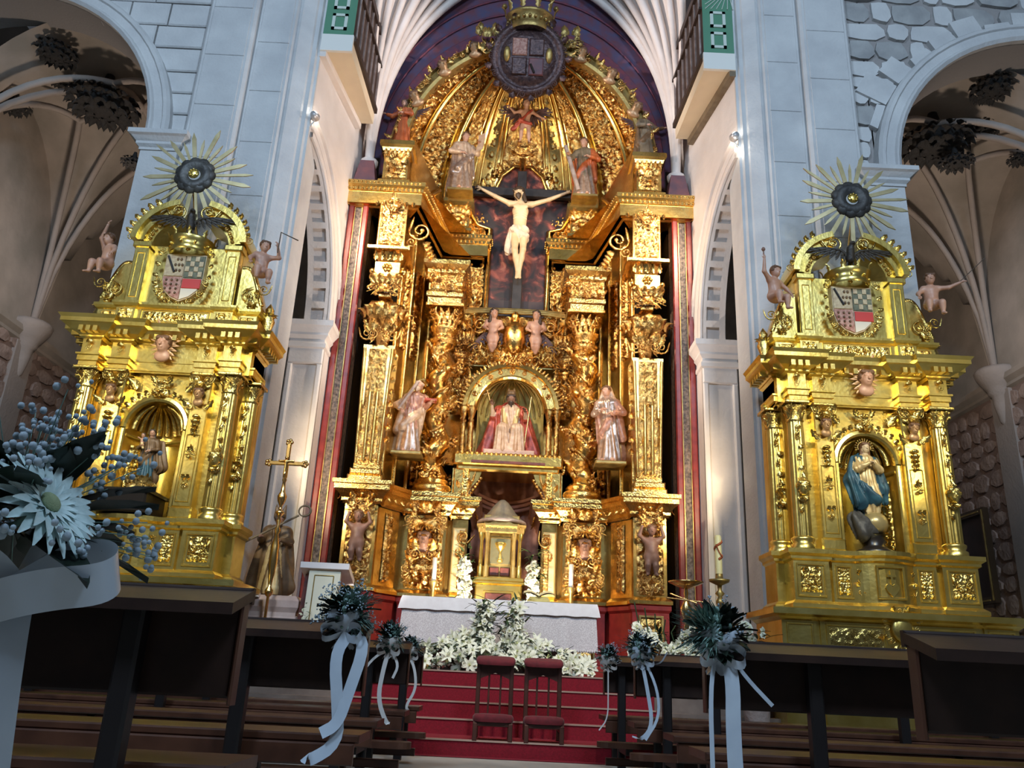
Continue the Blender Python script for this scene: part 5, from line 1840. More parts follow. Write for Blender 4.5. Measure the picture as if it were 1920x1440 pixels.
# ---- seated patron in the niche
KG = thing_w('seated_patron', 'seated mitred patron saint in a red and gold cope inside the niche', 'statue', (0, 14.28, 4.36))
f = Fig()
f.cap((0, -.02, .62), (0, -.04, .98), .20, .17, 2, .05, (1.1, .8, 1), (9, .010, 8, 0))
f.cap((-.17, 0, .98), (.17, 0, .98), .085, None, 3, .05)
for q in (-1, 1):
    f.cap((q * .12, -.06, .58), (q * .15, -.34, .52), .13, .11, 2, .05, (1, 1, 1), (7, .012, 10, q))
    f.cap((q * .15, -.34, .50), (q * .14, -.34, .06), .12, .17, 2, .05, (1, .8, 1), (9, .018, 3, q))
    f.cap((q * .22, .0, .98), (q * .46, .02, .06), .13, .21, 3, .05, (1, .75, 1), (10, .020, 4, q))
    f.cap((q * .14, -.10, 1.0), (q * .10, -.2, .60), .05, .05, 4, .03)
f.cap((0, .12, 1.0), (0, .14, .1), .22, .46, 3, .05, (1.1, .4, 1), (12, .020, 2, 0))
karms = (((-.36, -.06, .84), (-.40, -.18, 1.06), 3), ((.34, -.10, .80), (.30, -.26, .92), 3))
for sgn, (el, wr, sl) in zip((-1, 1), karms):
    f.cap((sgn * .20, 0, .98), el, .08, .07, 3, .04, (1, 1, 1), (6, .006, 20, 0))
    f.cap(el, wr, .062, .03, 2, .02)
f.cap((0, -.04, 1.04), (0, -.06, 1.16), .06, .05, 0, .02)
head(f, (0, -.07, 1.23), 1.08, 0, 0, 1, 1)
f.cap((0, -.05, 1.32), (0, -.05, 1.38), .095, .085, 5, .01, (1, .7, 1))
f.cap((-.05, -.05, 1.38), (-.06, -.05, 1.50), .05, .015, 5, .01, (1, .6, 1))
f.cap((.05, -.05, 1.38), (.06, -.05, 1.50), .05, .015, 5, .01, (1, .6, 1))
Mk = MX((0, 14.30, 4.42), (0, 0, 0), .86)
place(f, 'figure', ['skin_dark', 'hair_dark', 'robe_white', 'robe_red', 'robe_cream', 'robe_brown'], KG, Mk, .0145, lambda g: hands(g, karms, 0), 0.0)
G().join(G().bbox(-.52, .52, -.48, .2, -.07, .04, .02), Mk).obj('throne_base', 'pink_stone', KG)
G().join(G().tube([(.30, -.32, .04), (.42, -.32, 1.24)], .014, 6), Mk).obj('staff', 'brass', KG)
g = G().tube([(-.52, -.16, 1.40), (-.42, -.2, 1.06)], .018, 6)
g.tube([(-.58, -.16, 1.30), (-.46, -.17, 1.33)], .014, 6)
G().join(g, Mk).obj('cross_staff', 'brass', KG)

# ---- nude winged caryatids beside the heart vase, putti of the pedestals (carved parts of the retable)
for s in (-1, 1):
    x = s * .40
    f = Fig()
    J = dict(head=(0, -.06, .52), neck=(0, -.02, .42), chest=(0, 0, .30), hip=(0, 0, .06), shl=(-.12, 0, .37), shr=(.12, 0, .37), ell=(-.17, -.06, .24), elr=(.17, -.06, .24),
             wrl=(-.10, -.14, .16), wrr=(.10, -.14, .16), hpl=(-.05, 0, .04), hpr=(.05, 0, .04), knl=(-.04, -.04, -.10), knr=(.04, -.04, -.10), anl=(-.01, 0, -.2), anr=(.01, 0, -.2), tol=(0, 0, -.22), tor=(0, 0, -.22))
    nude(f, J, .72, 0, 1, .80, -s * .5, 0, None, True)
    M = MX((x, 14.18, 6.62))
    o = place(f, 'winged_nude', ['skin', 'hair_dark'], RT, M, .0105)
    for q in (-1, 1):
        G().join(wing_g(.36, q), MX((x + q * .05, 14.26, 6.80), (0, q * 1.2, 0))).obj('wing', 'wing_dark', o)
    # standing putto on the outer pedestal
    J = dict(head=(0, -.05, .66), neck=(0, -.01, .56), chest=(0, 0, .46), hip=(0, 0, .29), shl=(-.10, 0, .52), shr=(.10, 0, .52), ell=(-.18, -.03, .58), elr=(.18, -.03, .58),
             wrl=(-.14, -.05, .72), wrr=(.14, -.05, .72), hpl=(-.05, 0, .27), hpr=(.05, 0, .27), knl=(-.06, -.05, .15), knr=(.06, -.02, .15), anl=(-.05, .0, .03), anr=(.07, .01, .03), tol=(-.07, -.06, .01), tor=(.08, -.05, .01))
    f = nude(Fig(), J, .52, 0, 1, .72, 0, 0, None, False, True)
    place(f, 'putto', ['skin_dark', 'hair_brown'], RT, MX((s * 2.19, 12.30, 2.22)), .0095)
    # putto head under the column bracket
    f = Fig()
    head(f, (0, 0, .1), 1.1, 0, 0, 1)
    f.ell((0, .03, -.04), (.15, .07, .07), 0, .04)
    place(f, 'putto_head', ['skin_dark', 'hair_brown'], RT, MX((s * 1.255, 12.93, 2.58)), .0095)

# cherub heads peeping out of the front arch
for s in (-1, 1):
    for a in (28, 47, 64):
        t_ = math.radians(a)
        f = Fig()
        head(f, (0, 0, 0), .95, -s * .3, 0, 1)
        f.ell((0, .03, -.13), (.13, .06, .07), 0, .05)
        place(f, 'putto_head', ['putto_gilt', 'hair_brown'], RT, MX((s * 2.36 * math.cos(t_), 12.74, 9.55 + 2.80 * math.sin(t_)), (0, s * (PI / 2 - t_) * .5, 0)), .0115)

# ================================================================ gilded side altars
def flat_path(pts):
    return [(x, y) for x, y in pts]


def frame(g, x0, x1, y, z0, z1, w=.02, d=.02):
    for a, b, c_, d_ in ((x0, x1, z0, z0 + w), (x0, x1, z1 - w, z1), (x0, x0 + w, z0 + w, z1 - w), (x1 - w, x1, z0 + w, z1 - w)):
        g.bbox(a, b, y - d, y, c_, d_, .006)
    return g


def cherub_head(parent, x, y, z, s, M0=None, wings=True, name='cherub', m_='skin'):
    f = Fig()
    head(f, (0, 0, .12), 1.1, 0, 0, 1)
    f.ell((0, .03, -.05), (.11, .06, .09), 0, .05)
    o = place(f, name, [m_, 'hair_brown'], parent, MX((x, y, z), (0, 0, 0), s), .0115)
    if wings:
        for q in (-1, 1):
            G().join(wing_g(.42, q), MX((x + q * .05 * s, y + .04, z - .04 * s), (0, -q * .95, 0), s)).obj('wing', 'putto_gilt', o)
    return o


def half_path(pts):
    """mirror outer->inner half plan into a full left->right path"""
    return [(-x, y) for x, y in pts] + [(x, y) for x, y in pts[::-1]]


def build_side_altar():
    T = thing('side_altar', 'x', 'altarpiece', group='gilded side altars')
    GS, GC = 'gold_side', 'gold_side_carved'
    # mensa
    mp = half_path([(1.30, .62), (1.30, -.30), (.92, -.30), (.92, -.28), (.88, -.28), (.88, -.30)])
    g = G().sweep([(.06, 0), (.06, .18), (0, .22), (0, 1.46), (.05, 1.50), (.12, 1.52), (.12, 1.585), (-.2, 1.60)], mp)
    g.box(-1.3, 1.3, -.28, .62, 1.5, 1.575)
    me = g.obj('mensa', GS, T)
    for q in (-1, 1):
        frame(G(), *sorted((q * 1.25, q * .96)), -.30, 1.20, 1.44).obj('panel_frame', GS, me)
        frame(G(), *sorted((q * .82, q * .16)), -.30, 1.18, 1.44).obj('panel_frame', GS, me)
        relief(G(), .58, .18, .012, 201, MX((q * .49, -.301, 1.22)), cell=.14, step=.015).obj('carved_panel', GC, me)
    g = G().ball((0, -.34, 1.42), (.12, .05, .15), n=14)
    ca = g.obj('oval_cartouche', GS, me)
    g = G()
    for k in range(16):
        a = 2 * PI * k / 16
        orn(g, (SCR, LEAF2)[k % 2], .17 * math.cos(a), -.34, 1.42 + .19 * math.sin(a), (.035, .08)[k % 2], ry=PI / 2 - a)
    g.obj('cartouche_scrolls', GC, ca)
    # predella
    bul = [(x, -.06 - .14 * (1 - (x / .33) ** 2)) for x in np.linspace(.33, 0, 7)]
    pp = half_path([(1.16, .62), (1.16, .20), (1.06, .20), (1.06, -.10), (.65, -.10), (.65, .0), (.60, .0), (.60, -.06), (.345, -.06)] + bul[:-1]) 
    prof = [(.03, 1.60), (.05, 1.62), (.05, 1.66), (0, 1.70), (0, 2.14), (.03, 2.16), (.03, 2.19), (.07, 2.22), (.07, 2.27), (-.05, 2.29)]
    g = G().sweep(prof, pp)
    g.box(-1.15, 1.15, .2, .62, 1.6, 2.28)
    g.box(-1.06, 1.06, -.04, .62, 2.2, 2.285)
    pr = g.obj('predella', GS, T)
    for q in (-1, 1):
        frame(G(), *sorted((q * .70, q * 1.03)), -.10, 1.74, 2.11).obj('panel_frame', GS, pr)
        g = relief(G(), .24, .28, .04, 203, MX((q * .865, -.102, 1.79)), cell=.11, step=.012)
        cluster(g, q * .865, -.11, 1.93, .2, .26, .03, 9, 204, .055)
        g.obj('carved_panel', GC, pr)
        frame(G(), *sorted((q * .38, q * .57)), -.06, 1.74, 2.11).obj('panel_frame', GS, pr)
        g = relief(G(), .13, .30, .04, 205, MX((q * .475, -.062, 1.78)), cell=.07, step=.010)
        g.obj('carved_panel', GC, pr)
        g = G()
        for k in range(6):
            orn(g, (LEAF2, SCR)[k % 2], q * .30, -.075, 1.76 + k * .06, (.08, .03)[k % 2], ry=q * (k % 3 - 1) * .6)
        g.obj('carved_drop', GC, pr)
    M = MX((0, -.215, 0))
    frame(G(), -.16, .16, -.185, 1.74, 2.11, .025, .03).obj('panel_frame', GS, pr)
    g = G().box(-.012, .012, -.225, -.19, 1.90, 2.06)
    g.box(-.05, .05, -.225, -.19, 1.985, 2.01)
    g.obj('relief_cross', GS, pr)
    t = np.linspace(0, 2 * PI, 24, endpoint=False)
    ht = np.column_stack([.075 * np.sin(t) ** 3, 1.845 + .0055 * (13 * np.cos(t) - 5 * np.cos(2 * t) - 2 * np.cos(3 * t) - np.cos(4 * t))])
    G().prism(ht, -.222, -.18).obj('relief_heart', GS, pr)
    # back wall of the main storey with the niche opening
    g = G()
    NR_, NZ_ = .355, 3.38
    for q in (-1, 1):
        g.box(*sorted((q * NR_, q * .99)), .16, .62, 2.28, 4.2)
        g.box(*sorted((q * .99, q * 1.10)), .50, .62, 2.28, 4.2)
    a = np.linspace(0, PI, 25)
    A = np.column_stack([NR_ * np.cos(a), NZ_ + NR_ * np.sin(a)])
    Bq = np.column_stack([NR_ * np.cos(a), np.full(25, 4.1)])
    g.grid(np.stack([np.column_stack([w[:, 0], np.full(25, .16), w[:, 1]]) for w in (A, Bq)]), sm=False)
    wl = g.obj('storey_wall', GS, T)
    g = G()
    P = np.array([[(NR_ * math.cos(b), .16 + .40 * math.sin(b), z) for b in a] for z in np.linspace(2.28, NZ_, 5)])
    g.grid(P)
    P = np.array([[(NR_ * math.cos(b) * math.cos(c), .16 + .40 * math.sin(b) * math.cos(c), NZ_ + NR_ * math.sin(c)) for b in a] for c in np.linspace(0, PI / 2, 9)])
    g.grid(P)
    nc = g.obj('niche', GS, T)
    g = G()
    for k in range(9):
        b = PI * (k + .5) / 9
        g.tube([(.31 * math.cos(b) * math.cos(c), .17 + .36 * math.sin(b) * math.cos(c), NZ_ + .01 + .31 * math.sin(c)) for c in np.linspace(0, 1.3, 6)], [.045, .045, .04, .03, .02, .012], 6)
    g.obj('niche_shell', GC, nc)
    for q in (-1, 1):
        relief(G(), .14, .85, .03, 207, MX((q * .28, .34, 2.36), (0, 0, q * -.9)), cell=.08, step=.012).obj('carved_strip', GC, nc)
    g = G().tube([(-NR_, .15, 3.30), (-.3, .36, 3.30), (0, .53, 3.30), (.3, .36, 3.30), (NR_, .15, 3.30)], .022, 6)
    g.obj('niche_string', GS, nc)
    rr = [(.345, .17), (.345, .10), (.37, .08), (.41, .09), (.42, .12), (.42, .17)]
    P = np.array([[(r * math.cos(b), y, NZ_ + r * math.sin(b)) for b in a] for r, y in rr])
    g = G().grid(P, sm=False)
    for q in (-1, 1):
        g.bbox(*sorted((q * .345, q * .42)), .09, .17, 2.28, NZ_, .015)
    g.obj('niche_arch', GS, T)
    g = G()
    for k in range(17):
        b = PI * (k + .5) / 17
        orn(g, LEAF2, .43 * math.cos(b), .10, NZ_ + .43 * math.sin(b), .09, ry=PI / 2 - b)
    for q in (-1, 1):
        orn(g, LEAF, q * .30, .10, 3.86, .20, ry=q * .7)
        orn(g, SCR, q * .36, .10, 3.92, .05, flip=q > 0)
    cluster(g, 0, .10, 3.88, .2, .26, .06, 10, 209, .08)
    g.obj('arch_foliage', GC, T)
    # pilasters with putto herms
    for q in (-1, 1):
        x = q * .535
        g = G().bbox(x - .115, x + .115, .0, .18, 2.42, 3.98, .015)
        g.bbox(x - .14, x + .14, -.03, .18, 2.28, 2.42, .02)
        pi_ = g.obj('pilaster', GS, T)
        frame(G(), x - .08, x + .08, .0, 2.48, 3.30, .012, .012).obj('panel_frame', GS, pi_)
        g = G()
        for k, zz in enumerate((2.72, 3.05, 3.30, 3.40)):
            cluster(g, x, -.01, zz, .08, .12, .02, 4, 211 + k, .05)
        for k in range(5):
            g.ball((x, -.03, 3.52 - .055 * k), (.05 - .006 * k, .035, .028), n=8)
        g.obj('carved_pendant', GC, pi_)
        cherub_head(pi_, x, -.07, 3.72, .58, wings=False, name='putto_herm', m_='putto_gilt')
        g = G()
        for q2 in (-1, 1):
            orn(g, LEAF, x + q2 * .07, -.03, 3.62, .17, ry=q2 * .9)
            orn(g, SCR, x + q2 * .09, -.04, 3.64, .035, flip=q2 < 0)
        g.obj('carved_collar', GC, pi_)
        g = cluster(G(), x, .0, 3.96, .26, .16, .06, 9, 215, .07)
        orn(g, SCR, x + .10, -.05, 3.98, .045)
        orn(g, SCR, x - .10, -.05, 3.98, .045, flip=True)
        g.bbox(x - .15, x + .15, -.06, .18, 4.04, 4.08, .01)
        g.obj('pilaster_capital', GC, pi_)
    # fluted columns: front pair and a set-back pair at the flanks
    def column(x, y, z0=2.28):
        g = G().lathe([(.145, z0), (.145, z0 + .05), (.115, z0 + .07), (.135, z0 + .11), (.135, z0 + .13), (.105, z0 + .15)], (x, y, 0), 20)
        co = g.obj('column', GS, T)
        g = G().lathe([(.108, z0 + .15), (.110, z0 + .6), (.098, 3.84)], (x, y, 0), 56, flute=14, fd=.13)
        g.obj('fluted_shaft', GS, co)
        g = G().lathe([(.098, 3.82), (.11, 3.84), (.10, 3.86), (.10, 3.90), (.13, 4.02)], (x, y, 0), 18)
        for rI in range(2):
            for k in range(9):
                b = 2 * PI * (k + .5 * rI) / 9
                orn(g, LEAF, x + .10 * math.cos(b), y + .10 * math.sin(b), 3.86 + .07 * rI, .11, rz=b + PI / 2)
        for k in range(4):
            b = PI / 4 + k * PI / 2
            orn(g, SCR, x + .14 * math.cos(b), y + .14 * math.sin(b), 4.01, .038, rz=b + PI / 2)
        g.bbox(x - .15, x + .15, y - .15, y + .15, 4.04, 4.08, .01)
        g.obj('column_capital', GC, co)
        g = G()
        for k in range(13):
            zz = 3.78 - k * .085
            orn(g, (LEAF2, LEAF, ROS)[k % 3], x + .012 * math.sin(k * 2), y - .115, zz, (.09, .10, .03)[k % 3], ry=PI + math.sin(k * 1.7) * .6)
        cluster(g, x, y - .11, 2.92, .16, .22, .04, 7, 221, .06)
        g.obj('garland', GC, co)
        return co
    for q in (-1, 1):
        co = column(q * .885, .02)
        f = Fig()
        head(f, (0, 0, .05), .8, 0, 0, 1)
        place(f, 'cherub_mask', ['gold_side', 'gold_side_carved'], co, MX((q * .885, -.11, 2.93)), .011)
        column(q * 1.03, .37)
    # entablature with ressauts
    ep = half_path([(1.08, .62), (1.08, .14), (1.00, .14), (1.00, -.14), (.74, -.14), (.74, .04), (.67, .04), (.67, -.06), (.40, -.06), (.40, .06)])
    g = G().sweep([(-.02, 4.08), (-.02, 4.13), (0, 4.14), (0, 4.20), (.02, 4.21), (.02, 4.23), (-.02, 4.24), (-.02, 4.42), (.02, 4.44), (.02, 4.46), (.10, 4.50), (.18, 4.56), (.20, 4.57), (.20, 4.62), (.23, 4.66), (-.3, 4.69)], ep)
    en = g.obj('entablature', GS, T)
    g = G()
    V = [(x, y, 4.09) for x, y in ep]
    g.add(V + [(-1.08, .62, 4.09), (1.08, .62, 4.09)], [(i, i + 1, len(V) + (1 if i >= len(V) // 2 else 0), len(V) + (1 if i > len(V) // 2 else 0)) for i in range(len(V) - 1)], 0, False)
    g.box(-1.06, 1.06, .05, .62, 4.1, 4.68)
    g.obj('entablature_core', GS, en)
    path = np.array(ep)
    mg = G().box(-.026, .026, -.15, .0, -.035, .035)
    mm = mg.mesh('modillion', GS)
    for a_, b_ in zip(path[:-1], path[1:]):
        L = np.linalg.norm(b_ - a_)
        n = int(round((L + .1) / .125))
        if L < .12:
            continue
        d = (b_ - a_) / L
        for k in range(n):
            p = a_ + d * (L * (k + .5) / n)
            put('modillion', mm, en, (p[0], p[1], 4.505), math.atan2(d[1], d[0]))
    g = G()
    for q in (-1, 1):
        for x, y in ((.88, -.165), (.535, -.085)):
            orn(g, LEAF2, q * x, y, 4.42, .10, ry=PI)
            orn(g, SCR, q * x, y, 4.30, .03)
    g.obj('frieze_brackets', GC, en)
    cherub_head(T, 0, -.10, 4.30, .86, name='keystone_cherub')
    # attic base
    ap = half_path([(1.02, .62), (1.02, .12), (.74, .12), (.74, .02), (.50, .02), (.50, .06)])
    g = G().sweep([(.03, 4.69), (.03, 4.73), (0, 4.75), (0, 4.93), (.03, 4.95), (.05, 4.98), (.05, 5.01), (-.3, 5.02)], ap)
    g.box(-1.0, 1.0, .2, .62, 4.7, 5.01)
    ab = g.obj('attic_base', GS, T)
    frame(G(), -.44, .44, .06, 4.75, 4.93, .015, .015).obj('panel_frame', GS, ab)
    g = relief(G(), .8, .13, .02, 231, MX((0, .058, 4.775)), cell=.09, step=.012)
    for k in (-1, 0, 1):
        orn(g, ROS, k * .10, .04, 4.84, .035)
    g.obj('carved_panel', GC, ab)
    for q in (-1, 1):
        relief(G(), .18, .15, .03, 233, MX((q * .62, .018, 4.765)), cell=.08, step=.010).obj('carved_panel', GC, ab)
        relief(G(), .20, .14, .03, 234, MX((q * .88, .118, 4.77)), cell=.09, step=.012).obj('carved_panel', GC, ab)
    # attic with arms
    g = G().bbox(-.70, .70, .16, .60, 5.01, 5.90, .01)
    at = g.obj('attic', GS, T)
    for q in (-1, 1):
        x = q * .60
        g = G().bbox(x - .095, x + .095, .06, .2, 5.02, 5.86, .012)
        g.bbox(x - .12, x + .12, .03, .2, 5.82, 5.90, .012)
        p_ = g.obj('attic_pilaster', GS, at)
        frame(G(), x - .05, x + .05, .06, 5.10, 5.74, .010, .012).obj('panel_frame', GS, p_)
        # side scrolls on which the cherubs sit
        t = np.linspace(0, 1, 14)
        cur = [(q * (.72 + .32 * v), 5.62 - .42 * v + .18 * math.sin(v * PI * 1.2) * (v > .0) - .20 * v * (1 - v)) for v in t]
        A_ = np.array([(c[0], max(c[1], 5.05)) for c in cur]); B_ = np.column_stack([A_[:, 0], np.full(14, 5.02)])
        g = G().strip(A_, B_, .14, .5)
        sw = g.obj('scroll_wing', GS, T)
        g = G().tube(np.column_stack([A_[:, 0], np.full(14, .16), A_[:, 1]]), .035, 6)
        orn(g, SCR, q * 1.06, .10, 5.30, .08, flip=q < 0)
        orn(g, SCR, q * .86, .11, 5.22, .09, ry=q * 1.4, flip=q > 0)
        cluster(g, q * .92, .13, 5.16, .2, .22, .03, 8, 241, .07)
        g.obj('scroll_carving', GC, sw)
        g = G().lathe([(.05, 4.7), (.09, 4.74), (.05, 4.82), (.09, 4.95), (.05, 5.06), (.06, 5.12), (.0, 5.22)], (q * 1.10, .34, 0), 10)
        for k in range(8):
            orn(g, LEAF2, q * 1.10 + .05 * math.cos(k * PI / 4), .34 + .05 * math.sin(k * PI / 4), 4.96, .12, rz=k * PI / 4 + PI / 2)
        g.obj('corner_urn', GC, T)
        # broken segmental pediment
        am_ = np.radians(np.linspace(178, 106, 18)) if q < 0 else np.radians(np.linspace(2, 74, 18))
        g = G()
        for r0, r1, y0 in ((.50, .60, .10), (.60, .68, .04), (.68, .76, -.02)):
            rings2 = [np.column_stack([r * np.cos(am_), 5.90 + (r - .12) * np.sin(am_)]) for r in (r0, r1)]
            g.strip(rings2[0], rings2[1], y0, .58)
        pe = g.obj('pediment_half', GS, T)
        g = G()
        orn(g, SCR, q * .20, .0, 6.34, .12, ry=q * .3, flip=q < 0)
        for k in range(6):
            b = am_[2 + k * 2]
            orn(g, LEAF2, .74 * math.cos(b), -.0, 5.90 + .64 * math.sin(b), .11, ry=PI / 2 - b)
            orn(g, ROS, .55 * math.cos(b), .08, 5.90 + .44 * math.sin(b), .03)
        orn(g, SCR, q * .78, .06, 5.98, .06, flip=q > 0)
        g.obj('pediment_carving', GC, pe)
    # coat of arms
    g = G()
    ou = [(-.26, 5.74), (.26, 5.74), (.26, 5.36), (.22, 5.22), (.12, 5.12), (0, 5.07), (-.12, 5.12), (-.22, 5.22), (-.26, 5.36)]
    g.prism(ou, .07, .16)
    sh_ = g.obj('arms_shield', 'shield_cream', at)
    def quarter(x0, x1, z0, z1, m_, clip=False):
        if not clip:
            return G().bbox(x0, x1, .055, .08, z0, z1, .006).obj('arms_quarter', m_, sh_)
        q_ = [(x0, z1), (x1, z1), (x1, max(z0, 5.09 if abs(x1) < .03 else 5.34)), ]
        sx = 1 if x1 > .1 else -1
        pts = [(sx * .005, z1), (sx * .25, z1), (sx * .25, 5.37), (sx * .21, 5.23), (sx * .12, 5.14), (sx * .005, 5.09)]
        return G().prism(pts, .055, .08).obj('arms_quarter', m_, sh_)
    quarter(-.25, -.005, 5.42, 5.72, 'shield_cream')
    quarter(.005, .25, 5.40, 5.72, 'shield_green')
    quarter(-.25, -.005, 5.1, 5.41, 'shield_pink', True)
    quarter(.005, .25, 5.1, 5.39, 'shield_white', True)
    G().bbox(.008, .247, .045, .06, 5.25, 5.385, .005).obj('red_band', 'shield_red', sh_)
    G().tube([(-.23, .045, 5.70), (-.12, .045, 5.47)], .014, 5).obj('bend', 'cross_wood', sh_)
    g = G()
    for i in range(3):
        for j in range(2 + i % 2):
            g.ball((-.10 + j * .045 - .02 * (i % 2), .05, 5.50 + i * .08), (.018, .012, .022), n=6)
    for i in range(4):
        for j in range(3):
            g.ball((-.20 + j * .07, .05, 5.36 - i * .06), (.016, .012, .018), n=6)
    g.obj('arms_charges', 'robe_brown', sh_)
    g = G()
    for i in range(4):
        for j in range(4):
            if (i + j) % 2:
                g.box(.015 + j * .058, .068 + j * .058, .045, .056, 5.42 + i * .073, 5.488 + i * .073)
    g.obj('arms_checks', 'shield_cream', sh_)
    g = G()
    loop = [(x * 1.2, .06, 5.42 + (z - 5.42) * 1.14) for x, z in ou]
    for (x, y, z) in loop:
        orn(g, SCR, x, y - .01, z, .05, ry=x * 6, flip=x < 0)
    for i in range(len(loop)):
        a_, b_ = np.array(loop[i]), np.array(loop[(i + 1) % len(loop)])
        for k in range(3):
            p = a_ + (b_ - a_) * (k + .5) / 3
            orn(g, LEAF2, p[0], p[1], p[2], .085, ry=math.atan2(p[0], p[2] - 5.42))
    g.obj('arms_mantling', GC, at)
    g = G().lathe([(.26, 5.76), (.28, 5.80), (.26, 5.83), (.27, 5.90), (.30, 5.94), (.29, 5.96)], (0, .16, 0), 24)
    for k in range(9):
        b = 2 * PI * k / 9
        orn(g, LEAF, .29 * math.cos(b), .16 + .29 * math.sin(b), 5.94, .12, rz=b + PI / 2)
        g.ball((.27 * math.cos(b + .35), .16 + .27 * math.sin(b + .35), 5.865), .022, n=6)
    g.obj('crown', GS, at)
    # eagle perched on the crown
    f = Fig()
    f.cap((0, .1, 6.02), (0, .06, 6.16), .055, .05, 0, .03)
    f.ell((.02, .03, 6.22), (.035, .045, .035), 0, .02)
    f.cap((.02, .0, 6.215), (.02, -.04, 6.20), .014, .006, 0, .01)
    f.cap((0, .12, 6.02), (0, .18, 5.92), .04, .02, 0, .02)
    eg = place(f, 'eagle', 'eagle_black', T, MX((0, -.10, .09)), .010)
    for q in (-1, 1):
        G().join(wing_g(.46, q), MX((q * .03, .0, 6.16), (0, q * .12, 0), (1, 1, .62))).obj('wing', 'eagle_black', eg)
    for q in (-1, 1):
        G().tube([(q * .03, .0, 6.11), (q * .05, .02, 5.98)], .012, 5).obj('leg', 'eagle_black', eg)
    return T


def add_sunburst(T, dx, z, m_):
    g = G()
    r_ = np.random.default_rng(5)
    for k in range(11):
        a = 2 * PI * k / 11
        g.ball((dx + .19 * math.cos(a), .0, z + .19 * math.sin(a)), (.095, .06, .095), n=8)
    t = np.linspace(0, 2 * PI, 28, endpoint=False)
    P = np.array([[(dx + r * math.cos(a), y, z + r * math.sin(a)) for a in t] for r, y in ((.08, -.02), (.16, -.075), (.22, -.05), (.25, .03))])
    g.grid(P, cv=True)
    cl = g.obj('cloud_disc', m_, T)
    G().lathe([(0, -.03), (.045, -.03), (.07, -.01), (.07, .03)], (0, 0, 0), 16)
    g = G().ball((dx, -.05, z), (.075, .03, .075), n=12)
    for k in range(8):
        a = 2 * PI * k / 8
        g.ball((dx + .05 * math.cos(a), -.075, z + .05 * math.sin(a)), .016, n=6)
    g.obj('host_medallion', 'gold_side', cl)
    for k in range(26):
        a = 2 * PI * (k + .3) / 26
        L = .70 if k % 2 else .58
        if k % 5 == 0:
            L = .78
        w = .017 + .009 * (k % 2)
        d = np.array((math.cos(a), math.sin(a))); n = np.array((-d[1], d[0]))
        pts = [d * .22 - n * w, d * .22 + n * w, d * (L - .10) + n * w * 1.1, d * L, d * (L - .10) - n * w * 1.1]
        g = G().prism([(dx + p[0], z + p[1]) for p in pts], .0, .018)
        g.obj('ray', 'gold_ray', T)
    G().tube([(dx, .03, z - .2), (dx, .25, 6.4), (0, .4, 5.95)], .014, 6).obj('rod', 'gold_old', T)


SA_R = build_side_altar()
SA_R.location = (4.37, 9.58, 0)
SA_L = copy_tree(SA_R)
SA_L.location = (-4.33, 9.58, 0)
SA_R['label'] = 'gilded side altar with a pale crowned Virgin in its niche, right of the chancel'
SA_L['label'] = 'gilded side altar with a dark Virgin and Child in its niche, left of the chancel'
add_sunburst(SA_R, .10, 7.02, 'cloud_dark')
add_sunburst(SA_L, -.08, 6.90, 'cloud_grey')

# statue of the right altar: Virgin on a globe
x0, y0 = 4.34, 9.66
VR = thing_w('virgin_statue', 'carved Virgin in blue mantle on a globe in the right altar niche', 'statue', (x0, y0, 2.285))
f = Fig()
f.cap((0, 0, .92), (.06, -.02, .50), .15, .17, 2, .05, (1, .8, 1), (8, .016, 4, 0))
f.cap((.06, -.02, .5), (.02, 0, .22), .17, .16, 2, .05, (1, .8, 1), (8, .022, 6, 0))
f.cap((0, 0, .9), (0, 0, 1.28), .13, .14, 2, .05, (1.1, .8, 1), (8, .010, 8, 0))
f.cap((-.15, 0, 1.30), (.15, 0, 1.30), .08, None, 3, .05)
f.cap((-.20, .04, 1.28), (-.34, .02, .84), .10, .15, 3, .05, (1, .8, 1), (6, .022, 9, 0))
f.cap((-.34, .0, .84), (-.20, -.04, .42), .15, .18, 3, .06, (1, .8, 1), (7, .030, 10, 1))
f.cap((-.2, -.08, .70), (.05, -.14, .45), .10, .12, 3, .05, (1, 1, 1), (6, .025, 14, 1))
f.cap((.20, .04, 1.28), (.33, .06, .70), .09, .14, 3, .05, (1, .8, 1), (6, .022, 9, 3))
f.cap((.33, .06, .70), (.36, .05, .45), .13, .06, 3, .05, (1, .8, 1), (6, .022, 9, 3))
f.cap((0, .10, 1.28), (0, .12, .3), .18, .26, 3, .05, (1, .5, 1), (9, .02, 5, 0))
varms = (((-.24, -.08, 1.08), (-.05, -.22, 1.18), 2), ((.24, -.08, 1.08), (.05, -.22, 1.18), 2))
for sgn, (el, wr, sl) in zip((-1, 1), varms):
    f.cap((sgn * .17, 0, 1.28), el, .075, .08, 2, .04, (1, 1, 1), (6, .010, 20, 0))
    f.cap(el, wr, .078, .05, 2, .03, (1, 1, 1), (6, .010, 20, 0))
f.cap((0, 0, 1.34), (0, -.02, 1.45), .055, .045, 0, .02)
head(f, (0, -.03, 1.55), 1.0, -.1, 0, 1, None, True)
Mv = MX((x0, y0, 2.66), (0, 0, .1), .58)
place(f, 'figure', ['skin_pale', 'hair_brown', 'robe_cream', 'robe_blue'], VR, Mv, .0145, lambda g: hands(g, varms, 0, .8))
G().ball((x0 + .02, y0 - .02, 2.63), (.155, .155, .145), n=20).obj('globe', 'globe', VR)
f = Fig()
f.cap((-.18, 0, .34), (-.10, -.05, .18), .09, .12, 0, .05, (1, 1, 1), (6, .02, 14, 0))
f.ell((-.12, -.06, .26), (.10, .09, .10), 0, .05)
place(f, 'cloud', 'cloud_dark', VR, MX((x0, y0, 2.34)), .012)
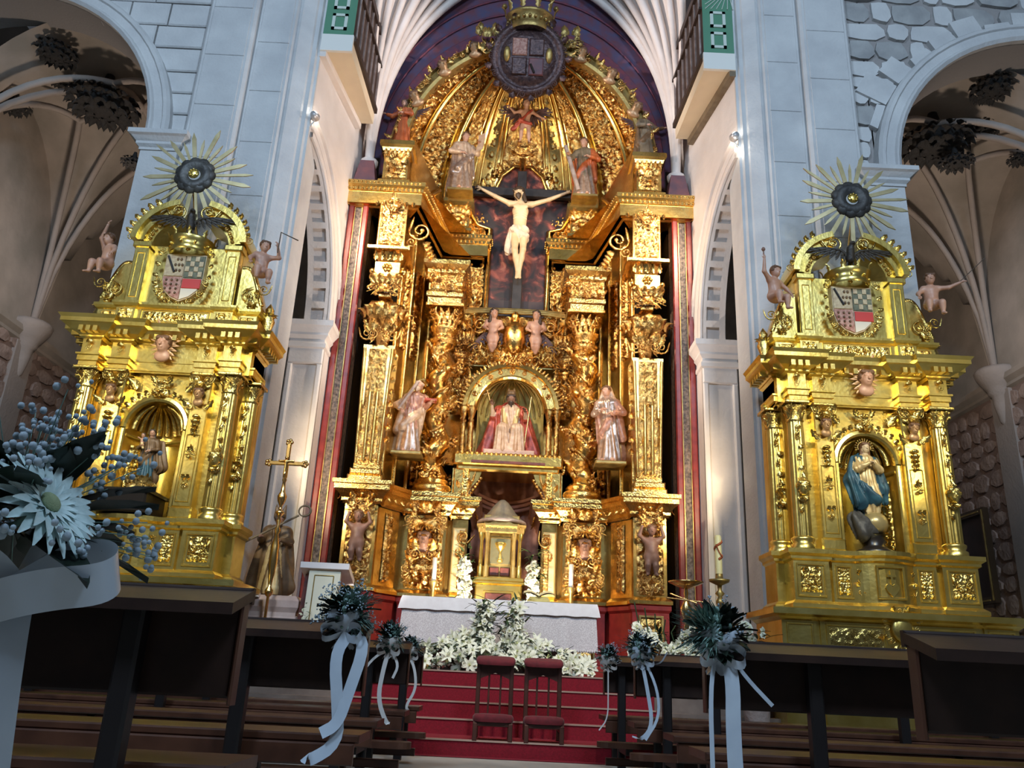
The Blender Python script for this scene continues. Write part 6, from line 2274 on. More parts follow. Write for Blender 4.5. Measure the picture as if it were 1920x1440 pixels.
g = G().lathe([(.22, 2.285), (.22, 2.31), (.17, 2.33), (.12, 2.37), (.14, 2.42), (.12, 2.47), (.16, 2.50)], (x0, y0, 0), 18)
g.obj('pedestal', 'black_base', VR)
g = G()
for k in range(14):
    a = PI * (k - 1) / 11
    g.tube([(x0 + .075 * math.cos(a), y0, 3.565 + .075 * math.sin(a)), (x0 + .105 * math.cos(a), y0, 3.565 + .105 * math.sin(a))], .005, 4)
    g.ball((x0 + .11 * math.cos(a), y0, 3.565 + .11 * math.sin(a)), .010, n=6)
g.tube([(x0 + .078 * math.cos(a), y0, 3.565 + .078 * math.sin(a)) for a in np.linspace(-.3, PI + .3, 20)], .007, 5)
g.obj('halo', 'gold_old', VR)

# statue of the left altar: Virgin with Child on a dark pedestal
x0, y0 = -4.37, 9.64
VL = thing_w('virgin_and_child', 'small dark Virgin holding the Child on a black pedestal, left altar niche', 'statue', (x0, y0, 2.285))
arms = (((-.30, -.12, 1.10), (-.20, -.26, 1.14), 2), ((.30, -.10, 1.08), (.08, -.26, 1.0), 3))
f = robed(Fig(), arms=arms, cloak=3, hem=.24, under=5, yaw=.1, tilt=.1, cloak_side=.9, skin=0, hair=1, long=True)
f.cap((.28, .10, 1.30), (.42, .08, .55), .12, .20, 3, .06, (1, .6, 1), (8, .02, 5, 0))
f.ell((-.20, -.22, 1.30), (.07, .07, .11), 0, .03)
f.cap((-.20, -.24, 1.22), (-.12, -.30, 1.05), .05, .04, 4, .03)
f.cap((-.22, -.25, 1.34), (-.33, -.30, 1.40), .028, .022, 0, .02)
head(f, (-.20, -.24, 1.48), .72, .2, 0, 1)
Mv = MX((x0 + .06, y0, 2.70), (0, 0, .1), .37)
place(f, 'figure', ['skin', 'hair_dark', 'robe_brown', 'robe_brown', 'robe_cream', 'robe_blue'], VL, Mv, .016, lambda g: hands(g, arms, 0), 0.0)
g = G().bbox(x0 - .30, x0 + .28, y0 - .36, y0 + .2, 2.29, 2.54, .02)
g.bbox(x0 - .33, x0 + .31, y0 - .39, y0 + .22, 2.52, 2.56, .01)
g.obj('pedestal', 'black_base', VL)
g = cluster(G(), x0 + .06, y0 - .06, 2.63, .34, .14, .12, 14, 251, .08)
g.lathe([(.18, 2.555), (.16, 2.62), (.12, 2.70)], (x0 + .06, y0, 0), 14)
g.obj('carved_base', 'gold_old', VL)

# cherubs seated on the scrolls
def seated_putto(x, y, z, rz, label, wrl, wrr, ell_, elr_, item=None, legs=0):
    t_ = thing_w('seated_cherub', label, 'statue', (x, y, z), 'cherubs on the side altars')
    J = dict(head=(0, -.04, .50), neck=(0, -.01, .40), chest=(0, 0, .31), hip=(0, .02, .10), shl=(-.10, 0, .36), shr=(.10, 0, .36), ell=ell_, elr=elr_, wrl=wrl, wrr=wrr,
             hpl=(-.06, 0, .09), hpr=(.06, 0, .09), knl=(-.09, -.17, .08), knr=(.09, -.16, .06), anl=(-.10, -.18, -.08 - .04 * legs), anr=(.09, -.15, -.11), tol=(-.11, -.25, -.11), tor=(.10, -.22, -.14))
    f = nude(Fig(), J, .56, 0, 1, .80, 0, 0, None, False, True)
    M = MX((x, y, z), (0, 0, rz), .86)
    def hh(g):
        for el, wr in ((ell_, wrl), (elr_, wrr)):
            hand_g(g, wr, np.array(wr, float) - np.array(el, float), (0, -.6, .6), .58, 0)
    place(f, 'figure', ['skin', 'hair_brown'], t_, M, .0105, hh)
    if item:
        item(t_, M)
    return t_
def rod(t_, M, a=(.40, -.10, .42), b=(.78, -.12, .78)):
    G().join(G().tube([a, b], .006, 5), M).obj('rod', 'frame_dark', t_)
def torch(t_, M):
    G().join(G().ball((-.25, -.06, .80), (.03, .03, .035), n=8).tube([(-.25, -.06, .70), (-.25, -.06, .78)], .010, 5), M).obj('held_ball', 'skin_dark', t_)
seated_putto(4.37 - 1.02, 9.60, 5.44, .5, 'cherub raising one arm on the inner scroll of the right altar', (-.24, -.06, .64), (.22, -.10, .18), (-.24, -.04, .44), (.20, -.05, .26), torch)
seated_putto(4.37 + 1.02, 9.60, 5.44, -.2, 'cherub pointing a thin rod on the outer scroll of the right altar', (-.20, -.10, .20), (.40, -.10, .40), (-.19, -.04, .26), (.24, -.06, .34), rod)
seated_putto(-4.33 - 1.00, 9.60, 5.44, -.5, 'cherub with arm lifted on the outer scroll of the left altar', (-.02, -.10, .72), (.22, -.10, .20), (-.13, -.08, .52), (.20, -.05, .26))
seated_putto(-4.33 + 1.00, 9.60, 5.44, .6, 'cherub holding a bent rod on the inner scroll of the left altar', (-.20, -.10, .20), (.16, -.16, .50), (-.19, -.04, .26), (.22, -.10, .36),
             lambda t_, M: G().join(G().tube([(.16, -.18, .40), (.16, -.20, .74), (.44, -.20, .70)], .010, 5), M).obj('rod', 'frame_dark', t_))

# ================================================================ sanctuary furniture
# altar table and cloths
AT = thing_w('altar_table', 'altar table on stubby legs hidden under white cloths', 'altar', (0, 11.4, PLAT))
G().box(-1.16, 1.12, 11.06, 11.86, 1.50, 1.62).obj('tabletop', 'altar_block', AT)
for x in (-1.02, -.55, .5, .98):
    G().lathe([(.07, PLAT), (.07, .84), (.05, .88), (.045, 1.2), (.06, 1.4), (.07, 1.5)], (x, 11.30, 0), 10).obj('leg', 'lectern_cream', AT)
G().box(-.9, .9, 11.45, 11.8, PLAT, 1.5).obj('core', 'altar_block', AT)
CL = thing_w('altar_cloth', 'white linen altar cloth with a deep lace drop over the table', 'tablecloth', (0, 11.4, 1.62))
x = np.linspace(-1.26, 1.22, 90)
g = G()
def drop(z0, z1, amp, y0, n=8, xs=x):
    P = []
    for k in range(n):
        z = z0 + (z1 - z0) * k / (n - 1)
        w = (k / (n - 1)) ** .8
        P.append([(q + w * .04 * (q / 1.24) ** 3, y0 - amp * w * (math.sin(q * 17) + .5 * math.sin(q * 31 + 1)) - .02 * w, z + .004 * math.sin(q * 25) * w) for q in xs])
    return np.array(P)
g.grid(drop(1.655, 1.08, .018, 10.995, 10))
for s in (-1, 1):
    e = -1.26 if s < 0 else 1.22
    yy = np.linspace(10.995, 11.9, 24)
    g.grid(np.array([[(e + s * (.02 + .02 * w * math.sin(q * 18)), q, 1.655 - .58 * w) for q in yy] for w in np.linspace(0, 1, 8)]))
g.obj('lace_drop', 'lace', CL)
g = G()
g.grid(drop(1.662, 1.50, .004, 10.975, 5, np.linspace(-1.285, 1.245, 60)))
P = np.array([[(q, yq, 1.664 + .002 * math.sin(q * 9 + yq * 7)) for q in np.linspace(-1.285, 1.245, 40)] for yq in np.linspace(10.975, 11.95, 12)])
g.grid(P)
for s in (-1, 1):
    e = -1.285 if s < 0 else 1.245
    yy = np.linspace(10.975, 11.95, 20)
    g.grid(np.array([[(e + s * .012 * w, q, 1.662 - .17 * w) for q in yy] for w in np.linspace(0, 1, 4)]))
g.obj('linen_top', 'linen', CL)
g = G()
for k in range(90):
    q = -1.27 + 2.5 * k / 89
    g.ball((q * 1.035, 10.97 - .018 * (math.sin(q * 17) + .5 * math.sin(q * 31 + 1)), 1.075), (.014, .006, .02), n=6)
g.obj('lace_edging', 'lace', CL, 'stuff')

# missal on a stand
MS = thing_w('missal', 'open missal on a low yellow stand on the altar', 'book', (.50, 11.45, 1.67))
g = G().prism([(.32, 1.668), (.68, 1.668), (.62, 1.76), (.38, 1.76)], 11.36, 11.6)
g.obj('stand', 'niche_yellow', MS)
for s in (-1, 1):
    P = np.array([[(.50 + s * .20 * u, 11.34 + .26 * v, 1.76 + .05 * math.sin(u * 2.4) + .05 * v + .004) for u in np.linspace(0, 1, 7)] for v in (0, 1)])
    G().grid(P).obj('page', 'book_page', MS)
    P2 = P.copy(); P2[..., 2] -= .016; P2[..., 0] = .50 + (P2[..., 0] - .5) * 1.08
    G().grid(P2).obj('cover', 'book_cover', MS)

# tabernacle
TB = thing_w('tabernacle', 'temple-shaped gilt tabernacle with silvery ribbed roof behind the altar', 'tabernacle', (-.055, 13.2, PLAT))
tx, ty = -.055, 13.22
g = G().bbox(tx - .36, tx + .36, ty - .30, ty + .3, PLAT, 2.06, .02)
g.bbox(tx - .40, tx + .40, ty - .34, ty + .3, 2.06, 2.10, .01)
g.bbox(tx - .38, tx + .38, ty - .32, ty + .3, 2.10, 2.16, .01)
st = g.obj('pedestal', 'gold_side', TB)
G().bbox(tx - .20, tx + .20, ty - .315, ty - .29, 1.62, 1.92, .01).obj('red_panel', 'panel_dark_red', st)
frame(G(), tx - .23, tx + .23, ty - .30, 1.58, 1.95, .03, .02).obj('panel_frame', 'gold_side', st)
g = G().bbox(tx - .24, tx + .24, ty - .20, ty + .3, 2.16, 2.84, .01)
bd = g.obj('body', 'gold_old', TB)
G().bbox(tx - .17, tx + .17, ty - .225, ty - .19, 2.36, 2.78, .015).obj('door', 'tabernacle_door', bd)
g = G().lathe([(.0, 2.40), (.05, 2.41), (.02, 2.47), (.015, 2.56), (.06, 2.62), (.09, 2.68), (.085, 2.70), (0, 2.70)], (tx, ty - .235, 0), 14)
g.obj('relief_chalice', 'gold_side', bd)
g = G().bbox(tx - .16, tx - .01, ty - .225, ty - .19, 2.19, 2.32, .01)
g.bbox(tx + .01, tx + .16, ty - .225, ty - .19, 2.19, 2.32, .01)
g.obj('base_panel', 'panel_dark_red', bd)
for q in (-1, 1):
    for dx, dy in ((.30, -.22), (.21, -.27)):
        g = G().lathe([(.045, 2.16), (.045, 2.32), (.03, 2.34), (.032, 2.36), (.026, 2.72), (.04, 2.76), (.048, 2.82), (.048, 2.85)], (tx + q * dx, ty + dy, 0), 12)
        g.obj('column', 'gold_old' if dx < .25 else 'gold_side', TB)
g = G().sweep([(0, 2.84), (.02, 2.86), (.02, 2.92), (.05, 2.95), (.05, 2.98), (-.1, 3.0)], [(tx - .34, ty + .3), (tx - .34, ty - .24), (tx - .24, ty - .30), (tx + .24, ty - .30), (tx + .34, ty - .24), (tx + .34, ty + .3)])
g.box(tx - .33, tx + .33, ty - .23, ty + .3, 2.84, 2.99)
en = g.obj('entablature', 'gold_old', TB)
G().prism([(tx - .2, 2.99), (tx + .2, 2.99), (tx, 3.08)], ty - .30, ty - .2).obj('pediment', 'gold_old', en)
g = G()
for k in range(11):
    g.ball((tx - .3 + .06 * k, ty - .32, 2.92), .012, n=6)
g.obj('bead_row', 'gold_side', en)
g = G().bbox(tx - .28, tx + .28, ty - .2, ty + .3, 2.98, 3.14, .01)
for q in (-1, 0, 1):
    g.ball((tx + q * .2, ty - .21, 3.06), .025, n=8)
g.obj('drum', 'gold_old', TB)
pts = [(.37, 3.05), (.36, 3.09), (.29, 3.14), (.22, 3.22), (.15, 3.32), (.09, 3.39), (.04, 3.43), (0, 3.44)]
g = G().lathe(pts, (tx, ty + .05, 0), 56, flute=28, fd=.05)
rf = g.obj('ribbed_roof', 'silver_grey', TB)
g = G().tube([(tx + .37 * math.cos(a), ty + .05 + .37 * math.sin(a), 3.05) for a in np.linspace(0, 2 * PI, 30, endpoint=False)], .03, 6, closed=True)
g.obj('roof_rim', 'wood_grey', rf)

# lectern
LC = thing_w('lectern', 'cream and white marble lectern left of the altar', 'lectern', (-2.16, 10.3, PLAT))
g = G()
V = [(-2.46, 10.16, 1.80), (-1.84, 10.16, 1.74), (-1.84, 10.62, 1.94), (-2.46, 10.62, 1.98)]
V += [(a, b, c + .05) for a, b, c in V]
V = [(-2.45, 10.14, 1.86), (-1.86, 10.14, 1.86), (-1.86, 10.60, 1.72), (-2.45, 10.60, 1.72), (-2.45, 10.14, 1.93), (-1.86, 10.14, 1.93), (-1.86, 10.60, 1.79), (-2.45, 10.60, 1.79)]
g.add(V, [(0, 1, 2, 3), (7, 6, 5, 4), (0, 4, 5, 1), (1, 5, 6, 2), (2, 6, 7, 3), (3, 7, 4, 0)], 0, False)
g.obj('desk_slab', 'marble_white', LC)
g = G().prism([(-2.36, PLAT + .06), (-1.98, PLAT + .06), (-1.96, 1.86), (-2.34, 1.86)], 10.18, 10.24)
lf = g.obj('front_panel', 'lectern_cream', LC)
g = G()
for a, b in (((-2.28, 1.0), (-2.27, 1.78)), ((-2.05, 1.0), (-2.04, 1.78)), ((-2.27, 1.78), (-2.04, 1.78)), ((-2.28, 1.0), (-2.05, 1.0))):
    g.tube([(a[0], 10.178, a[1]), (b[0], 10.178, b[1])], .007, 4)
g.obj('inlay_line', 'gold_old', lf)
G().prism([(-2.46, PLAT + .06), (-2.30, PLAT + .06), (-2.26, 1.80), (-2.40, 1.80)], 10.26, 10.5).obj('rear_shaft', 'panel_dark_red', LC)
g = G().bbox(-2.5, -1.86, 10.12, 10.62, PLAT, PLAT + .07, .015)
g.obj('foot', 'marble_white', LC)

# processional cross
PC = thing_w('processional_cross', 'tall gilt processional cross on a slender stand left of the lectern', 'cross', (-2.80, 10.19, PLAT))
cx, cy = -2.80, 10.19
prof = [(.13, PLAT), (.13, PLAT + .03), (.05, PLAT + .08), (.018, PLAT + .12), (.018, 1.50), (.05, 1.53), (.05, 1.58), (.02, 1.62), (.03, 1.7), (.055, 1.9), (.05, 2.1), (.02, 2.25), (.04, 2.30), (.015, 2.36), (.03, 2.42), (.015, 2.46), (.05, 2.50), (.06, 2.52), (.02, 2.55), (.02, 2.60),
        (.05, 2.66), (.06, 2.72), (.03, 2.78), (.02, 2.9), (.03, 2.93), (.015, 2.98)]
prof = [(r_, z) for r_, z in prof]
g = G().lathe(prof, (cx, cy, 0), 12)
g.obj('stand', 'brass', PC)
g = G().bbox(cx - .025, cx + .025, cy - .02, cy + .02, 2.96, 3.40, .008)
g.bbox(cx - .22, cx + .22, cy - .02, cy + .02, 3.12, 3.17, .008)
cr = g.obj('cross', 'brass', PC)
for (a, b) in ((-.23, 3.145), (.23, 3.145), (0, 3.42)):
    g = G()
    for k in range(5):
        an = 2 * PI * k / 5
        g.ball((cx + a + .028 * math.cos(an), cy, b + .028 * math.sin(an)), (.025, .02, .025), n=6)
    g.obj('finial', 'brass', cr)
f = Fig()
f.cap((0, 0, .0), (0, 0, .16), .018, .022, 0, .02)
f.cap((-.09, 0, .17), (.09, 0, .17), .012, None, 0, .02)
f.ell((0, -.01, .21), .022, 0, .01)
f.cap((0, 0, 0), (0, 0, -.1), .016, .012, 0, .02)
place(f, 'corpus', 'brass', cr, MX((cx, cy - .03, 3.0)), .006)

# carved bishop on a stone block
BS = thing_w('bishop_statue', 'dark carved bishop with mitre and slanting crozier beside the left pier', 'statue', (-2.92, 10.70, 1.54))
arms = (((-.30, -.14, 1.10), (-.30, -.34, 1.12), 3), ((.28, -.12, 1.08), (.08, -.32, 1.08), 3))
f = Fig()
f.cap((0, 0, 1.2), (0, 0, .1), .20, .36, 3, .05, (1, .75, 1), (8, .022, 2, 0))
f.cap((0, -.1, .9), (0, -.16, .1), .12, .20, 2, .05, (1, .75, 1), (8, .02, 2, 0))
f.cap((-.18, 0, 1.28), (.18, 0, 1.28), .12, None, 3, .06)
f.cap((.12, .05, 1.25), (.34, .0, .2), .16, .16, 3, .05, (1, .7, 1), (6, .02, 4, 0))
f.cap((-.12, .05, 1.25), (-.34, .0, .2), .16, .16, 3, .05, (1, .7, 1), (6, .02, 4, 0))
for sgn, (el, wr, sl) in zip((-1, 1), arms):
    f.cap((sgn * .20, 0, 1.26), el, .08, .08, 3, .04)
    f.cap(el, wr, .08, .04, 3, .03)
f.cap((0, 0, 1.3), (0, -.03, 1.44), .06, .05, 0, .02)
head(f, (0, -.04, 1.52), 1.0, .5, 0, 1, 1)
for q in (-1, 1):
    f.cap((q * .045, -.01, 1.60), (q * .10, .0, 1.86), .085, .012, 3, .02, (1, .6, 1))
Mb = MX((-2.93, 10.70, 1.56), (0, 0, .2), .62)
place(f, 'figure', ['skin_dark', 'hair_dark', 'robe_cream', 'robe_brown'], BS, Mb, .016, lambda g: hands(g, arms, 0), 0.0)
g = G().tube([(-.75, -.34, .88), (.40, -.38, 1.60)], .022, 7)
sp = [(.40 + .17 * (.2 + .8 * (1 - t_)) * math.sin(t_ * 8.5) + .08, -.38, 1.60 + .02 + .17 * (.2 + .8 * (1 - t_)) * (1 - math.cos(t_ * 8.5)) * .9 - .03) for t_ in np.linspace(0, .8, 22)]
g.tube(sp, np.linspace(.026, .012, 22), 6)
G().join(g, Mb).obj('crozier', 'robe_dull', BS)
BK = thing_w('stone_block', 'pinkish moulded stone block carrying the dark bishop', 'pedestal', (-2.85, 10.7, PLAT))
g = G().bbox(-3.20, -2.46, 10.36, 11.0, PLAT, 1.30, .02)
g.sweep([(0, 1.24), (.03, 1.28), (.03, 1.34), (.06, 1.40), (.06, 1.48), (0, 1.54)], [(-3.16, 11.0), (-3.16, 10.40), (-2.52, 10.40), (-2.52, 11.0)])
g.box(-3.16, -2.52, 10.40, 11.0, 1.28, 1.535)
g.obj('moulded_body', 'pink_stone', BK)
G().bbox(-3.20, -2.95, 10.30, 10.40, 1.50, 1.555, .01).obj('marble_ledge', 'marble_white', BK)

# paschal candle and brass stand
PK = thing_w('paschal_candle', 'tall yellow paschal candle on a turned brass candlestick', 'candle', (2.70, 10.42, PLAT))
prof = [(.17, 0), (.17, .03), (.08, .08), (.03, .14), (.03, .40), (.05, .44), (.03, .50), (.045, .58), (.03, .62), (.055, .70), (.065, .78), (.03, .86), (.03, .90), (.05, .94), (.05, .97), (.025, 1.02), (.06, 1.06), (.025, 1.10), (.03, 1.16), (.12, 1.20), (.13, 1.23), (.05, 1.22), (.045, 1.30)]
G().lathe(prof, (2.70, 10.42, PLAT), 16).obj('candlestick', 'gold_old', PK)
ck = G().lathe([(.042, 1.98), (.042, 2.52), (.03, 2.54), (0, 2.54)], (2.70, 10.42, 0), 14).obj('candle', 'wax', PK)
g = G()
for k in range(26):
    t_ = k / 25
    a = t_ * 9 - 1.6
    g.ball((2.70 + .044 * math.cos(a), 10.42 + .044 * math.sin(a), 2.24 + .26 * t_), (.014, .014, .018), n=6)
g.tube([(2.66, 10.37, 2.42), (2.70, 10.37, 2.32), (2.74, 10.37, 2.26)], .008, 5)
g.obj('painted_emblem', 'robe_orange', ck)
BR = thing_w('brass_lampstand', 'brass tray stand with crossed arms beside the paschal candle', 'stand', (2.28, 10.42, PLAT))
g = G().lathe([(.15, 0), (.15, .03), (.06, .07), (.02, .12), (.02, .34), (.04, .38), (.07, .46), (.03, .52), (.025, .60), (.04, .64), (.025, .68), (.06, .78), (.075, .86), (.03, .95), (.02, 1.0), (.03, 1.04), (.02, 1.10)], (2.28, 10.42, PLAT), 14)
g.obj('stem', 'brass', BR)
g = G().lathe([(0, 1.10), (.05, 1.10), (.21, 1.17), (.22, 1.185), (.20, 1.18), (.04, 1.12), (0, 1.12)], (2.28, 10.42, PLAT), 20)
g.obj('tray', 'brass', BR)
for a, b in (((2.03, 10.42, 1.74), (2.50, 10.36, 1.70)), ((2.10, 10.5, 1.80), (2.40, 10.34, 1.68))):
    G().tube([a, b], .010, 5).obj('arm', 'brass', BR)

# small candles by the retable
for s, lab in ((-1, 'left'), (1, 'right')):
    x = s * 1.05
    c = thing_w('altar_candle', 'short white candle on a gilt holder, %s of the tabernacle' % lab, 'candle', (x, 12.85, PLAT), 'retable candles')
    G().lathe([(.09, PLAT), (.09, PLAT + .03), (.03, PLAT + .08), (.025, 1.6), (.05, 1.66), (.025, 1.72), (.03, 1.95), (.07, 2.02), (.07, 2.05)], (x, 12.85, 0), 12).obj('holder', 'gold_old', c)
    G().lathe([(.035, 2.05), (.035, 2.40), (0, 2.41)], (x, 12.85, 0), 12).obj('candle', 'wax_white', c)

# framed painting on the right chapel wall
FP = thing_w('framed_painting', 'dark framed painting on the rubble wall beyond the right altar', 'painting', (9.5, 16.3, 3))
g = G().box(9.50, 9.54, 16.1, 17.8, 2.60, 4.22)
g.obj('canvas', 'painting_dark', FP)
for a, b, c_, d_ in ((16.0, 16.12, 2.48, 4.32), (17.78, 17.9, 2.48, 4.32), (16.12, 17.78, 2.48, 2.60), (16.12, 17.78, 4.20, 4.32)):
    G().box(9.42, 9.53, a, b, c_, d_).obj('frame_bar', 'frame_dark', FP)
    G().box(9.405, 9.425, a + .04, b - .04 if b - a > .2 else b - .05, c_ + .04, d_ - .04 if d_ - c_ > .2 else d_ - .05).obj('gilt_slip', 'gold_old', FP)

# prie-dieux
def kneeler():
    T = thing('prie_dieu', 'x', 'kneeler', group='prie-dieux before the steps')
    for q in (-1, 1):
        G().bbox(q * .17 - .022, q * .17 + .022, .20, .25, 0, .72, .006).obj('post', 'kneeler_wood', T)
        G().bbox(q * .17 - .022, q * .17 + .022, -.26, -.22, 0, .16, .006).obj('foot', 'kneeler_wood', T)
        G().bbox(q * .17 - .02, q * .17 + .02, -.24, .22, .10, .16, .006).obj('side_rail', 'kneeler_wood', T)
    g = G().prism([(-.19, .70), (-.19, .58), (-.15, .56), (-.11, .60), (-.06, .635), (0, .645), (.06, .635), (.11, .60), (.15, .56), (.19, .58), (.19, .70)], .205, .245)
    g.obj('pierced_apron', 'kneeler_wood', T)
    for q in (-.06, .06):
        G().bbox(q - .010, q + .010, .215, .235, .16, .60, .003).obj('spindle', 'kneeler_wood', T)
    t_ = np.linspace(0, 2 * PI, 20, endpoint=False)
    def pad(name, hx, hy, cy_, z, hgt, tilt):
        P = []
        for k, (sc_, dz) in enumerate(((.97, 0), (1.0, .3), (1.0, .6), (.93, .9), (.6, 1.0), (0.01, 1.05))):
            P.append([(hx * sc_ * math.copysign(abs(math.cos(a)) ** .5, math.cos(a)), cy_ + hy * sc_ * math.copysign(abs(math.sin(a)) ** .5, math.sin(a)), z + hgt * dz + tilt * hy * sc_ * math.copysign(abs(math.sin(a)) ** .5, math.sin(a))) for a in t_])
        G().grid(np.array(P), cv=True).obj(name, 'velvet_red', T)
    pad('arm_pad', .205, .11, .20, .715, .055, .22)
    pad('knee_pad', .20, .15, -.14, .17, .07, 0)
    G().bbox(-.19, .19, -.25, .0, .13, .17, .006).obj('knee_board', 'kneeler_wood', T)
    return T
K1 = kneeler(); K1.location = (-.025, 8.78, .146)
K1['label'] = 'prie-dieu with red padded rail, the left one before the red steps'
K2 = copy_tree(K1); K2.location = (.47, 8.78, .146); K2['label'] = 'prie-dieu with red padded rail, the right one before the red steps'

# ================================================================ pews
def pew(s, xe, L, Y, top, label, posts, zb=.64, kneel=True):
    """s: side, xe: aisle end |x|, L: length; back panel at Y, seat beyond it, kneeler on the near side"""
    T = thing('church_pew', label, 'pew', (s * xe, Y, 0), group='dark wooden pews')
    X = lambda a: s * a
    def bx(g, a0, a1, y0, y1, z0, z1, b=.008):
        return g.bbox(*sorted((s * a0, s * a1)), y0, y1, z0, z1, b)
    bx(G(), 0, L, -.012, .02, zb, top - .03).obj('back_panel', 'pew_wood', T)
    bx(G(), -.012, .0, -.03, .03, zb - .02, top - .02).obj('end_strip', 'wood_grey' if False else 'pew_seat', T)
    # sloping book ledge
    g = G()
    V = [(X(-.02), -.17, top - .085), (X(L), -.17, top - .085), (X(L), .03, top - .03), (X(-.02), .03, top - .03)]
    V += [(a, b, c + .035) for a, b, c in V]
    g.add(V, [(0, 1, 2, 3), (7, 6, 5, 4), (0, 4, 5, 1), (1, 5, 6, 2), (2, 6, 7, 3), (3, 7, 4, 0)], 0, False)
    g.obj('book_ledge', 'pew_wood', T)
    bx(G(), -.02, L, .02, .05, top - .04, top + .012).obj('top_rail', 'pew_wood', T)
    for p in posts:
        bx(G(), p - .035, p + .035, -.075, -.012, 0, top - .07, .01).obj('post', 'pew_black', T)
    bx(G(), .0, L, .06, .44, .40, .44).obj('seat', 'pew_seat', T)
    bx(G(), .02, L, .04, .07, .30, .40).obj('seat_rail', 'pew_seat', T)
    for p in posts:
        bx(G(), p - .03, p + .03, .36, .42, 0, .40).obj('front_leg', 'pew_black', T)
    if kneel:
        t_ = np.linspace(PI / 2, 3 * PI / 2, 9)
        yc, hw = -.47, .085
        q = [(X(-.12 + hw * math.cos(a) + hw), yc + hw * math.sin(a)) for a in t_] + [(X(L), yc - hw), (X(L), yc + hw)]
        g = G()
        for z in (.215, .26):
            V = [(a, b, z) for a, b in q] + [(X(L / 2), yc, z)]
            n = len(q)
            g.add(V, [(i, (i + 1) % n, n) for i in range(n)], 0, False)
        g.grid(np.array([[(a, b, z) for a, b in q] for z in (.215, .26)]), cv=True, sm=False)
        g.obj('kneeling_board', 'pew_seat', T)
        for p in posts:
            bx(G(), p - .03, p + .03, -.50, -.06, .16, .215).obj('kneeler_bracket', 'pew_black', T)
        bx(G(), -.02, L, -.30, -.24, .06, .12).obj('foot_rail', 'pew_seat', T)
    return T

pew(-1, .84, 3.9, 2.78, .97, 'nearest visible dark pew on the left of the aisle', (.32, 1.65, 3.0))
pew(-1, .66, 4.4, 4.30, .955, 'second dark pew left of the aisle, carrying a ribboned bouquet', (.58, 2.0, 3.4))
pew(-1, .72, 4.6, 6.95, .955, 'third dark pew left of the aisle, short of the red steps', (.30, 1.9, 3.5))
pew(-1, .70, 4.6, 7.98, .955, 'foremost dark pew left of the aisle beside the red steps', (.15, 1.9, 3.5))
pew(1, 1.33, 3.0, 2.74, .935, 'nearest dark pew on the right of the aisle', (1.2, 2.6))
pew(1, 1.03, 3.8, 4.30, .955, 'second dark pew right of the aisle, carrying a teal bouquet', (.52, 1.9, 3.2))
pew(1, 1.10, 4.3, 6.95, .955, 'third dark pew right of the aisle, short of the red steps', (.24, .62, 2.1, 3.5))
pew(1, .98, 4.4, 7.98, .955, 'foremost dark pew right of the aisle beside the red steps', (.15, 1.9, 3.5))
pew(-1, .64, 3.0, 1.02, .93, 'pew just left of the camera holding the big gerbera bouquet', (.5, 1.9), kneel=False)


def low_bench(s, xe, L, Y, label):
    T = thing('low_bench', label, 'bench', (s * xe, Y, 0), group='backless benches')
    def bx(a0, a1, y0, y1, z0, z1, n, m):
        return G().bbox(*sorted((s * a0, s * a1)), y0, y1, z0, z1, .008).obj(n, m, T)
    bx(0, L, -.17, .17, .40, .44, 'seat', 'pew_seat')
    bx(.03, L, -.15, -.12, .28, .40, 'apron', 'pew_seat')
    for p in (.25, 1.8, L - .3):
        for y in (-.12, .12):
            bx(p - .03, p + .03, y - .03, y + .03, 0, .40, 'leg', 'pew_black')
    bx(.0, L, -.10, .10, .10, .14, 'foot_board', 'pew_seat')
low_bench(-1, .74, 4.2, 5.75, 'backless brown bench beyond the second left pew, left of the aisle')
low_bench(1, 1.12, 4.0, 5.75, 'backless brown bench beyond the second right pew, right of the aisle')

# ================================================================ flowers
def petal(L, W, lift, curl, na=5, nb=3):
    t = np.linspace(0, 1, na)
    w = W * np.sin(PI * (.12 + .84 * t)) ** .8
    u = np.linspace(-1, 1, nb)
    P = np.zeros((na, nb, 3))
    P[:, :, 0] = u[None] * w[:, None] / 2
    ang = lift - curl * t
    r = np.cumsum(np.concatenate([[0], np.cos(ang[1:]) * L / (na - 1)])); z = np.cumsum(np.concatenate([[0], np.sin(ang[1:]) * L / (na - 1)]))
    P[:, :, 1] = r[:, None]
    P[:, :, 2] = z[:, None] - .12 * W * (1 - np.abs(u[None]))
    return P


def lily_mesh():
    g = G()
    for k in range(6):
        P = petal(1.0, .42 if k % 2 else .34, 1.0, 1.5)
        M = MX((0, 0, 0), (0, 0, k * PI / 3))
        g.grid(P @ M[:3, :3].T, m=0)
    g.ball((0, 0, .12), (.12, .12, .16), 1, 6)
    for k in range(5):
        a = 2 * PI * k / 5
        g.tube([(0, 0, .1), (.16 * math.cos(a), .16 * math.sin(a), .55)], .025, 4, 1)
    return g.mesh('lily', ['petal_white', 'petal_throat'])


def blossom_mesh():
    g = G()
    for k in range(5):
        P = petal(.8, .75, .5, .9, 4, 3)
        g.grid(P @ MX((0, 0, 0), (0, 0, k * 2 * PI / 5))[:3, :3].T, m=0)
    for k in range(3):
        P = petal(.45, .5, 1.1, .3, 3, 3)
        g.grid(P @ MX((0, 0, 0), (0, 0, k * 2 * PI / 3))[:3, :3].T, m=0)
    g.ball((0, 0, .12), .12, 1, 6)
    return g.mesh('blossom', ['petal_white', 'petal_throat'])


LILY, BLOS = lily_mesh(), blossom_mesh()


